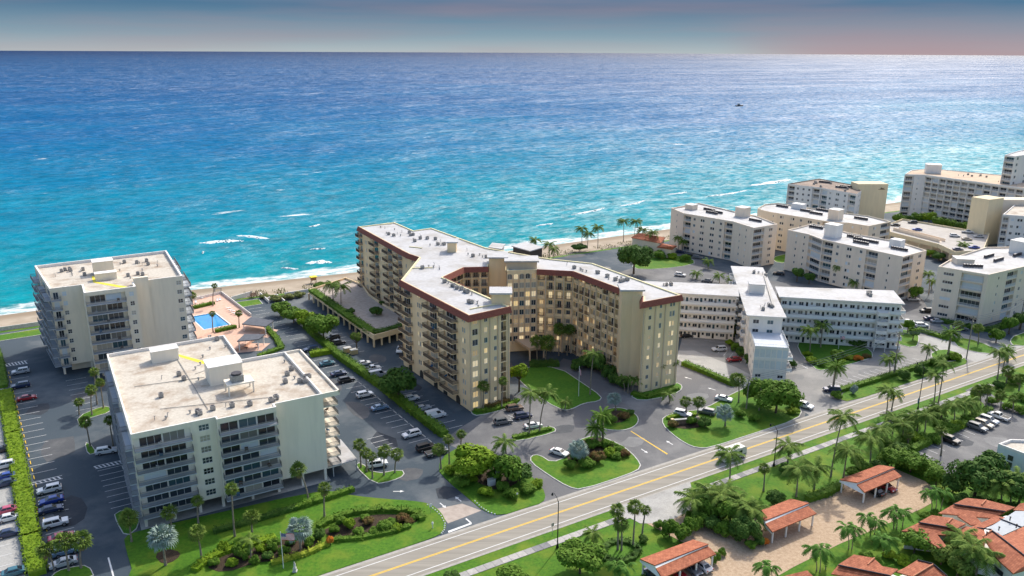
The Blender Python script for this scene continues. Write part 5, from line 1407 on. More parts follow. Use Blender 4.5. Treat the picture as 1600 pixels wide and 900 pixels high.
def q_(x, y, z): return G(1320 + x / 5.625, 740 + y / 5.625, z)
root = thing('townhouse', 'terracotta roofed townhouse row with stepped sheds, flat white strip and white walls, lower right', 'house', G(1520, 850))
plane(root, [q_(820, 347, 4.2), q_(1300, 392, 4.2), q_(1410, 336, 4.7), q_(955, 270, 4.7)])
plane(root, [q_(955, 266, 5.0), q_(1412, 331, 5.0), q_(1500, 295, 5.3), q_(1240, 230, 5.4), q_(1070, 213, 5.4)])
plane(root, [q_(498, 503, 4.2), q_(930, 547, 4.2), q_(980, 487, 4.7), q_(648, 431, 4.7)])
plane(root, [q_(648, 427, 5.0), q_(982, 482, 5.0), q_(1065, 440, 5.3), q_(935, 388, 5.4), q_(762, 364, 5.4)])
plane(root, [q_(1110, 470, 4.6), q_(1215, 482, 4.6), q_(1420, 385, 4.9), q_(1330, 372, 4.9)])
plane(root, [q_(1480, 318, 5.2), q_(1575, 325, 5.2), q_(1620, 250, 5.6), q_(1540, 262, 5.6)])
plane(root, [q_(990, 372, 4.5), q_(1105, 338, 5.0), q_(1215, 440, 4.55), q_(1110, 452, 4.3)])
plane(root, [q_(690, 562, 4.3), q_(790, 505, 4.9), q_(895, 640, 4.3), q_(830, 655, 4.1)])
plane(root, [q_(1255, 482, 5.3), q_(1385, 545, 5.3), q_(1660, 420, 5.3), q_(1640, 330, 5.3), q_(1500, 328, 5.3)], 'flat_roof', mat('flat_roof_blue_grey', (0.40, 0.43, 0.45), .7, var=.05, scale=1))
plane(root, [q_(1292, 500, 6.2), q_(1215, 555, 5.7), q_(1330, 740, 4.8), q_(1480, 878, 4.6), q_(1640, 830, 5.1), q_(1640, 770, 6.0)])
plane(root, [q_(1296, 496, 6.2), q_(1640, 765, 6.0), q_(1680, 560, 5.6), q_(1660, 425, 5.6), q_(1390, 550, 5.9)])
for a, b_ in (((955, 268, 5.05), (1412, 333, 5.05)), ((648, 429, 5.05), (982, 484, 5.05)), ((1292, 498, 6.3), (1640, 767, 6.1)), ((1360, 395, 5.4), (1640, 505, 5.4)), ((1165, 476, 4.9), (1290, 492, 5.4))):
    mb = MB(); p, q = q_(*a), q_(*b_); mb.tube(p, q, .14, .14, 6); part('ridge_flashing', mb, dkm, root)
cap_tiles(root, q_(905, 430, 5.3), q_(945, 392, 5.5), 6); cap_tiles(root, q_(1205, 270, 5.3), q_(1240, 232, 5.5), 6); cap_tiles(root, q_(1215, 552, 5.7), q_(1290, 500, 6.3), 9)
tw = M_['w_t']
def house_wall(pts, z0, z1, nm='wall'):
    mb = MB(); mb.prism(ccw(pts), z0, z1); return part(nm, mb, tw, root)
gq = lambda x, y, z: Vector((q_(x, y, z).x, q_(x, y, z).y, 0))
house_wall([gq(860, 352, 4), gq(1300, 392, 4), gq(1400, 345, 5), gq(1230, 245, 6), gq(1075, 230, 6), gq(965, 275, 5.5)], 0, 3.95)
house_wall([gq(540, 500, 4), gq(925, 540, 4), gq(1060, 460, 5), gq(930, 400, 6), gq(765, 380, 6), gq(655, 435, 5.5)], 0, 3.95)
w3 = house_wall([gq(930, 560, 4), gq(1060, 680, 4), gq(1330, 745, 4), gq(1475, 870, 4), gq(1640, 800, 4), gq(1640, 500, 5), gq(1300, 480, 5), gq(1060, 470, 5)], 0, 3.9)
plane(root, [q_(905, 545, 4.15), q_(1060, 690, 4.15), q_(1225, 700, 4.3), q_(1235, 555, 5.0), q_(1225, 490, 5.0), q_(1060, 462, 4.8)])
house_wall([gq(1075, 470, 5), gq(1215, 560, 5), gq(1400, 540, 5), gq(1640, 430, 5), gq(1640, 350, 5), gq(1420, 350, 5)], 0, 4.5)
p, q = gq(1330, 745, 4), gq(1475, 870, 4); e = q - p; en = e.normalized(); on = Vector((en.y, -en.x, 0)); rzz = math.atan2(e.y, e.x)
def wall_window(p, rz, w, h, z):
    o = link('window', frame_mesh(w, h, M_['frame_dark'], 2), root, Vector((p.x, p.y, z)) - Vector(root.location), rz); link('pane', pane_mesh(w, h, GL[1]), o)
wall_window(p + e * .25 + on * .16, rzz, 2.4, 1.0, 1.6)
p, q = gq(930, 560, 4), gq(1060, 680, 4); e = q - p; wall_window(p + e * .4 + Vector((e.y, -e.x, 0)).normalized() * .16, math.atan2(e.y, e.x), 1.6, 1.7, .9)
for x, y, z in ((1352, 500, 5.6), (1450, 412, 5.6), (1245, 545, 6.2), (1505, 478, 6.0)):
    mb = MB(); p = q_(x, y, z); mb.tube(p, p + Z * .7, .1, .1, 6); mb.tube(p + Z * .7, p + Z * .85, .2, .16, 6); part('vent_pipe', mb, dkm, root)

root = thing('townhouse', 'terracotta roofed townhouse cut by the bottom edge, below the garden palms', 'house', G(1370, 910))
plane(root, [q_(-60, 805, 4.7), q_(395, 900, 4.7), q_(395, 970, 4.2), q_(-120, 880, 4.2)])
plane(root, [q_(-60, 800, 5.0), q_(400, 895, 5.0), q_(470, 840, 5.2), q_(330, 812, 5.2), q_(252, 740, 5.5), q_(80, 710, 5.5)])
plane(root, [q_(450, 862, 4.8), q_(600, 905, 4.8), q_(775, 797, 5.6), q_(640, 757, 5.3), q_(530, 825, 5.0)])
plane(root, [q_(600, 908, 4.7), q_(775, 800, 5.6), q_(905, 905, 4.6), q_(860, 980, 4.2)])
plane(root, [q_(-560, 905, 4.7), q_(-430, 990, 4.3), q_(-180, 1000, 4.3), q_(-330, 850, 5.2)])
cap_tiles(root, q_(205, 795, 5.3), q_(258, 742, 5.6), 6); cap_tiles(root, q_(605, 900, 4.9), q_(772, 799, 5.7), 14)
for a, b_ in (((-60, 803, 5.05), (400, 897, 5.05)), ((640, 758, 5.4), (775, 792, 5.7)), ((780, 797, 5.7), (900, 900, 4.8))):
    mb = MB(); mb.tube(q_(*a), q_(*b_), .13, .13, 6); part('ridge_flashing', mb, dkm, root)
house_wall([gq(-525, 910, 4.4), gq(-430, 970, 4.3), gq(-200, 985, 4.3), gq(-330, 870, 4.6)], 0, 4.0)
house_wall([gq(-30, 815, 4), gq(395, 905, 4), gq(850, 960, 4), gq(880, 905, 5), gq(770, 815, 5), gq(640, 775, 5), gq(480, 845, 5), gq(250, 760, 5), gq(85, 725, 5)], 0, 3.6)

root = thing('beach_house', 'beach house with a terracotta hip roof among palms by the sand', 'house', G(1015, 385))
def hip(x0, x1, x2, x3, x4, x5, ze, zr_):
    e4 = [G(*p, ze) for p in (x0, x1, x2, x3)]; r2 = [G(*p, zr_) for p in (x4, x5)]
    plane(root, [e4[0], e4[1], r2[1], r2[0]]); plane(root, [e4[1], e4[2], r2[1]]); plane(root, [e4[2], e4[3], r2[0], r2[1]]); plane(root, [e4[3], e4[0], r2[0]])
    mb = MB(); mb.prism(inset(ccw([Vector((p.x, p.y, 0)) for p in e4]), .5), 0, ze - .1); part('wall', mb, M_['w_g2'], root)
hip((986, 371), (1032, 380), (1040, 371), (998, 364), (998, 364), (1028, 369), 6.5, 8.6); hip((1026, 386), (1050, 390), (1058, 384), (1034, 380), (1034, 381), (1050, 385), 4.5, 6.0)
for i, (pts, z, lab) in enumerate([(((763, 386), (784, 389), (790, 381), (769, 379)), 8.5, 'white flat roofed beach pavilion behind the central tower'), (((799, 384), (828, 392), (850, 386), (821, 378)), 9.0, 'white flat roofed beach house with a dark glazed wall behind the centre')]):
    pp = ccw([Vector((p.x, p.y, 0)) for p in [G(x, y, z) for x, y in pts]]); c = sum(pp, Vector()) / 4
    root = thing('beach_pavilion', lab, 'house', (c.x, c.y, 0))
    mb = MB(); mb.prism(inset(pp, .6), 0, z - .4); part('wall', mb, [M_['w_w'], M_['frame_dark']][i], root)
    mb = MB(); mb.prism(pp, z - .4, z, bottom=True); part('roof', mb, M_['roof_white'], root)
    d = pp[1] - pp[0]
    for t in (.3, .7):
        p = inset(pp, .6)[0] + d * .9 * t; mb = MB(); mb.box(Vector((p.x, p.y, 1)) + Vector((d.y, -d.x, 0)).normalized() * .05, d.normalized() * 2, Vector((-d.y, d.x, 0)).normalized() * .05, Z * 4); part('window', mb, GL[1], root)

root = thing('flat_roofed_house', 'pale blue grey flat roofed building at the right edge by the car park', 'house', G(1600, 735))
pp = ccw([Vector((p.x, p.y, 0)) for p in [G(x, y, 7.5) for x, y in ((1560, 693), (1600, 708), (1660, 735), (1680, 690), (1579, 686))]])
mb = MB(); mb.prism(pp, 0, 6.9); part('wall', mb, wallmat('paint_pale_blue', (0.60, 0.66, 0.68)), root)
inn = inset(pp, .35); mb = MB(); n = len(pp)
for k in range(n):
    a_, b_, c_, d_ = pp[k], pp[(k + 1) % n], inn[(k + 1) % n], inn[k]
    mb.quad(*[(p.x, p.y, 7.5) for p in (a_, b_, c_, d_)]); mb.quad((d_.x, d_.y, 7.5), (c_.x, c_.y, 7.5), (c_.x, c_.y, 6.9), (d_.x, d_.y, 6.9)); mb.quad((a_.x, a_.y, 6.9), (b_.x, b_.y, 6.9), (b_.x, b_.y, 7.5), (a_.x, a_.y, 7.5))
part('parapet', mb, M_['w_w'], root); mb = MB(); mb.quad(*[(p.x, p.y, 6.92) for p in inn]); part('roof', mb, M_['roof_gravel'], root)
i0 = min(range(n), key=lambda k: (pp[k] - Vector((*G(1560, 693, 7.5)[:2], 0))).length); p, q = pp[i0], pp[(i0 + 1) % n]; e = q - p
for t, z in ((.55, 4.6), (.55, 3.0), (.5, 1.2)): wall_window(p + e * t + Vector((e.y, -e.x, 0)).normalized() * .15, math.atan2(e.y, e.x), 1.1, 1.2, z)

# ------------------------------------------------------------------ pool terrace, pavilions, sea wall
dk = ccw([Vector((p.x, p.y, 0)) for p in [G(x, y, 1.0) for x, y in ((283, 474), (346, 459), (392, 494), (415, 514), (382, 540), (350, 552), (290, 560), (280, 520))]]); cc = sum(dk, Vector()) / len(dk)
root = thing('pool_terrace', 'pink tiled pool terrace with a low white wall beside the beach', 'terrace', (cc.x, cc.y, 0))
pool = [Vector((p.x, p.y, 0)) for p in [G(x, y, 1.0) for x, y in ((298, 495), (335, 488.5), (359, 507), (319, 515))]]; pool = ccw(pool)
mb = MB(); n = len(dk)
for k in range(n): a_, b_ = dk[k], dk[(k + 1) % n]; mb.quad((a_.x, a_.y, 0), (b_.x, b_.y, 0), (b_.x, b_.y, 1), (a_.x, a_.y, 1))
# ring of paving around the pool opening
import bmesh
bm = bmesh.new(); vo = [bm.verts.new((p.x, p.y, 1.0)) for p in dk]; vi = [bm.verts.new((p.x, p.y, 1.0)) for p in pool]
ed = [bm.edges.new((vo[i], vo[(i + 1) % n])) for i in range(n)] + [bm.edges.new((vi[i], vi[(i + 1) % 4])) for i in range(4)]
bmesh.ops.triangle_fill(bm, use_beauty=True, edges=ed)
bm.verts.index_update(); off = len(mb.v); mb.v += [tuple(v.co) for v in bm.verts]
for f in bm.faces:
    ids = [off + v.index for v in f.verts]
    if f.normal.z < 0: ids.reverse()
    mb.f.append(tuple(ids)); mb.m.append(0)
bm.free(); part('deck', mb, M_['pink_tile'], root)
mb = MB(); ip = inset(pool, -.45); 
for k in range(4):
    a_, b_, c_, d_ = pool[k], pool[(k + 1) % 4], ip[(k + 1) % 4], ip[k]
    mb.quad(*[(p.x, p.y, 1.06) for p in (a_, d_, c_, b_)]); mb.quad((a_.x, a_.y, 0.3), (b_.x, b_.y, 0.3), (b_.x, b_.y, 1.06), (a_.x, a_.y, 1.06)); mb.quad((d_.x, d_.y, 1.0), (d_.x, d_.y, 1.06), (c_.x, c_.y, 1.06), (c_.x, c_.y, 1.0))
part('pool_edge', mb, M_['paint_white'], root)
mb = MB(); mb.quad(*[(p.x, p.y, .82) for p in pool]); part('pool_water', mb, mat('pool_water', (0.005, 0.22, 0.55), .08, rgb2=(0.01, 0.30, 0.62), scale=.6, bump=.15, bscale=3, spec=.5), root)
mb = MB()
for (x0, y0), (x1, y1) in (((346, 459), (392, 494)), ((300, 470), (346, 459))):
    p, q = G(x0, y0, 1), G(x1, y1, 1); e = q - p; mb.box(p, e, Vector((-e.y, e.x, 0)).normalized() * .25, Z * 1.0)
part('low_wall', mb, M_['w_w'], root)
for pts, lab in ((((378, 506), (415, 510), (428, 501), (392, 495)), 'dark flat roofed pavilion at the inland corner of the pool terrace'), (((370, 533), (404, 530), (414, 522), (382, 522)), 'dark flat roofed pavilion over garden tables behind the front condominium')):
    z = 3.6; pp = ccw([Vector((p.x, p.y, 0)) for p in [G(x, y, z) for x, y in pts]]); c = sum(pp, Vector()) / 4
    root = thing('garden_pavilion', lab, 'pavilion', (c.x, c.y, 0), 0, 'dark pavilions near the pool')
    mb = MB(); mb.prism(pp, 3.3, 3.6, bottom=True); part('roof', mb, mat('pavilion_roof', (0.10, 0.11, 0.13), .8, var=.15, scale=1), root)
    for p in inset(pp, .4):
        mb = MB(); mb.cbox((p.x, p.y, 0), .25, .25, 3.3); part('post', mb, M_['w_t'], root)
    mb = MB(); mb.prism(inset(pp, -1), 0, .06); part('floor', mb, M_['pink_tile'], root)
    for t in (.3, .7):
        q = pp[0] + (pp[2] - pp[0]) * t; mb = MB(); mb.tube((q.x, q.y, .06), (q.x, q.y, .75), .08, .08, 6); mb.tube((q.x, q.y, .72), (q.x, q.y, .78), .6, .6, 10); part('table', mb, mat('table_brown', (.12, .07, .05), .7), root)
def wall_run(label, pts, h, th, m, z=0.0):
    P_ = [G(x, y, z) for x, y in pts]; mb = MB()
    for p, q in zip(P_, P_[1:]):
        e = q - p; mb.box(Vector((p.x, p.y, z - .5)), e, Vector((-e.y, e.x, 0)).normalized() * th, Z * (h + .5))
    c = (P_[0] + P_[-1]) / 2
    solo('garden_wall', mb, m, label, 'wall', (c.x, c.y, z))
wall_run('pale concrete sea wall above the sand at the left edge', ((-90, 531), (-10, 518.5), (63, 508)), 1.3, .4, M_['kerb'])
wall_run('pale wall closing the lot end above the beach', ((362, 470), (394, 461)), 1.6, .3, M_['w_w']); wall_run('white ramp wall down to the sand', ((406, 461), (420, 474)), 1.2, .3, M_['w_w']); wall_run('white wall round the sunken beach garden', ((418, 470), (432, 464), (445, 474)), 1.2, .3, M_['w_w']); wall_run('long pale wall between dune grass and parking deck', ((445, 462), (482, 456)), 1.2, .3, M_['w_w'])
wall_run('low white kerb wall along the lot under the bushy trees', ((460, 500), (492, 528)), .7, .3, M_['kerb'])
# beach stair hut and lifeguard tower
p = G(490, 441, -1); root = thing('lifeguard_hut', 'small lifeguard hut with a bright yellow roof on the sand', 'hut', (p.x, p.y, -1))
mb = MB(); 
for x in (-1, 1):
    for y in (-1, 1): mb.tube((p.x + x, p.y + y, -1.3), (p.x + x * .8, p.y + y * .8, .0), .12, .12, 6)
part('legs', mb, M_['soil'], root); mb = MB(); mb.cbox((p.x, p.y, 0), 2.0, 1.8, 1.3, ANG); part('cabin', mb, mat('hut_brown', (.3, .16, .08), .8), root)
mb = MB(); mb.cbox((p.x, p.y, 1.3), 2.8, 2.6, .25, ANG); part('roof', mb, M_['yellow_strip'], root)
p = G(398, 466, 0); root = thing('beach_steps', 'weathered wooden stair with railings leading over the dune', 'steps', (p.x, p.y, 0))
mb = MB()
for i in range(10): mb.cbox(p + V * (i * .35) + Z * (1.9 - abs(i - 3) * .28), 2.0, .36, .08, ANG)
part('treads', mb, mat('weathered_wood', (.2, .13, .09), .9, var=.3, scale=3), root)
for s in (-1, 1):
    mb = MB()
    for i in range(0, 10, 3): mb.cbox(p + U * s + V * (i * .35), .1, .1, 2.9 - abs(i - 3) * .28, ANG)
    mb.tube(p + U * s + Z * 2.0, p + U * s + V * 1.05 + Z * 2.85, .05); mb.tube(p + U * s + V * 1.05 + Z * 2.85, p + U * s + V * 3.2 + Z * 1.1, .05)
    part('handrail', mb, MATS['weathered_wood'], root)
p = G(341, 459, 1); root = thing('pool_gate', 'grey gated stair top where the pool terrace meets the sand', 'gate', (p.x, p.y, 1.0))
mb = MB()
for s in (-1.2, 1.2): mb.cbox(p + U * s, .25, .25, 2.2, ANG)
mb.cbox(p + Z * 2.0, 2.7, .3, .25, ANG); part('gate_frame', mb, M_['grey_unit'], root)
mb = MB()
for i in range(9): mb.cbox(p + U * (-1 + i * .25), .05, .05, 1.9, ANG)
part('gate_bars', mb, M_['grey_unit'], root)
# ------------------------------------------------------------------ vegetation
def leafmat(name, a, b_, scale=.9, rough=.75):
    m = mat(name, a, rough, rgb2=b_, scale=scale, detail=3, spec=.12, lo=.3, hi=.7)
    bs = m.node_tree.nodes['Principled BSDF']
    bs.inputs['Subsurface Weight'].default_value = 0.0
    return m
LM = {'sabal': leafmat('leaf_sabal', (0.070, 0.125, 0.018), (0.165, 0.230, 0.040)), 'coco': leafmat('leaf_coconut', (0.065, 0.130, 0.016), (0.165, 0.235, 0.040)),
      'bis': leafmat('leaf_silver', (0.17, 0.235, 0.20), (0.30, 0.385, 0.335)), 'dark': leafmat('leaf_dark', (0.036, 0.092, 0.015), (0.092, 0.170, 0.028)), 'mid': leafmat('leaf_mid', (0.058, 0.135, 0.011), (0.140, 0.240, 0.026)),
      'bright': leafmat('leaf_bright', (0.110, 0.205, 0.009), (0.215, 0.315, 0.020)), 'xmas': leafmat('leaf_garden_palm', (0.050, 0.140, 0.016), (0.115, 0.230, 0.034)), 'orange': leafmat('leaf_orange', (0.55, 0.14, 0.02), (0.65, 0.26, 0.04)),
      'red': leafmat('leaf_red', (0.16, 0.06, 0.03), (0.13, 0.14, 0.03)), 'yellow': leafmat('leaf_yellow', (0.20, 0.28, 0.02), (0.32, 0.36, 0.04)), 'grass': leafmat('leaf_dune', (0.12, 0.15, 0.04), (0.22, 0.24, 0.08)), 'dead': leafmat('leaf_dry', (0.20, 0.14, 0.07), (0.30, 0.21, 0.11))}
BARK = mat('bark_grey', (0.20, 0.165, 0.125), .9, rgb2=(0.32, 0.27, 0.21), scale=3, bump=.5)
BARK2 = mat('bark_dark', (0.07, 0.05, 0.035), .9, rgb2=(0.13, 0.10, 0.07), scale=3, bump=.5)

def frond(seed, L=3.6, rise=.9, droop=2.2, lw=.85, m='coco', n=17):
    r = random.Random(seed); mb = MB(); pts = []
    for i in range(n + 1):
        t = i / n; pts.append(Vector((L * (t - .12 * t * t), .12 * math.sin(t * 2 + seed) * t, rise * t - droop * t * t)))
    for i in range(n):
        p, q = pts[i], pts[i + 1]; w = .05 * (1 - i / n) + .012
        mb.quad(p + Vector((0, -w, 0)), q + Vector((0, -w, 0)), q + Vector((0, w, 0)), p + Vector((0, w, 0)))
        if i < 2: continue
        t = i / n; ll = lw * (math.sin(math.pi * min(1, t * .88 + .1)) ** .7) * r.uniform(.85, 1.1)
        d = (q - p).normalized()
        for s in (-1, 1):
            tip = p + d * (ll * .55) + Vector((0, s * ll * .82, -ll * r.uniform(.25, .6)))
            mb.quad(p + d * -.02, p + d * .22, tip + d * .07, tip)
    return mb.mesh('frond', LM[m])
def fans(seed, n, pet, rad, m, low=-45, blades=9, squash=1.0, dead=0):
    r = random.Random(seed); mb = MB()
    for i in range(n + dead):
        isdead = i >= n
        el = R(r.uniform(-80, -55)) if isdead else math.asin(max(-1, min(1, math.sin(R(low)) + (1 - math.sin(R(low))) * (i + .5) / n)))
        az = i * 2.399963 + r.uniform(-.25, .25)
        d = Vector((math.cos(az) * math.cos(el), math.sin(az) * math.cos(el), math.sin(el) * squash))
        side = d.cross(Z).normalized() if abs(d.z) < .98 else Vector((1, 0, 0)); upv = side.cross(d).normalized()
        tilt = r.uniform(-.5, .5); side = (side * math.cos(tilt) + upv * math.sin(tilt)).normalized(); upv = side.cross(d).normalized()
        pl = pet * r.uniform(.75, 1.15); c = d * pl + Vector((0, 0, -.10 * pl))
        mi = 1 if isdead else 0
        mb.quad(side * -.03, side * .03, c + side * .03, c - side * .03, m=mi)
        rr = rad * r.uniform(.8, 1.12)
        for k in range(blades):
            a0 = R(-115 + 230 * k / blades); a1 = R(-115 + 230 * (k + .82) / blades); am = (a0 + a1) / 2
            f = lambda a, rho, dz: c + d * (math.cos(a) * rho) + side * (math.sin(a) * rho) + upv * dz - Z * (.22 * rho * rho / max(rad, .1))
            ln = rr * (1 - .18 * abs(am) / 2)
            mb.quad(c, f(a0, ln * .62, .02), f(am, ln, -.12 * rr), f(a1, ln * .62, .10 * rr), m=mi)
    return mb.mesh('crown', [LM[m], LM['dead']])
SAB = [fans(i, 34, .95, .95, 'sabal', -40, 8, dead=4) for i in range(4)]
BIS = [fans(20 + i, 52, 1.45, 1.25, 'bis', -40, 10) for i in range(3)]
COC = [frond(i, 3.7, r_, d_) for i, (r_, d_) in enumerate(((2.6, 2.0), (1.6, 2.4), (.7, 2.6), (-.1, 2.4)))]
XMS = [frond(10 + i, 2.0, r_, d_, .55, 'xmas', 11) for i, (r_, d_) in enumerate(((1.6, 1.7), (.9, 1.8), (.2, 1.6)))]
DAT = [frond(20 + i, 3.3, r_, d_, .55, 'mid', 15) for i, (r_, d_) in enumerate(((2.8, 1.4), (1.8, 1.8), (.9, 2.2), (0, 2.3)))]
PR = random.Random(77)
def trunk_mesh(h, bend, r0, r1):
    mb = MB(); pts, rad = [], []
    for i in range(6):
        t = i / 5; pts.append(Vector((bend.x * t * t, bend.y * t * t, -.1 + (h + .1) * t))); rad.append(r0 * (1.35 if i == 0 else 1) * (1 - t) + r1 * t)
    mb.path(pts, rad, 7); return mb.mesh('trunk', BARK, True)
NUMS = {2: 'two', 3: 'three', 4: 'four', 5: 'five', 6: 'six', 7: 'seven', 8: 'eight', 9: 'nine', 10: 'ten', 11: 'eleven', 12: 'twelve', 13: 'thirteen', 14: 'fourteen', 15: 'fifteen', 16: 'sixteen'}
def palm(kind, label, bx, by, cx, cy, s=1.0, group=None, z=0.0, big=True):
    b0 = G(bx, by, z); h = max(1.2, height_at(b0, cy))
    # sideways lean read from the crown column
    fw = b0.y * math.cos(PITCH) - (b0.z + h - CAM_H) * math.sin(PITCH); x_c = (cx - 800) / FPX * fw
    bend = Vector((max(-4, min(4, x_c - b0.x)), PR.uniform(-.4, .4), 0))
    root = thing({'sabal': 'cabbage_palm', 'bis': 'silver_palm', 'coco': 'coconut_palm', 'xmas': 'garden_palm', 'date': 'date_palm'}[kind], label, 'palm', b0, 0, group)
    r0 = {'sabal': .2, 'bis': .24, 'coco': .19, 'xmas': .1, 'date': .34}[kind]
    link('trunk', trunk_mesh(h, bend, r0, r0 * (.85 if kind == 'date' else .62)), root)
    top_ = Vector((bend.x, bend.y, h - .05))
    if kind in ('sabal', 'bis'):
        o = link('crown', PR.choice(SAB if kind == 'sabal' else BIS), root, top_, PR.uniform(0, 6.28)); k = s * PR.uniform(.8, 1.22); o.rotation_euler = (PR.uniform(-.2, .2), PR.uniform(-.2, .2), PR.uniform(0, 6)); o.scale = (k, k, k * (1.0 if kind == 'sabal' else .95))
    else:
        ms, tiers = {'coco': (COC, ((5, 0), (6, 1), (6, 2), (4, 3))), 'xmas': (XMS, ((3, 0), (5, 1), (4, 2))), 'date': (DAT, ((8, 0), (10, 1), (12, 2), (9, 3)))}[kind]
        wind = R(200)
        for n, v in tiers:
            a0 = PR.uniform(0, 6.28)
            for i in range(n):
                a = a0 + 6.283 * i / n + PR.uniform(-.22, .22)
                if kind == 'coco': a -= .28 * math.sin(a - wind)
                o = link('frond', ms[v], root, top_, a); k = s * PR.uniform(.85, 1.12) * (1.15 if kind == 'coco' else 1.0); o.scale = (k, k, k); o.rotation_euler = (PR.uniform(-.25, .25), PR.uniform(-.12, .12), a)
    return root
def palms(kind, phrase, items, s=1.0, z=0.0, group=None):
    items = sorted(items, key=lambda t: t[0]); n = len(items)
    word = {'sabal': 'cabbage palm', 'bis': 'silver fan palm', 'coco': 'coconut palm', 'xmas': 'garden palm', 'date': 'date palm'}[kind]
    for i, it in enumerate(items):
        lab = f'{word} {phrase}' if n == 1 else f'{word} {phrase}, {("leftmost" if i == 0 else "rightmost" if i == n - 1 else ORD[i + 1] + " from left")}'
        palm(kind, lab, *it[:4], s=it[4] if len(it) > 4 else s, group=group or 'palms ' + phrase, z=z)

def cloud(seed, n, m, leaf=.42, lobes=9, spread=.62, flat=.8):
    """unit-size leafy crown, radius about 1; lumpy, with gaps"""
    r = random.Random(seed); mb = MB(); cs = []
    for i in range(lobes):
        az = i * 2.4 + r.uniform(-.4, .4); el = r.uniform(-.35, 1.1); cs.append((Vector((math.cos(az) * math.cos(el), math.sin(az) * math.cos(el), math.sin(el) * flat)) * spread * r.uniform(.8, 1.15), r.uniform(.33, .52)))
    cs.append((Vector((0, 0, .05)), .55))
    for i in range(n):
        c, rad = r.choice(cs); d = Vector((r.gauss(0, 1), r.gauss(0, 1), r.gauss(.15, 1))).normalized()
        p = c + d * rad * r.uniform(.72, 1.06); p.z *= flat + .1
        nn = (d + Vector((r.uniform(-.7, .7), r.uniform(-.7, .7), r.uniform(-.2, .9)))).normalized(); a = nn.orthogonal().normalized(); b_ = nn.cross(a)
        t = r.uniform(0, 6.28); a, b_ = a * math.cos(t) + b_ * math.sin(t), b_ * math.cos(t) - a * math.sin(t); s = leaf * r.uniform(.6, 1.15) * .32
        mb.quad(p - a * s, p - b_ * s * .55, p + a * s, p + b_ * s * .55)
    return mb.mesh('crown', LM[m])
CL = {}
def crown_mesh(m, dense=False):
    if (m, dense) not in CL: CL[(m, dense)] = [cloud(100 + i * 7 + len(CL), 3800 if dense else 2200, m, .30 if dense else .40) for i in range(2 if dense else 3)]
    return PR.choice(CL[(m, dense)])
def branchy(h, r):
    mb = MB(); mb.path([(0, 0, -.1), (0.05, 0, h * .5), (0, .05, h)], [r, r * .8, r * .6], 6)
    for i in range(5):
        a = i * 1.26; mb.path([(0, 0, h * .7), (math.cos(a) * h * .35, math.sin(a) * h * .35, h * 1.05), (math.cos(a) * h * .6, math.sin(a) * h * .6, h * 1.5)], [r * .5, r * .35, r * .12], 5)
    return mb.mesh('trunk', BARK2, True)
def tree(label, bx, by, rpx, hpx, m='mid', z=0.0, dense=False, cat='tree', name='broadleaf_tree', group=None, low=False):
    """base pixel, crown half-width in pixels, crown-top row"""
    b0 = G(bx, by, z); fw = b0.y * math.cos(PITCH) + (CAM_H - z) * math.sin(PITCH); rad = rpx / FPX * fw; h = max(rad * .9, height_at(b0, hpx))
    root = thing(name, label, cat, b0, PR.uniform(0, 6.28), group)
    base = 0 if low else max(.15 * h, h - rad * 1.9)
    hz = (h - base) / 2
    link('trunk' if not low else 'stem', cached(('br', round(base + hz * .6, 1)), lambda: branchy(max(.4, base + hz * .6), .05 + .03 * h)), root)
    o = link('crown' if not low else 'foliage', crown_mesh(m, dense), root, (0, 0, base + hz * .85)); o.scale = (rad * 1.08, rad * 1.08, hz * 1.25)
    return root
def shrubs(phrase, items, m='mid', z=0.0, group=None, dense=False):
    items = sorted(items, key=lambda t: t[0]); n = len(items)
    for i, it in enumerate(items):
        mm = it[4] if len(it) > 4 else m
        w = {'mid': 'green', 'dark': 'dark green', 'bright': 'bright green', 'orange': 'orange flowering', 'red': 'reddish', 'yellow': 'yellow green', 'grass': 'dry green', 'bis': 'grey blue', 'xmas': 'deep green', 'sabal': 'olive green'}[mm]
        lab = f'{w} bush {phrase}' + ('' if n == 1 else f', {("leftmost" if i == 0 else "rightmost" if i == n - 1 else ORD[i + 1] + " from left")}')
        tree(lab, *it[:4], m=mm, z=z, low=True, cat='bush', name='bush', group=group or 'bushes ' + phrase, dense=dense)
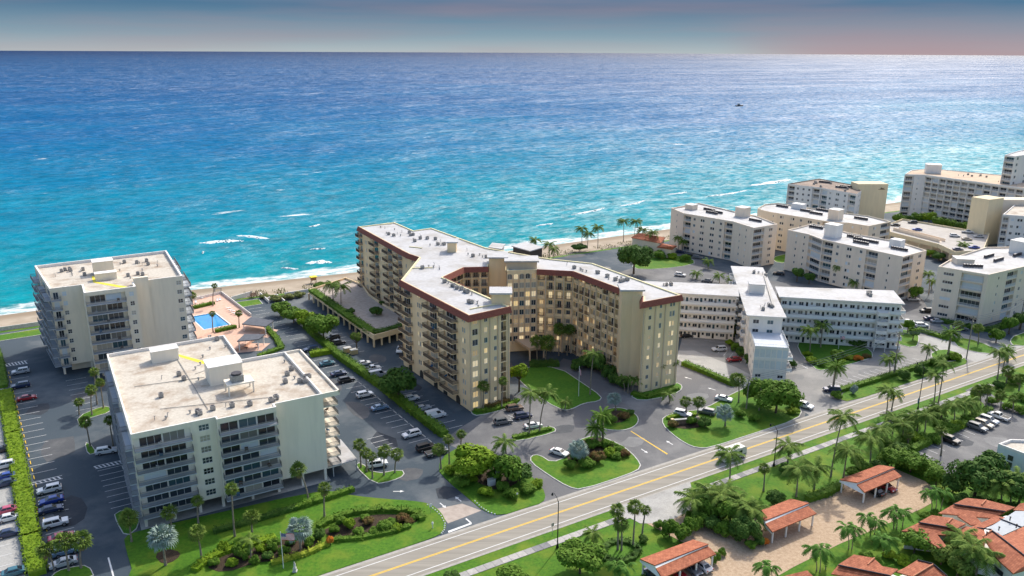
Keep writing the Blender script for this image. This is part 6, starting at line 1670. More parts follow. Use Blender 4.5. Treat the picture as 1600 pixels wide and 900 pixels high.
def hedge(label, pts, w, h, m='mid', z=0.0, dens=13, leaf=.34, seed=1, closed=False, group=None):
    P_ = [G(x, y, z) for x, y in pts]; r = random.Random(seed); mb = MB()
    if closed: P_.append(P_[0])
    for p, q in zip(P_, P_[1:]):
        e = q - p; l_ = e.length; d = e.normalized(); n = Vector((-d.y, d.x, 0))
        mb.box(p - n * (w * .42) - d * w * .1, e + d * w * .2, n * (w * .84), Z * (h * .78))
        for i in range(int(l_ * (w + 2 * h) * dens)):
            t = r.random(); k = r.uniform(-h, w + h)
            lump = .16 * math.sin(t * l_ * 1.3 + seed) + .12 * math.sin(t * l_ * 3.1) + .10 * math.sin(t * l_ * 5.7 + seed * 2)
            if k < 0: c = p + e * t - n * (w / 2 + lump * .6) + Z * (-k); nn = -n
            elif k > w: c = p + e * t + n * (w / 2 + lump * .6) + Z * (k - w); nn = n
            else: c = p + e * t + n * (k - w / 2) + Z * (h + lump); nn = Z.copy()
            c += Vector((r.uniform(-.2, .2), r.uniform(-.2, .2), r.uniform(-.22, .18))); nn = (nn + Vector((r.uniform(-.8, .8), r.uniform(-.8, .8), r.uniform(-.3, .8)))).normalized()
            a = nn.orthogonal().normalized(); b_ = nn.cross(a); ta = r.uniform(0, 6.28); a, b_ = a * math.cos(ta) + b_ * math.sin(ta), b_ * math.cos(ta) - a * math.sin(ta); s = leaf * r.uniform(.6, 1.2)
            mb.quad(c - a * s * .6, c - b_ * s * .35, c + a * s * .6, c + b_ * s * .35)
    mid = P_[len(P_) // 2]
    return solo('hedge', mb, LM[m], label, 'hedge', mid, group)

# hedges
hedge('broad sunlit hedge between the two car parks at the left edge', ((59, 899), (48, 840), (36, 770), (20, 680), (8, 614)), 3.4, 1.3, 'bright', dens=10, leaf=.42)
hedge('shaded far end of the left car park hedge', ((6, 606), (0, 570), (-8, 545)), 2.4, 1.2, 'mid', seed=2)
hedge('long clipped hedge between the middle car park and the yellow condominium', ((694, 682), (650, 649), (600, 609), (560, 580), (527, 557)), 2.5, 2.0, 'mid', dens=12, leaf=.4, seed=3)
hedge('upper run of clipped hedge past the bushy trees', ((527, 557), (490, 524), (478, 512)), 2.3, 1.9, 'mid', seed=4)
hedge('short clipped cross hedge closing the bay by the teal car', ((486, 557), (520, 551)), 2.6, 1.8, 'bright', seed=5)
hedge('clipped hedge along the drive beside the right wing', ((1068, 570), (1100, 583), (1146, 603)), 2.0, 1.5, 'mid', seed=6)
hedge('clipped hedge along the avenue in front of the open car park', ((1312, 612), (1360, 598), (1420, 579), (1480, 560)), 1.8, 1.3, 'mid', seed=7)
hedge('dark clipped hedge beside the right hand car park', ((1424, 706), (1470, 683), (1546, 643)), 2.0, 1.6, 'mid', seed=8)
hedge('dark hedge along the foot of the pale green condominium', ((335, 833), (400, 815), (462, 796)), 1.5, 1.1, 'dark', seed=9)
hedge('clipped hedge at the right foot of the pale green condominium', ((462, 796), (510, 781), (552, 767)), 1.5, 1.2, 'mid', seed=10)
hedge('yellow green hedge curving through the front garden', ((305, 893), (322, 878), (350, 864), (392, 853), (430, 842)), 1.7, 1.0, 'bright', seed=11)
hedge('bright low hedge in front of the flag bed', ((425, 882), (455, 874), (482, 866), (512, 852)), 1.3, .9, 'yellow', seed=12)
hedge('clipped hedge curving round the mulch bed of the front lawn', ((498, 826), (523, 812), (553, 803), (597, 799), (637, 801), (656, 806), (660, 814)), 1.5, 1.2, 'mid', seed=13)
hedge('lower clipped hedge closing the mulch bed of the front lawn', ((524, 846), (567, 842), (612, 833), (640, 824)), 1.3, .9, 'mid', seed=14)
hedge('green strip of shrubs under the palms on the car island', ((802, 685), (825, 680), (860, 671)), 1.4, .8, 'mid', z=.13, seed=15)
hedge('low hedge at the foot of the front wing', ((741, 643), (765, 643), (795, 634), (810, 626)), 1.3, .8, 'mid', z=.13, seed=16)
hedge('red leaved hedge against the front wing', ((740, 637), (768, 636), (796, 627)), 1.0, 1.0, 'red', z=.13, seed=17)
hedge('dark square hedge at the top of the court lawn', ((829, 572), (872, 571)), 3.0, 1.6, 'dark', seed=18)
hedge('low planting round the foot of the right wing end', ((988, 616), (1010, 622), (1058, 608)), 1.8, .9, 'mid', z=.13, seed=19)
hedge('clipped hedge behind the paved court below the palm lawn', ((1262, 783), (1290, 774), (1312, 762)), 1.8, 1.5, 'mid', seed=20)
hedge('tall hedge between the paved court and the right hand car park', ((1404, 724), (1430, 732), (1462, 748)), 4.0, 3.4, 'mid', dens=9, leaf=.5, seed=21)
hedge('wide planter hedge along the terrace edge', ((488, 455), (515, 474), (550, 499), (584, 521)), 3.2, 1.1, 'mid', z=3.6, dens=9, leaf=.45, seed=22)
hedge('planter hedge along the street side of the terrace', ((586, 521), (610, 516), (632, 509)), 3.0, 1.1, 'dark', z=3.6, seed=23)
hedge('round clipped bed hedge under the three tall palms', ((940, 866), (950, 852), (966, 847), (985, 850), (998, 860), (990, 873), (968, 880), (948, 877)), 1.4, .8, 'dark', closed=True, seed=24)
hedge('hedge at the foot of the white apartment house, left wing', ((1066, 502), (1120, 509), (1160, 512)), 2.0, 1.4, 'dark', seed=25)
hedge('hedge beside the cross street', ((1434, 517), (1470, 528), (1495, 534)), 2.0, 1.4, 'mid', seed=26)
hedge('hedge at the garden terrace beside the pavilion', ((415, 512), (432, 530), (440, 545), (405, 558)), 2.0, 1.0, 'mid', seed=27)
hedge('planter hedge between pool and condominium', ((338, 519), (368, 512)), 1.8, 1.2, 'mid', z=1.0, seed=28); hedge('planter hedge beside the first pool palms', ((304, 482), (334, 475)), 1.8, 1.2, 'mid', z=1.0, seed=29)
hedge('planting along the front foot of the corner condominium', ((1470, 503), (1510, 512), (1545, 518), (1590, 505)), 2.5, 1.5, 'dark', seed=30)
hedge('low bed hedge behind the entrance sign', ((1044, 655), (1064, 648), (1090, 650)), 1.4, .8, 'bright', z=.13, seed=31)

# mulch beds
for nm, pts, m in (('mulch_bed', ((500, 832), (530, 818), (560, 808), (600, 804), (640, 806), (655, 814), (640, 821), (600, 832), (560, 838), (525, 842)), 'mulch'), ('mulch_bed', ((318, 886), (352, 868), (392, 858), (432, 846), (470, 835), (505, 845), (480, 862), (440, 876), (400, 880), (350, 897)), 'mulch'), ('mulch_bed', ((240, 868), (262, 858), (284, 864), (276, 876), (255, 884)), 'mulch'), ('mulch_bed', ((884, 712), (905, 690), (935, 682), (960, 694), (972, 708), (940, 718), (910, 726), (890, 724)), 'mulch'), ('mulch_bed', ((942, 650), (965, 640), (984, 648), (976, 660), (955, 662)), 'mulch'), ('mulch_bed', ((712, 720), (760, 705), (800, 735), (815, 752), (780, 770), (740, 752)), 'mulch'), ('mulch_bed', ((1042, 660), (1080, 650), (1110, 660), (1100, 668), (1060, 672)), 'mulch'), ('planted_bed', ((946, 866), (953, 855), (968, 850), (985, 853), (994, 861), (986, 871), (968, 876), (950, 873)), 'lawn_deep')):
    p = smoothpoly(ccw(PX(*pts)), 1); mb = MB(); mb.prism(p, .0, .17); struct(nm, mb, M_[m])

# palms
palms('sabal', 'in the left car park beside the beach condominium', [(124, 648, 123, 628), (144, 649, 142, 609), (152, 632, 147, 581), (162, 638, 158, 596)], .95)
palms('sabal', 'on the grass beds by the white car in the left lot', [(141, 698, 134, 658), (177, 698, 172, 655)], .95)
palms('sabal', 'at the street end of the left lot', [(85, 891, 74, 858), (108, 892, 102, 844), (127, 888, 128, 843)], 1.0)
palms('sabal', 'along the street front of the pale green condominium', [(206, 847, 201, 808), (270, 838, 266, 799), (310, 818, 309, 782), (367, 839, 364, 761), (315, 872, 311, 829), (394, 832, 396, 804), (482, 783, 467, 732), (507, 808, 509, 761)], .95)
palms('bis', 'on the front lawn, one at each end', [(259, 884, 254, 837), (470, 859, 469, 824)], 1.05)
palms('coco', 'in the hedged front garden', [(393, 874, 392, 842)], .55)
palms('sabal', 'on the island beside the parked white off roader', [(564, 731, 563, 693), (573, 738, 573, 706), (582, 748, 583, 712), (600, 743, 602, 704), (617, 739, 622, 708)], .92)
palms('sabal', 'at the corner lawn where the hedge meets the drive', [(689, 733, 687, 700), (702, 728, 702, 685), (720, 714, 722, 677)], .92)
palms('coco', 'rising from the shrubs at the entrance', [(792, 738, 790, 690)], .8)
palms('coco', 'on the terrace by the beach wing', [(521, 472, 518, 443), (533, 474, 533, 446)], 1.0, z=3.6)
palms('sabal', 'around the blue pool', [(301, 484, 301, 461), (333, 478, 335, 446), (333, 519, 332, 489), (374, 512, 374, 488)], .85, z=1.0)
palms('sabal', 'at the foot of the front wing', [(755, 641, 757, 601), (784, 639, 787, 595)], .95)
palms('coco', 'on the car island before the front wing', [(827, 681, 830, 611), (843, 677, 856, 613)], .82)
palms('coco', 'at the lower edge of the court lawn', [(883, 639, 885, 626)], .6)
palms('coco', 'leaning over the court lawn near the drive', [(922, 617, 928, 552)], .8)
palms('sabal', 'in the shaded court under the arches', [(839, 568, 839, 532), (852, 567, 857, 534), (873, 556, 876, 513), (886, 555, 891, 514)], 1.35)
palms('sabal', 'at the foot of the right wing end', [(1032, 604, 1034, 568), (1048, 600, 1054, 566)], 1.25)
palms('coco', 'in the corner between right wing and drive', [(976, 612, 972, 590), (981, 614, 984, 590), (988, 613, 994, 592)], .5)
palms('bis', 'beside the court drive and its islands', [(962, 642, 961, 622), (906, 724, 905, 700), (1133, 666, 1133, 643)], 1.0)
palms('date', 'on the central island, grown together', [(942, 692, 941, 648), (933, 694, 932, 668)], .95)
palms('sabal', 'behind the entrance sign', [(1072, 651, 1073, 627), (1089, 653, 1094, 627)], 1.05)
palms('sabal', 'in front of the apartment drive beside the utility pole', [(1154, 629, 1154, 592)], 1.3)
palms('coco', 'at the right foot of the wing end by the drive', [(1046, 630, 1045, 615)], .6)
palms('date', 'over the open car park, standing alone in its bed', [(1301, 611, 1308, 573)], 1.15)
palms('date', 'on the island where the cross street begins', [(1481, 556, 1487, 520)], 1.15)
palms('coco', 'in the garden before the white apartment house', [(1105, 523, 1103, 495), (1110, 523, 1109, 496), (1138, 521, 1140, 510), (1265, 551, 1266, 514), (1282, 543, 1286, 506)], .85)
palms('coco', 'along the hedge of the open car park', [(1390, 586, 1389, 560), (1398, 584, 1401, 556), (1446, 568, 1452, 541)], .7)
palms('coco', 'on the verge across the avenue, tall and thin', [(1385, 647, 1388, 608), (1393, 641, 1401, 614), (1459, 631, 1461, 583), (1466, 630, 1478, 568), (1558, 593, 1563, 549), (1566, 581, 1573, 552)], .75)
palms('coco', 'beside the footway near the passing motorhome', [(1140, 752, 1142, 708), (1231, 722, 1232, 694)], .95)
palms('coco', 'on the broad lawn behind the carports', [(1244, 776, 1249, 731), (1272, 764, 1275, 728), (1318, 745, 1325, 701), (1359, 727, 1361, 682), (1396, 702, 1399, 692)], 1.0)
palms('coco', 'leaning and very tall beside the far carport', [(1298, 745, 1320, 650)], 1.0)
palms('sabal', 'on the broad lawn near the round bush', [(1193, 767, 1196, 731)], .9)
palms('coco', 'in the thicket beside the middle carport', [(1118, 800, 1112, 768), (1130, 806, 1128, 770), (1146, 815, 1150, 779), (1170, 830, 1178, 795), (1158, 822, 1160, 786), (1100, 792, 1096, 772), (1086, 806, 1084, 778), (1136, 800, 1138, 764)], 1.0)
palms('coco', 'in the roadside lawn belt, close together', [(1394, 681, 1398, 652), (1424, 669, 1423, 651), (1433, 673, 1434, 650), (1444, 681, 1449, 647), (1462, 652, 1461, 637), (1471, 652, 1471, 635), (1490, 663, 1491, 630), (1506, 654, 1507, 628), (1518, 650, 1519, 627), (1376, 700, 1378, 670), (1410, 690, 1412, 662)], .85)
palms('sabal', 'around the entrance of the right hand car park', [(1532, 633, 1530, 610), (1540, 637, 1544, 607), (1563, 640, 1564, 616), (1572, 599, 1576, 578), (1582, 645, 1583, 622), (1592, 610, 1594, 590)], 1.0)
palms('sabal', 'inside the right hand car park', [(1418, 697, 1420, 678), (1470, 712, 1472, 672)], .9)
palms('xmas', 'in the garden strip of the paved court', [(1198, 908, 1196, 884, 1.2), (1206, 910, 1206, 886, 1.2), (1276, 892, 1272, 858, 1.2), (1281, 894, 1284, 856, 1.2), (1290, 890, 1292, 862), (1326, 858, 1322, 822), (1331, 858, 1336, 824), (1360, 836, 1356, 806), (1366, 836, 1371, 812), (1396, 826, 1392, 798), (1401, 826, 1402, 796), (1410, 822, 1414, 798), (1380, 868, 1378, 840), (1388, 868, 1390, 842)], 1.25, group='garden palms')
palms('xmas', 'at the far end of the paved court', [(1456, 796, 1452, 770), (1462, 797, 1464, 766), (1470, 796, 1478, 768)], 1.15)
palms('coco', 'against the townhouse wall', [(1500, 873, 1506, 838), (1508, 895, 1521, 852), (1525, 898, 1536, 862)], .95)
palms('sabal', 'rising from the round bed by the footway', [(965, 860, 967, 797), (971, 861, 973, 818), (989, 855, 995, 792)], .85)
palms('sabal', 'right of the round bed by the footway', [(1003, 841, 1011, 797)], .8)
palms('coco', 'beside the footway left of the round bed', [(927, 851, 928, 832)], .62)
palms('xmas', 'in front of the nearest carport', [(968, 905, 966, 884, 1.2), (978, 908, 980, 884, 1.2)], 1.2)
palms('coco', 'on the beach behind the court, by the small house', [(909, 388, 909, 356), (918, 388, 919, 364), (934, 388, 934, 354), (974, 378, 974, 344), (991, 376, 993, 345), (1003, 376, 1004, 358), (1020, 396, 1020, 362)], .95)
palms('coco', 'beside the white beach house', [(836, 398, 836, 374), (858, 404, 858, 380), (864, 408, 866, 388)], .9)
palms('coco', 'in the lot behind the white apartment house', [(1060, 392, 1060, 371), (1066, 394, 1068, 376), (1088, 436, 1088, 426), (1107, 420, 1107, 407), (1124, 442, 1124, 430), (1144, 445, 1144, 434)], .75)
palms('coco', 'before the stepped condominium', [(1309, 447, 1311, 416), (1336, 455, 1336, 440), (1400, 462, 1400, 446), (1451, 460, 1450, 426), (1455, 452, 1456, 438)], .7)
palms('coco', 'at the right end of the white apartment house', [(1396, 538, 1394, 507)], .8)
palms('sabal', 'near the cross street under the corner condominium', [(1499, 530, 1499, 507), (1528, 538, 1528, 512)], 1.0)
palms('date', 'at the right edge of the avenue corner', [(1574, 566, 1575, 546)], .9)
palms('coco', 'beside the parking deck', [(1506, 404, 1506, 381)], .95)
palms('coco', 'in the thicket at the lower right', [(1554, 790, 1552, 755), (1563, 792, 1564, 752), (1578, 790, 1580, 748), (1592, 788, 1594, 744)], .9)

# trees
tree('large round bright green tree at the entrance lawn', 738, 745, 34, 690, 'bright', dense=True)
tree('dark shrubby tree left of the entrance utility box', 793, 757, 24, 708, 'mid'); tree('dark grey green tree right of the entrance shrubs', 812, 752, 20, 722, 'dark')
tree('dark spreading tree over the hedge beside the front wing', 623, 626, 27, 572, 'dark', dense=True)
tree('small round clipped tree on the drive below the terrace', 558, 552, 9, 518, 'sabal')
tree('large bushy tree over the lot, nearest the clipped hedge', 506, 530, 26, 486, 'mid', dense=True)
tree('bushy bright tree beside the beach end of the lot', 476, 512, 17, 482, 'bright'); tree('low bushy tree above the shaded lot wall', 459, 505, 18, 479, 'mid'); tree('bushy tree nearest the beach ramp', 440, 493, 15, 471, 'mid')
tree('big round dark fig tree on the street side lawn', 906, 896, 35, 848, 'mid', dense=True)
tree('dark leafy tree cut by the bottom edge below the footway', 800, 920, 26, 886, 'mid'); tree('dark leafy tree at the very bottom left of the fig tree', 706, 915, 14, 892, 'dark')
tree('large dark tree behind the court by the beach house', 990, 428, 24, 376, 'dark', dense=True)
tree('broad dark tree mass between entrance sign and apartment drive', 1212, 646, 32, 592, 'mid', dense=True); tree('taller palmy thicket behind the broad dark tree', 1186, 632, 22, 590, 'mid'); tree('small dark tree at the right of the sign lawn', 1238, 636, 10, 618, 'dark')
tree('light green clump of tall foliage beside the front wing', 811, 612, 15, 566, 'bright')
tree('large dark tree beside the townhouses at the right', 1522, 778, 36, 712, 'dark', dense=True); tree('tall dark tree at the right car park edge', 1540, 762, 22, 704, 'dark'); tree('dense dark tree left of the flat roofed building', 1488, 772, 18, 738, 'dark'); tree('dense dark tree at the right edge over the townhouse', 1590, 795, 28, 736, 'dark', dense=True); tree('green tree in the corner below the right car park', 1462, 760, 16, 730, 'mid')
tree('bushy tree right of the tall hedge by the far carport', 1422, 738, 20, 706, 'mid'); tree('bushy tree left of the tall hedge by the far carport', 1392, 732, 18, 700, 'mid')
for i, (x, y, r_, t_) in enumerate([(1402, 352, 9, 332), (1418, 350, 9, 333), (1432, 349, 10, 330), (1450, 352, 9, 328), (1464, 356, 11, 336), (1482, 358, 10, 340), (1500, 362, 9, 344), (1516, 364, 12, 342), (1534, 366, 11, 340), (1545, 368, 9, 345)]):
    tree(f'green tree in the row behind the parking deck, {ORD[i + 1]} from the left', x, y + 3, r_, t_, ['mid', 'dark', 'mid', 'bright', 'mid'][i % 5], group='trees behind the parking deck')
for i, (x, y, r_, t_, m) in enumerate([(1418, 520, 9, 498, 'mid'), (1426, 532, 9, 510, 'mid'), (1245, 440, 10, 416, 'dark'), (1264, 444, 8, 424, 'dark'), (1430, 470, 10, 446, 'mid'), (1452, 402, 9, 388, 'bright'), (1466, 408, 9, 392, 'dark')]):
    tree(['leafy tree on the palm island by the cross street, back one', 'leafy tree on the palm island by the cross street, front one', 'dark tree at the left foot of the stepped condominium', 'smaller dark tree beside the left foot of the stepped condominium', 'leafy tree at the right foot of the stepped condominium', 'bright tree between parking deck and condominium', 'dark tree between parking deck and condominium'][i], x, y, r_, t_, m)
for i, (x, y, r_, t_, m) in enumerate([(1556, 536, 11, 512, 'mid'), (1576, 522, 12, 494, 'mid'), (1594, 515, 12, 486, 'dark')]):
    tree(f'leafy tree along the foot of the corner condominium, {ORD[i + 1]} from the left', x, y, r_, t_, m, group='trees before the corner condominium')
tree('large green tree in the thicket left of the middle carport', 1140, 822, 22, 778, 'mid'); tree('dark green tree at the left of the carport thicket', 1104, 812, 18, 776, 'mid'); tree('dense green tree just left of the middle carport roof', 1166, 846, 22, 806, 'dark', dense=True); tree('round dark bush like tree on the lawn by the middle carport', 1210, 790, 14, 766, 'dark', dense=True)
tree('leafy garden tree before the townhouse wall', 1428, 866, 24, 828, 'mid'); tree('pale leafy garden tree below the townhouse porch', 1470, 882, 22, 846, 'sabal'); tree('bushy garden tree at the townhouse corner', 1495, 902, 20, 864, 'sabal')
# bushes
shrubs('in the mulch bed of the front lawn', [(545, 826, 10, 808, 'bright'), (575, 820, 9, 808, 'red'), (600, 828, 12, 814), (628, 816, 10, 802, 'red'), (560, 836, 9, 824), (640, 818, 7, 809, 'red'), (522, 832, 8, 820), (585, 834, 9, 824), (612, 820, 9, 810), (534, 818, 8, 808), (648, 812, 7, 804), (570, 812, 8, 804), (622, 828, 8, 818, 'bright')])
shrubs('in the flag bed', [(372, 868, 9, 848), (408, 862, 9, 850, 'bright'), (428, 858, 11, 842), (455, 850, 9, 838, 'dark'), (398, 880, 8, 868), (500, 842, 10, 826, 'dark'), (350, 860, 8, 844, 'bright'), (335, 884, 9, 872), (362, 884, 9, 872, 'bright'), (385, 872, 9, 858), (418, 874, 9, 862, 'dark'), (444, 866, 9, 852), (484, 852, 9, 838)])
shrubs('standing alone at the hedge end near the flag', [(516, 851, 6, 837, 'orange')])
shrubs('around the entrance utility box', [(706, 740, 10, 726, 'bright'), (722, 760, 12, 744), (760, 775, 12, 760, 'bright'), (772, 752, 12, 736, 'dark'), (800, 778, 12, 762), (825, 770, 12, 756), (840, 760, 9, 748, 'bright'), (745, 742, 12, 728), (785, 766, 11, 752), (735, 752, 10, 742, 'bright')])
shrubs('on the central island', [(890, 732, 10, 718), (915, 730, 12, 714), (934, 722, 12, 704, 'red'), (952, 712, 10, 698, 'bright'), (965, 706, 9, 694), (976, 714, 8, 702, 'red'), (925, 700, 12, 686), (948, 698, 10, 686), (900, 718, 10, 706), (962, 716, 9, 706)])
shrubs('in the round bed by the court drive', [(954, 662, 9, 648), (974, 655, 9, 643, 'red'), (985, 648, 7, 640, 'dark')])
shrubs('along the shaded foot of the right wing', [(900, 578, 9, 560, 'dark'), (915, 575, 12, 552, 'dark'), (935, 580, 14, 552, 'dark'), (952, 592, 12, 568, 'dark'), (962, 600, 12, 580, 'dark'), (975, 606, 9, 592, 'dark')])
shrubs('in the flower garden before the apartment house', [(1268, 568, 8, 556, 'bright'), (1285, 572, 8, 562), (1308, 564, 11, 544, 'mid'), (1325, 562, 7, 553, 'yellow'), (1340, 563, 7, 554, 'orange'), (1354, 559, 6, 552, 'red'), (1262, 556, 7, 548, 'bright'), (1316, 570, 7, 560, 'bright')])
shrubs('against the apartment house, right wing', [(1318, 538, 9, 524, 'dark'), (1332, 540, 8, 528, 'dark'), (1345, 542, 8, 530, 'dark'), (1300, 536, 7, 526, 'dark')])
shrubs('round the front block of the apartment house', [(1150, 548, 8, 534), (1158, 556, 9, 540, 'dark'), (1168, 568, 8, 552, 'dark'), (1236, 574, 8, 560, 'dark'), (1140, 540, 7, 530, 'bright')])
shrubs('along the avenue hedge by the open car park', [(1412, 594, 9, 576, 'dark'), (1437, 586, 9, 568, 'dark'), (1334, 616, 6, 600, 'bis'), (1306, 622, 9, 610), (1460, 572, 8, 560), (1492, 562, 9, 550, 'bright')])
shrubs('on the sign lawn', [(1050, 668, 8, 656, 'red'), (1100, 668, 10, 650, 'dark'), (1080, 664, 8, 650), (1156, 652, 8, 640), (1180, 658, 9, 646, 'mid'), (1240, 646, 9, 636, 'bright')])
shrubs('on the terrace planters', [(548, 490, 7, 480, 'dark'), (588, 492, 10, 478, 'dark'), (596, 476, 5, 470, 'dark')], z=3.6)
shrubs('in the dune garden by the beach', [(432, 470, 10, 460, 'grass'), (450, 467, 10, 458, 'grass'), (468, 464, 9, 455, 'grass'), (415, 466, 8, 458, 'grass'), (500, 452, 10, 440, 'mid'), (512, 456, 10, 444, 'mid'), (560, 448, 7, 440, 'grass'), (545, 446, 8, 438, 'grass'), (572, 458, 8, 450, 'dark')])
shrubs('in the garden of the red roofed house', [(1030, 404, 9, 390), (1050, 404, 8, 394, 'bright'), (1070, 408, 8, 396), (905, 392, 12, 380, 'dark'), (1010, 398, 9, 384, 'dark'), (978, 402, 9, 384)])
shrubs('beside the middle carport and its drive', [(1186, 852, 9, 838, 'dark'), (1196, 852, 6, 840, 'orange'), (1172, 858, 9, 844), (1128, 868, 6, 856), (1118, 880, 8, 862)])
shrubs('on the townhouse lawn', [(1372, 850, 10, 836), (1390, 872, 10, 860, 'bright'), (1410, 880, 12, 866, 'bright'), (1432, 884, 12, 868, 'mid'), (1354, 876, 10, 862), (1446, 812, 9, 800), (1462, 806, 8, 796)])
shrubs('at the roadside near the apron', [(1004, 846, 8, 836, 'dark'), (1046, 838, 12, 810, 'mid'), (1062, 846, 14, 816, 'mid'), (1078, 834, 12, 806), (1030, 826, 8, 812)])
shrubs('along the roadside belt on the right', [(1226, 740, 9, 722, 'dark'), (1340, 728, 10, 712), (1378, 724, 10, 708), (1460, 692, 10, 676), (1482, 672, 9, 660), (1550, 632, 9, 620), (1575, 640, 9, 628), (1596, 646, 10, 632)])
shrubs('among the palms of the roadside lawn belt', [(1386, 700, 11, 684), (1404, 708, 13, 690, 'dark'), (1412, 692, 10, 678), (1430, 690, 12, 674, 'bright'), (1446, 690, 11, 676), (1468, 668, 11, 656), (1494, 668, 10, 656, 'bright'), (1512, 660, 10, 648), (1372, 738, 14, 718, 'dark'), (1350, 738, 12, 722), (1330, 742, 10, 730, 'mid')])
shrubs('in the thicket along the paved court entrance', [(1092, 822, 14, 800), (1112, 828, 14, 806, 'dark'), (1128, 834, 14, 812), (1148, 842, 14, 820, 'dark'), (1164, 812, 14, 790), (1122, 808, 12, 790, 'bright'), (1080, 812, 10, 798)])
shrubs('between far palms on the avenue verge', [(1540, 612, 9, 600), (1560, 606, 9, 594, 'dark'), (1584, 600, 10, 586), (1600, 626, 11, 612), (1522, 622, 8, 612, 'bright')])
shrubs('under the trees at the right edge', [(1500, 790, 14, 770, 'dark'), (1530, 796, 14, 776, 'dark'), (1556, 800, 14, 780), (1480, 782, 12, 766), (1584, 804, 14, 784, 'dark')])
# dune grass
r = random.Random(9); mb = MB()
for i in range(9000):
    k = r.random(); p = shore[3] + (shore[-4] - shore[3]) * k
    j = k * (len(shore) - 7); a = int(j); p = shore[3 + a] + (shore[4 + a] - shore[3 + a]) * (j - a) + SV * (-28.7 + r.random() ** 2 * 9)
    if math.sin(j * 21) + math.sin(j * 8.3 + 1) < -.2: continue
    if not (G(350, 470).x < p.x < 90): continue
    p.z = -.5; h = r.uniform(.4, 1.0); dx = Vector((r.uniform(-.5, .5), r.uniform(-.5, .5), 0))
    mb.quad(p + Vector((-.14, 0, 0)), p + Vector((.14, .05, 0)), p + dx + Z * h)
tag(link('dune_grass', mb.mesh('dune_grass', LM['grass'])), 'dry green grass tufts along the top of the beach', 'grass', kind='stuff')
# ------------------------------------------------------------------ vehicles
def paint(name, rgb): return mat('car_' + name.replace(' ', '_'), rgb, .32, spec=.5, coat=.6, metal=.15)
CARCOL = {'white': (.72, .72, .71), 'silver': (.42, .44, .46), 'grey': (.13, .14, .15), 'black': (.012, .012, .014), 'navy blue': (.012, .03, .09), 'blue': (.01, .05, .30), 'red': (.33, .012, .02), 'teal': (.03, .14, .18), 'pale blue': (.16, .26, .38), 'beige': (.42, .36, .28), 'brown': (.14, .09, .06), 'pink red': (.55, .08, .14)}
GLASSC = glass('car_glass', (.015, .02, .026), .05); TYRE = mat('tyre', (.015, .015, .015), .8); RIM = mat('wheel_rim', (.35, .35, .36), .35, metal=.7); TRIM = mat('car_trim', (.02, .02, .02), .6)
HL = mat('headlight_glass', (.7, .72, .74), .15, spec=.6); TL = mat('tail_light', (.30, .01, .01), .25, spec=.6)
SHAPES = {  # length, width, body profile (x, z), cabin base (x0, x1, z), cabin top (x0, x1, z), clearance
    'sedan': (4.7, 1.8, [(-2.35, .35), (-2.33, .80), (-2.1, .96), (-1.35, 1.0), (1.0, .96), (2.05, .82), (2.32, .62), (2.35, .32)], (-1.75, 1.15, .97), (-1.05, .35, 1.42)),
    'suv': (4.75, 1.9, [(-2.37, .42), (-2.36, 1.0), (-2.2, 1.08), (-1.3, 1.1), (1.05, 1.06), (2.15, .95), (2.36, .72), (2.38, .4)], (-2.22, 1.2, 1.07), (-1.95, .42, 1.68)),
    'off roader': (4.6, 1.9, [(-2.3, .5), (-2.3, 1.12), (-1.3, 1.14), (1.0, 1.13), (2.2, 1.08), (2.3, .9), (2.3, .5)], (-2.24, 1.1, 1.12), (-2.1, .7, 1.82)),
    'pickup': (5.5, 1.95, [(-2.75, .5), (-2.75, 1.08), (-.55, 1.1), (1.3, 1.12), (2.5, 1.04), (2.74, .85), (2.75, .48)], (-.75, 1.45, 1.1), (-.45, .75, 1.78)),
    'van': (5.6, 2.0, [(-2.8, .45), (-2.8, 1.3), (-2.7, 1.35), (1.4, 1.35), (2.2, 1.2), (2.75, .95), (2.8, .45)], (-2.76, 1.75, 1.33), (-2.7, .95, 2.35))}
def profile_body(mb, prof, w):
    """extruded side profile with tucked-in shoulders"""
    secs = [(-w / 2, .0), (-w / 2 + .09, .06), (w / 2 - .09, .06), (w / 2, .0)]; i0 = len(mb.v); n = len(prof); cx = 0
    for y, up_ in secs:
        for x, z in prof: mb.v.append((x * (1 if up_ else .985), y, z + (up_ * .6 if z > .6 else 0)))
    for s in range(3):
        for k in range(n):
            a, b_ = i0 + s * n + k, i0 + s * n + (k + 1) % n
            mb.f.append((a, b_, b_ + n, a + n)); mb.m.append(0)
    mb.f.append(tuple(i0 + k for k in reversed(range(n)))); mb.m.append(0); mb.f.append(tuple(i0 + 3 * n + k for k in range(n))); mb.m.append(0)
CARS = {}
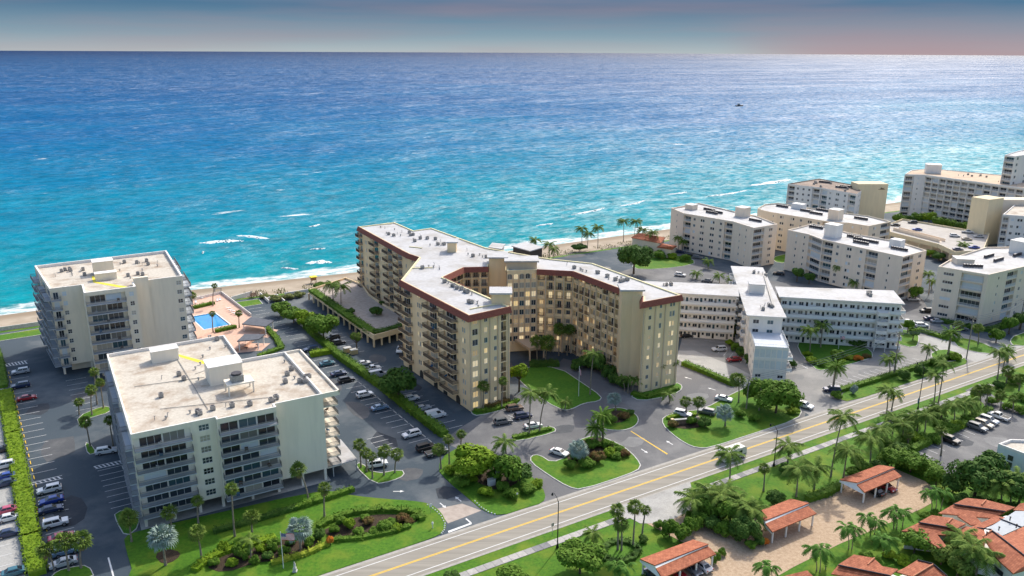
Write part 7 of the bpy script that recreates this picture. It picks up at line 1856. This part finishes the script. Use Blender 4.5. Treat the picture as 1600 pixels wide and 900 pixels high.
def car_proto(kind):
    if kind in CARS: return CARS[kind]
    L_, W, prof, (bx0, bx1, bz), (tx0, tx1, tz) = SHAPES[kind]
    parts = []
    mb = MB(); profile_body(mb, prof, W)
    wb, wt = W / 2 - .1, W / 2 - .28
    Bt = [(bx0, -wb, bz), (bx1, -wb, bz), (bx1, wb, bz), (bx0, wb, bz)]; Tp = [(tx0, -wt, tz), (tx1, -wt, tz), (tx1, wt, tz), (tx0, wt, tz)]
    Bt = [Vector(p) for p in Bt]; Tp = [Vector(p) for p in Tp]
    for k in range(4): mb.quad(Bt[k], Bt[(k + 1) % 4], Tp[(k + 1) % 4], Tp[k])
    mb.quad(*[p for p in Tp]); mb.quad(*[p + Z * .03 + (Vector((sum(q.x for q in Tp) / 4, 0, tz)) - p) * .14 for p in Tp])
    if kind == 'pickup':
        mb.box((-2.62, -.78, .95), (1.8, 0, 0), (0, 1.56, 0), (0, 0, .19), 1)
    mb.box((L_ / 2 - .04, -W / 2 + .15, .4), (.07, 0, 0), (0, W - .3, 0), (0, 0, .16), 1); mb.box((-L_ / 2 - .03, -W / 2 + .15, .42), (.07, 0, 0), (0, W - .3, 0), (0, 0, .16), 1)
    mb.box((-L_ / 2 + .15, -W / 2 + .12, .24), (L_ - .3, 0, 0), (0, W - .24, 0), (0, 0, .2), 1)
    parts.append(('body', mb.mesh('body', [CARCOL_M['white'], TRIM]), (0, 0, 0)))
    def face(a, b_, c, d, inn, nm):
        """glass quad inset in a cabin face and 1 cm proud"""
        pts = [Vector(a), Vector(b_), Vector(c), Vector(d)]; ce = sum(pts, Vector()) / 4; nrm = (pts[1] - pts[0]).cross(pts[3] - pts[0]).normalized()
        mb = MB(); mb.quad(*[ce + (p - ce) * inn + nrm * .014 for p in pts]); parts.append((nm, mb.mesh(nm, GLASSC), (0, 0, 0)))
    face(Bt[1], Bt[2], Tp[2], Tp[1], .88, 'windshield'); face(Bt[3], Bt[0], Tp[0], Tp[3], .84, 'rear_window')
    def side(s):
        b0, b1, t0, t1 = (Bt[0], Bt[1], Tp[0], Tp[1]) if s < 0 else (Bt[3], Bt[2], Tp[3], Tp[2]); mb = MB(); nrm = Vector((0, s, .2)).normalized() * .016
        cuts = ((.08, .5), (.53, .93)) if kind not in ('van',) else ((.70, .95),)
        for c0, c1 in cuts:
            f = lambda u, v: (b0 + (b1 - b0) * u) * (1 - v) + (t0 + (t1 - t0) * u) * v + nrm
            q = [f(c0, .12), f(c1, .12), f(c1, .88), f(c0, .88)]
            mb.quad(*(q if s < 0 else q[::-1]))
        parts.append(('side_window', mb.mesh('side_window', GLASSC), (0, 0, 0)))
    side(-1); side(1)
    wr = {'sedan': .33, 'suv': .37, 'off roader': .41, 'pickup': .40, 'van': .36}[kind]
    mb = MB(); mb.tube((0, -.11, 0), (0, .11, 0), wr, wr, 14, 0); mb.tube((0, -.125, 0), (0, .125, 0), wr * .62, wr * .62, 10, 1); wm = mb.mesh('wheel', [TYRE, RIM])
    for x in (-L_ * .29, L_ * .31):
        for s in (-1, 1): parts.append(('wheel', wm, (x, s * (W / 2 - .08), wr)))
    hz = prof[-2][1] + .04
    mb = MB(); mb.box((-.1, -.2, -.07), (.16, 0, 0), (0, .4, 0), (0, 0, .16)); hm = mb.mesh('headlight', HL)
    mb = MB(); mb.box((-.06, -.12, -.1), (.12, 0, 0), (0, .24, 0), (0, 0, .24)); tm = mb.mesh('tail_light', TL)
    for s in (-1, 1): parts += [('headlight', hm, (L_ / 2 - .06, s * (W / 2 - .3), hz)), ('tail_light', tm, (-L_ / 2 + .03, s * (W / 2 - .2), .85))]
    CARS[kind] = parts
    return parts
CARCOL_M = {k: paint(k, v) for k, v in CARCOL.items()}
CG = random.Random(4)
def car(kind, colr, label, px, py, ang, group, z=.04, full=True):
    p = G(px, py, z + .7); p.z = z
    root = thing({'off roader': 'parked_off_roader', 'suv': 'parked_suv', 'sedan': 'parked_sedan', 'pickup': 'parked_pickup', 'van': 'parked_van'}[kind], label, 'car' if kind in ('sedan', 'suv', 'off roader') else kind, p, ang, group)
    for nm, me, loc in car_proto(kind):
        o = link(nm, me, root, loc)
        if nm == 'body':
            o.material_slots[0].link = 'OBJECT'; o.material_slots[0].material = CARCOL_M[colr]
    return root
def cars(phrase, items, ang, group=None, z=.04):
    from collections import Counter
    cnt = Counter((k, c) for k, c, *_ in items); seen = Counter()
    for k, c, x, y, *rest in sorted(items, key=lambda t: (t[3], t[2])):
        seen[(k, c)] += 1; n = cnt[(k, c)]; i = seen[(k, c)]
        lab = f'{c} {k} parked {phrase}' + ('' if n == 1 else f', {("farther" if n == 2 and i == 1 else "nearer" if n == 2 else "farthest" if i == 1 else "nearest" if i == n else "middle")} one')
        a = rest[0] if rest else ang
        car(k, c, lab, x, y, a + (math.pi if CG.random() < .3 else 0), group or 'cars parked ' + phrase, z)
a_u = ANG
cars('along the left hedge', [('suv', 'silver', 32, 580), ('suv', 'navy blue', 32, 602), ('sedan', 'red', 42, 621), ('suv', 'white', 77, 764), ('sedan', 'blue', 80, 781), ('sedan', 'navy blue', 79, 795), ('off roader', 'white', 87, 817), ('sedan', 'pink red', 96, 838), ('suv', 'pale blue', 103, 860), ('sedan', 'silver', 99, 878)], a_u)
cars('beyond the left hedge', [('sedan', 'black', 2, 702), ('suv', 'white', 5, 727), ('sedan', 'blue', 7, 744), ('sedan', 'navy blue', 9, 754), ('sedan', 'pink red', 8, 797), ('sedan', 'white', 14, 808), ('sedan', 'navy blue', 14, 832), ('sedan', 'teal', 24, 892)], a_u)
cars('by the palms in the left lot', [('suv', 'white', 166, 704)], a_u - R(8))
cars('in the middle lot facing the long hedge', [('suv', 'navy blue', 486, 545), ('sedan', 'teal', 511, 567), ('sedan', 'navy blue', 529, 583), ('suv', 'black', 541, 593), ('suv', 'white', 570, 616), ('sedan', 'pale blue', 593, 636), ('suv', 'white', 643, 678), ('off roader', 'black', 665, 699), ('pickup', 'grey', 682, 706)], a_u)
cars('on the island of five palms', [('off roader', 'white', 590, 725)], a_u - R(12))
cars('between the long hedge and the front wing', [('suv', 'black', 520, 527), ('suv', 'black', 528, 535), ('sedan', 'white', 568, 567), ('pickup', 'white', 581, 576), ('van', 'silver', 591, 586), ('suv', 'white', 642, 622), ('sedan', 'silver', 660, 637), ('van', 'white', 680, 649), ('pickup', 'white', 625, 546, a_u + R(60))], a_u)
cars('before the front wing', [('suv', 'brown', 804, 637), ('suv', 'navy blue', 817, 649), ('suv', 'grey', 786, 658), ('sedan', 'white', 833, 664)], a_u - R(10))
cars('alone by the central island', [('sedan', 'white', 874, 706)], a_u - R(65))
cars('at the sign lawn', [('suv', 'white', 1067, 646), ('suv', 'grey', 1104, 643), ('sedan', 'white', 1131, 622)], a_u - R(60))
cars('beside the front block of the apartment house', [('suv', 'white', 1124, 545), ('sedan', 'red', 1147, 561), ('sedan', 'black', 1074, 524)], R(10))
cars('at the mouth of the apartment drive', [('suv', 'white', 1257, 633)], a_u - R(75))
cars('under the lone date palm', [('suv', 'navy blue', 1300, 608)], R(-5))
cars('behind the beach house', [('sedan', 'navy blue', 1062, 393), ('suv', 'black', 1079, 398), ('suv', 'grey', 1090, 402), ('suv', 'white', 1063, 429), ('sedan', 'grey', 1105, 438), ('sedan', 'navy blue', 1160, 408), ('suv', 'black', 1217, 427)], R(-25))
cars('between apartment house and corner condominium', [('sedan', 'silver', 1427, 467), ('suv', 'black', 1448, 485), ('sedan', 'navy blue', 1454, 497), ('sedan', 'silver', 1465, 501), ('sedan', 'white', 1419, 502), ('suv', 'white', 1440, 508), ('sedan', 'grey', 1501, 513)], R(0))
cars('on the roof of the parking deck', [('sedan', 'black', 1399, 351), ('suv', 'black', 1426, 347), ('sedan', 'blue', 1433, 358), ('suv', 'white', 1492, 368), ('pickup', 'white', 1512, 362), ('sedan', 'silver', 1530, 369), ('sedan', 'beige', 1511, 373), ('sedan', 'blue', 1522, 386), ('sedan', 'navy blue', 1497, 389)], R(-15), z=6.02)
cars('in the right hand car park', [('pickup', 'white', 1560, 650), ('suv', 'silver', 1545, 656), ('suv', 'beige', 1537, 662), ('suv', 'grey', 1527, 667), ('off roader', 'black', 1484, 687)], R(-55))
cars('under the far carport', [('sedan', 'red', 1384, 759), ('sedan', 'black', 1366, 766)], ANG - R(90))
cars('under the nearest carport', [('sedan', 'navy blue', 1022, 898), ('sedan', 'red', 1056, 893), ('sedan', 'white', 1096, 882), ('sedan', 'grey', 1080, 887)], ANG - R(90))
# motorhome on the avenue
p = G(1143, 716, .06); s_ = (p - C0).dot(U); p = C0 + U * s_ + V * -1.7; p.z = .05
root = thing('motorhome', 'cream motorhome with green trim driving along the avenue', 'motorhome', p, ANG)
mb = MB(); prof = [(-3.6, .5), (-3.65, 2.75), (-3.5, 2.9), (2.9, 2.9), (3.45, 2.5), (3.6, 1.3), (3.6, .5)]; profile_body(mb, prof, 2.35); link('body', mb.mesh('body', mat('motorhome_cream', (.62, .61, .54), .4)), root)
mb = MB(); mb.box((3.52, -1.0, 1.35), (.09, 0, 0), (0, 2.0, 0), (0, 0, 1.0)); link('windshield', mb.mesh('windshield', GLASSC), root)
mb = MB(); mb.box((-3.69, -.7, 1.5), (.05, 0, 0), (0, 1.4, 0), (0, 0, .8)); link('rear_window', mb.mesh('rear_window', GLASSC), root)
for s in (-1, 1):
    for x in (-2.4, -.8, .9): 
        mb = MB(); mb.box((x, s * 1.175 - .02, 1.6), (1.1, 0, 0), (0, .04, 0), (0, 0, .7)); link('side_window', mb.mesh('side_window', GLASSC), root)
    mb = MB(); mb.box((-3.5, s * 1.18 - .015, .85), (6.8, 0, 0), (0, .03, 0), (0, 0, .35)); link('green_band', mb.mesh('green_band', mat('motorhome_green', (.12, .17, .13), .4)), root)
for x in (-2.0, 2.3):
    for s in (-1, 1): link('wheel', next(m for n, m, l in car_proto('pickup') if n == 'wheel'), root, (x, s * 1.08, .4))
mb = MB(); mb.cbox((-1.4, 0, 2.93), 1.0, .8, .25); mb.cbox((1.0, 0, 2.93), .7, .7, .2); link('roof_unit', mb.mesh('roof_unit', M_['grey_unit']), root)
# boat far out
p = G(1155, 166, SEA_Z); root = thing('boat', 'tiny dark boat far out on the glittering sea', 'boat', p, R(20))
mb = MB(); prof = [(-7, -.3), (-7.4, 1.6), (5, 1.8), (8.5, 2.4), (6, -.3)]
for y0, y1 in ((-2, 2),):
    n = len(prof); i = len(mb.v)
    for y in (y0, y1): mb.v += [(x, y * (0.3 if x > 8 else 1), z) for x, z in prof]
    for k in range(n): mb.f.append((i + k, i + (k + 1) % n, i + n + (k + 1) % n, i + n + k)); mb.m.append(0)
    mb.f += [tuple(i + k for k in range(n)), tuple(i + n + k for k in reversed(range(n)))]; mb.m += [0, 0]
link('hull', mb.mesh('hull', TRIM), root); mb = MB(); mb.cbox((-1, 0, 1.6), 5, 2.8, 2.2); mb.cbox((-1.6, 0, 3.8), 2.5, 2.2, 1.2); link('cabin', mb.mesh('cabin', M_['grey_unit']), root)

# ------------------------------------------------------------------ street furniture
DARK = mat('lamp_post_black', (.012, .014, .018), .45, metal=.3)
def street_lamp(label, bx, by, ty, side):
    p = G(bx, by, .03); h = height_at(p, ty); root = thing('street_lamp', label, 'street lamp', p, 0, 'black street lamps')
    mb = MB(); mb.tube((0, 0, 0), (0, 0, .5), .32, .26, 10); mb.tube((0, 0, .5), (0, 0, .9), .24, .14, 10); link('base', mb.mesh('base', DARK), root)
    mb = MB(); mb.tube((0, 0, .9), (0, 0, h), .12, .08, 8); link('pole', mb.mesh('pole', DARK), root)
    d = V * side; mb = MB(); mb.path([Vector((0, 0, h - .3)), d * .6 + Z * (h + .5), d * 1.5 + Z * (h + .9), d * 2.1 + Z * (h + .7)], [.06, .055, .05, .05], 6); link('arm', mb.mesh('arm', DARK), root)
    mb = MB(); q = d * 2.1 + Z * (h + .7); mb.tube(q, q - Z * .45, .08, .24, 10); mb.tube(q - Z * .45, q - Z * .6, .2, .1, 10); link('lamp_head', mb.mesh('lamp_head', DARK), root)
    return root
street_lamp('black street lamp with a curved arm beside the footway, nearest the viewer', 871, 856, 783, 1); street_lamp('black street lamp on the footway right of the motorhome', 1209, 728, 672, 1)
r_ = street_lamp('black street lamp carrying a teal banner on the far verge', 1434, 640, 574, 1)
mb = MB(); mb.box(U * -.55 + Z * 1.9, U * .5, V * .05, Z * 1.5); link('banner', mb.mesh('banner', mat('banner_teal', (.02, .20, .24), .7)), r_)
WOOD = mat('pole_wood', (.20, .17, .14), .9, rgb2=(.30, .27, .23), scale=2)
POLES = []
def utility(label, bx, by, ty, arm=True):
    p = G(bx, by, .03); h = height_at(p, ty); root = thing('utility_pole', label, 'utility pole', p, 0, 'utility poles of the overhead line')
    mb = MB(); mb.tube((0, 0, 0), (0, 0, h), .19, .13, 8); link('pole', mb.mesh('pole', WOOD), root)
    if arm:
        mb = MB(); mb.box(V * -1.3 + Z * (h - .9), V * 2.6, U * .14, Z * .16); link('cross_arm', mb.mesh('cross_arm', WOOD), root)
        for s in (-1.15, 0, 1.15): mb = MB(); mb.tube(V * s + Z * (h - .74), V * s + Z * (h - .45), .06, .04, 6); link('insulator', mb.mesh('insulator', M_['grey_unit']), root)
    mb = MB(); mb.tube(U * .28 + Z * (h - 2.6), U * .28 + Z * (h - 1.7), .22, .22, 8); link('transformer', mb.mesh('transformer', M_['grey_unit']), root)
    POLES.append(Vector((p.x, p.y, h - .45))); return root
utility('wooden utility pole standing in the shrubs by the apartment drive', 1166, 639, 588); utility('wooden utility pole at the edge of the open car park', 1396, 587, 517); utility('wooden utility pole on the island by the cross street', 1510, 560, 494); utility('wooden utility pole at the far right by the corner lawn', 1592, 514, 466)
utility('thin wooden pole right of the shrubs by the apartment drive', 1186, 642, 606, False); POLES.pop()
WIRE = mat('wire_grey', (.16, .16, .17), .5)
allp = POLES + [POLES[-1] + (POLES[-1] - POLES[-2])]
for i in range(4):
    for s, nm in ((-1.15, 'street side'), (0, 'middle'), (1.15, 'house side')):
        a, b_ = allp[i] + V * s, allp[i + 1] + V * s; pts = [a + (b_ - a) * (k / 12) - Z * (1.6 * (1 - (2 * k / 12 - 1) ** 2)) for k in range(13)]
        mb = MB(); mb.path(pts, [.045] * 13, 4); solo('power_line', mb, WIRE, f'{nm} overhead wire of the {ORD[i + 1]} span from the left', 'wire', a, 'overhead wires')
def flag(root, z, w, h, dirv, hang=False):
    mb = MB(); nx, ny = 13, 13
    for j in range(ny + 1):
        for i in range(nx + 1):
            t = i / nx; d = dirv * (w * t * (.25 if hang else 1)) + Vector((-dirv.y, dirv.x, 0)) * (.12 * math.sin(t * 7 + j * .2) * (t + .2)); mb.v.append(tuple(d + Z * (z - h + h * j / ny - (.9 * h * t if hang else .12 * t * w))))
    for j in range(ny):
        for i in range(nx):
            a = j * (nx + 1) + i; mb.f.append((a, a + 1, a + nx + 2, a + nx + 1)); canton = i < 5 and j >= 6
            star = canton and (i + j) % 2 == 0
            mb.m.append(2 if canton else (0 if j % 2 == 0 else 1))
    FR, FW_, FB = mat('flag_red', (.48, .02, .04), .8), mat('flag_white', (.75, .75, .75), .8), mat('flag_blue', (.02, .04, .20), .8)
    fl = link('flag', mb.mesh('flag', [FR, FW_, FB]), root)
    mb = MB()
    for j in range(7):
        for i in range(5):
            if (i + j) % 2: continue
            t = (i + .5) / nx; d = dirv * (w * t * (.25 if hang else 1)); c = d + Z * (z - h + h * (j + 6.5) / ny - (.9 * h * t if hang else .12 * t * w)); n_ = Vector((-dirv.y, dirv.x, 0))
            for sgn in (-1, 1):
                cc_ = c + n_ * (.12 * math.sin(t * 7 + (j + 6.5) * .2) * (t + .2) + sgn * .02)
                mb.quad(*[cc_ + dirv * (.05 * math.cos(k * 1.2566 * sgn)) + Z * (.05 * math.sin(k * 1.2566 * sgn)) for k in range(5)])
    link('stars', mb.mesh('stars', FW_), fl)
def flagpole(label, bx, by, ty, w, h, dirv, hang=False):
    p = G(bx, by, .1); hh = height_at(p, ty); root = thing('flagpole', label, 'flagpole', p, 0, None)
    mb = MB(); mb.tube((0, 0, -.05), (0, 0, hh), .08, .05, 8); mb.tube((0, 0, hh), (0, 0, hh + .2), .09, .03, 8); link('pole', mb.mesh('pole', M_['paint_white']), root); flag(root, hh - .15, w, h, dirv, hang); return root
flagpole('white flagpole flying a striped flag on the front lawn', 443, 888, 832, 2.4, 1.4, Vector((.97, .1, 0)).normalized()); flagpole('white flagpole with a hanging flag on the court lawn', 904, 619, 573, 2.2, 1.3, Vector((.8, -.5, 0)).normalized(), True); flagpole('small flagpole before the white apartment house, right wing', 1310, 545, 524, 1.6, 1.0, Vector((.9, -.2, 0)).normalized())
def sign_post(label, bx, by, ty, w=.6, h=.75, m='paint_white'):
    p = G(bx, by, .05); hh = height_at(p, ty); root = thing('road_sign', label, 'road sign', p, ANG + R(90), 'small road signs')
    mb = MB(); mb.tube((0, 0, 0), (0, 0, hh), .04, .04, 6); link('post', mb.mesh('post', M_['metal']), root); mb = MB(); mb.box((-.05, -w / 2, hh - h), (.03, 0, 0), (0, w, 0), (0, 0, h)); link('plate', mb.mesh('plate', M_[m]), root)
sign_post('small grey road sign on the verge left of the nearest street lamp', 863, 836, 817, m='metal'); sign_post('white post sign at the edge of the front lawn', 673, 802, 787); sign_post('small post on the entrance lawn by the dark shrubs', 808, 783, 770, .4, .4)
# utility boxes at the entrance
for (x, y, sx, sz, lab) in ((768, 758, 1.6, 1.5, 'white utility cabinet beside the entrance shrubs'), (777, 752, .7, 2.4, 'tall slim white post cabinet behind the utility cabinet')):
    p = G(x, y, .13); root = thing('utility_cabinet', lab, 'cabinet', p, ANG); mb = MB(); mb.cbox((0, 0, 0), sx, .9 if sx > 1 else .6, sz); link('cabinet', mb.mesh('cabinet', M_['w_w']), root); mb = MB(); mb.cbox((0, 0, sz), sx + .12, 1.0 if sx > 1 else .72, .1); link('lid', mb.mesh('lid', M_['kerb']), root); mb = MB(); mb.box((-sx * .4, -.48 if sx > 1 else -.33, .15), (sx * .8, 0, 0), (0, .03, 0), (0, 0, sz - .3)); link('door', mb.mesh('door', M_['frame']), root)
for (x, y, lab) in ((561, 566, 'beige dumpster enclosure box behind the hedge, left one'), (551, 563, 'beige dumpster enclosure box behind the hedge, far left one')):
    p = G(x - 8, y - 13, .03); root = thing('waste_container', lab, 'container', p, ANG); mb = MB(); mb.cbox((0, 0, .1), 2.2, 1.7, 1.4); link('container', mb.mesh('container', mat('container_beige', (.55, .42, .22), .7)), root); mb = MB(); mb.cbox((0, 0, 1.5), 2.3, 1.8, .12); link('lid', mb.mesh('lid', M_['kerb']), root)
# entrance monument
p = G(1070, 662, .13); root = thing('entrance_sign', 'low brown monument sign between pale piers on the sign lawn', 'sign', p, ANG - R(20))
mb = MB(); mb.cbox((0, 0, 0), 6.5, .5, 1.3); link('panel', mb.mesh('panel', mat('sign_brown', (.20, .13, .09), .8, var=.2, scale=2)), root)
for x in (-3.5, 3.5): mb = MB(); mb.cbox((x, 0, 0), .7, .8, 1.7); link('pier', mb.mesh('pier', M_['w_m']), root)
mb = MB(); mb.cbox((0, 0, 1.3), 6.9, .7, .16); link('coping', mb.mesh('coping', M_['kerb']), root)
# statue on the front lawn
p = G(461, 893, .13); root = thing('garden_statue', 'small pale stone statue on a pedestal by the front flagpole', 'statue', p)
mb = MB(); mb.cbox((0, 0, 0), .8, .8, .25); mb.cbox((0, 0, .25), .55, .55, .6); link('pedestal', mb.mesh('pedestal', M_['kerb']), root); mb = MB(); mb.path([(0, 0, .85), (0, 0, 1.2), (.03, 0, 1.55), (0, 0, 1.75), (0, 0, 1.85), (0, 0, 2.02), (0, 0, 2.1)], [.24, .2, .22, .1, .12, .12, .03], 9); link('figure', mb.mesh('figure', M_['kerb'], True), root)
p = G(676, 825, .13); root = thing('garden_lantern', 'small white garden lantern on the rounded lawn tip', 'lantern', p); mb = MB(); mb.tube((0, 0, 0), (0, 0, .9), .1, .07, 8); link('post', mb.mesh('post', M_['w_w']), root); mb = MB(); mb.tube((0, 0, .9), (0, 0, 1.3), .22, .18, 8); mb.tube((0, 0, 1.3), (0, 0, 1.45), .2, .03, 8); link('head', mb.mesh('head', M_['w_w']), root)
# white kerb stones along the rounded lawn edges
stone = MB(); stone.path([(0, 0, -.05), (0, 0, .12), (0, 0, .2)], [.16, .15, .06], 7); sme = stone.mesh('edge_stone', M_['paint_white'], True)
k = 0
for run, nm in ((((668, 789), (680, 797), (689, 806), (695, 818), (694, 828), (688, 836)), 'rounded tip of the front lawn'), (((742, 783), (752, 793), (763, 800), (778, 805)), 'street edge of the entrance lawn')):
    P_ = [G(x, y, .13) for x, y in run]; i = 0
    pts = [a + (b_ - a) * t for a, b_ in zip(P_, P_[1:]) for t in (0, .34, .67)]
    for i, q in enumerate(pts):
        tag(link('edge_stone', sme, None, q), f'{ORD[i + 1]} white edging stone from left along the {nm}', 'stone', f'white stones along the {nm}')
# sun loungers round the pool
def lounger():
    fr_ = MB(); fr_.box((-.95, -.33, .28), (1.3, 0, 0), (0, .66, 0), (0, 0, .07)); bk_ = MB(); slab3(bk_, [(.35, -.33, .34), (.95, -.33, .75), (.95, .33, .75), (.35, .33, .34)], .06); lg = MB()
    for x in (-.85, .3):
        for y in (-.3, .24): lg.box((x, y, 0), (.06, 0, 0), (0, .06, 0), (0, 0, .28))
    return [('seat', fr_.mesh('seat', M_['rail_white'])), ('backrest', bk_.mesh('backrest', M_['rail_white'])), ('legs', lg.mesh('legs', M_['rail_white']))]
LP = lounger()
for grp, items, a in (('in the row on the inland side of the pool', [(357, 482), (360, 485), (363, 487), (366, 490), (370, 492), (376, 491)], ANG + R(180)), ('in the row towards the beach', [(304, 468), (308, 467), (312, 466), (316, 466), (306, 473), (340, 470), (344, 469)], ANG + R(80))):
    n = len(items)
    for i, (x, y) in enumerate(sorted(items)):
        root = thing('sun_lounger', f'white sun lounger {grp}, {("leftmost" if i == 0 else "rightmost" if i == n - 1 else ORD[i + 1] + " from left")}', 'lounger', G(x, y, 1.0), a, 'sun loungers ' + grp)
        for nm, me in LP: link(nm, me, root)
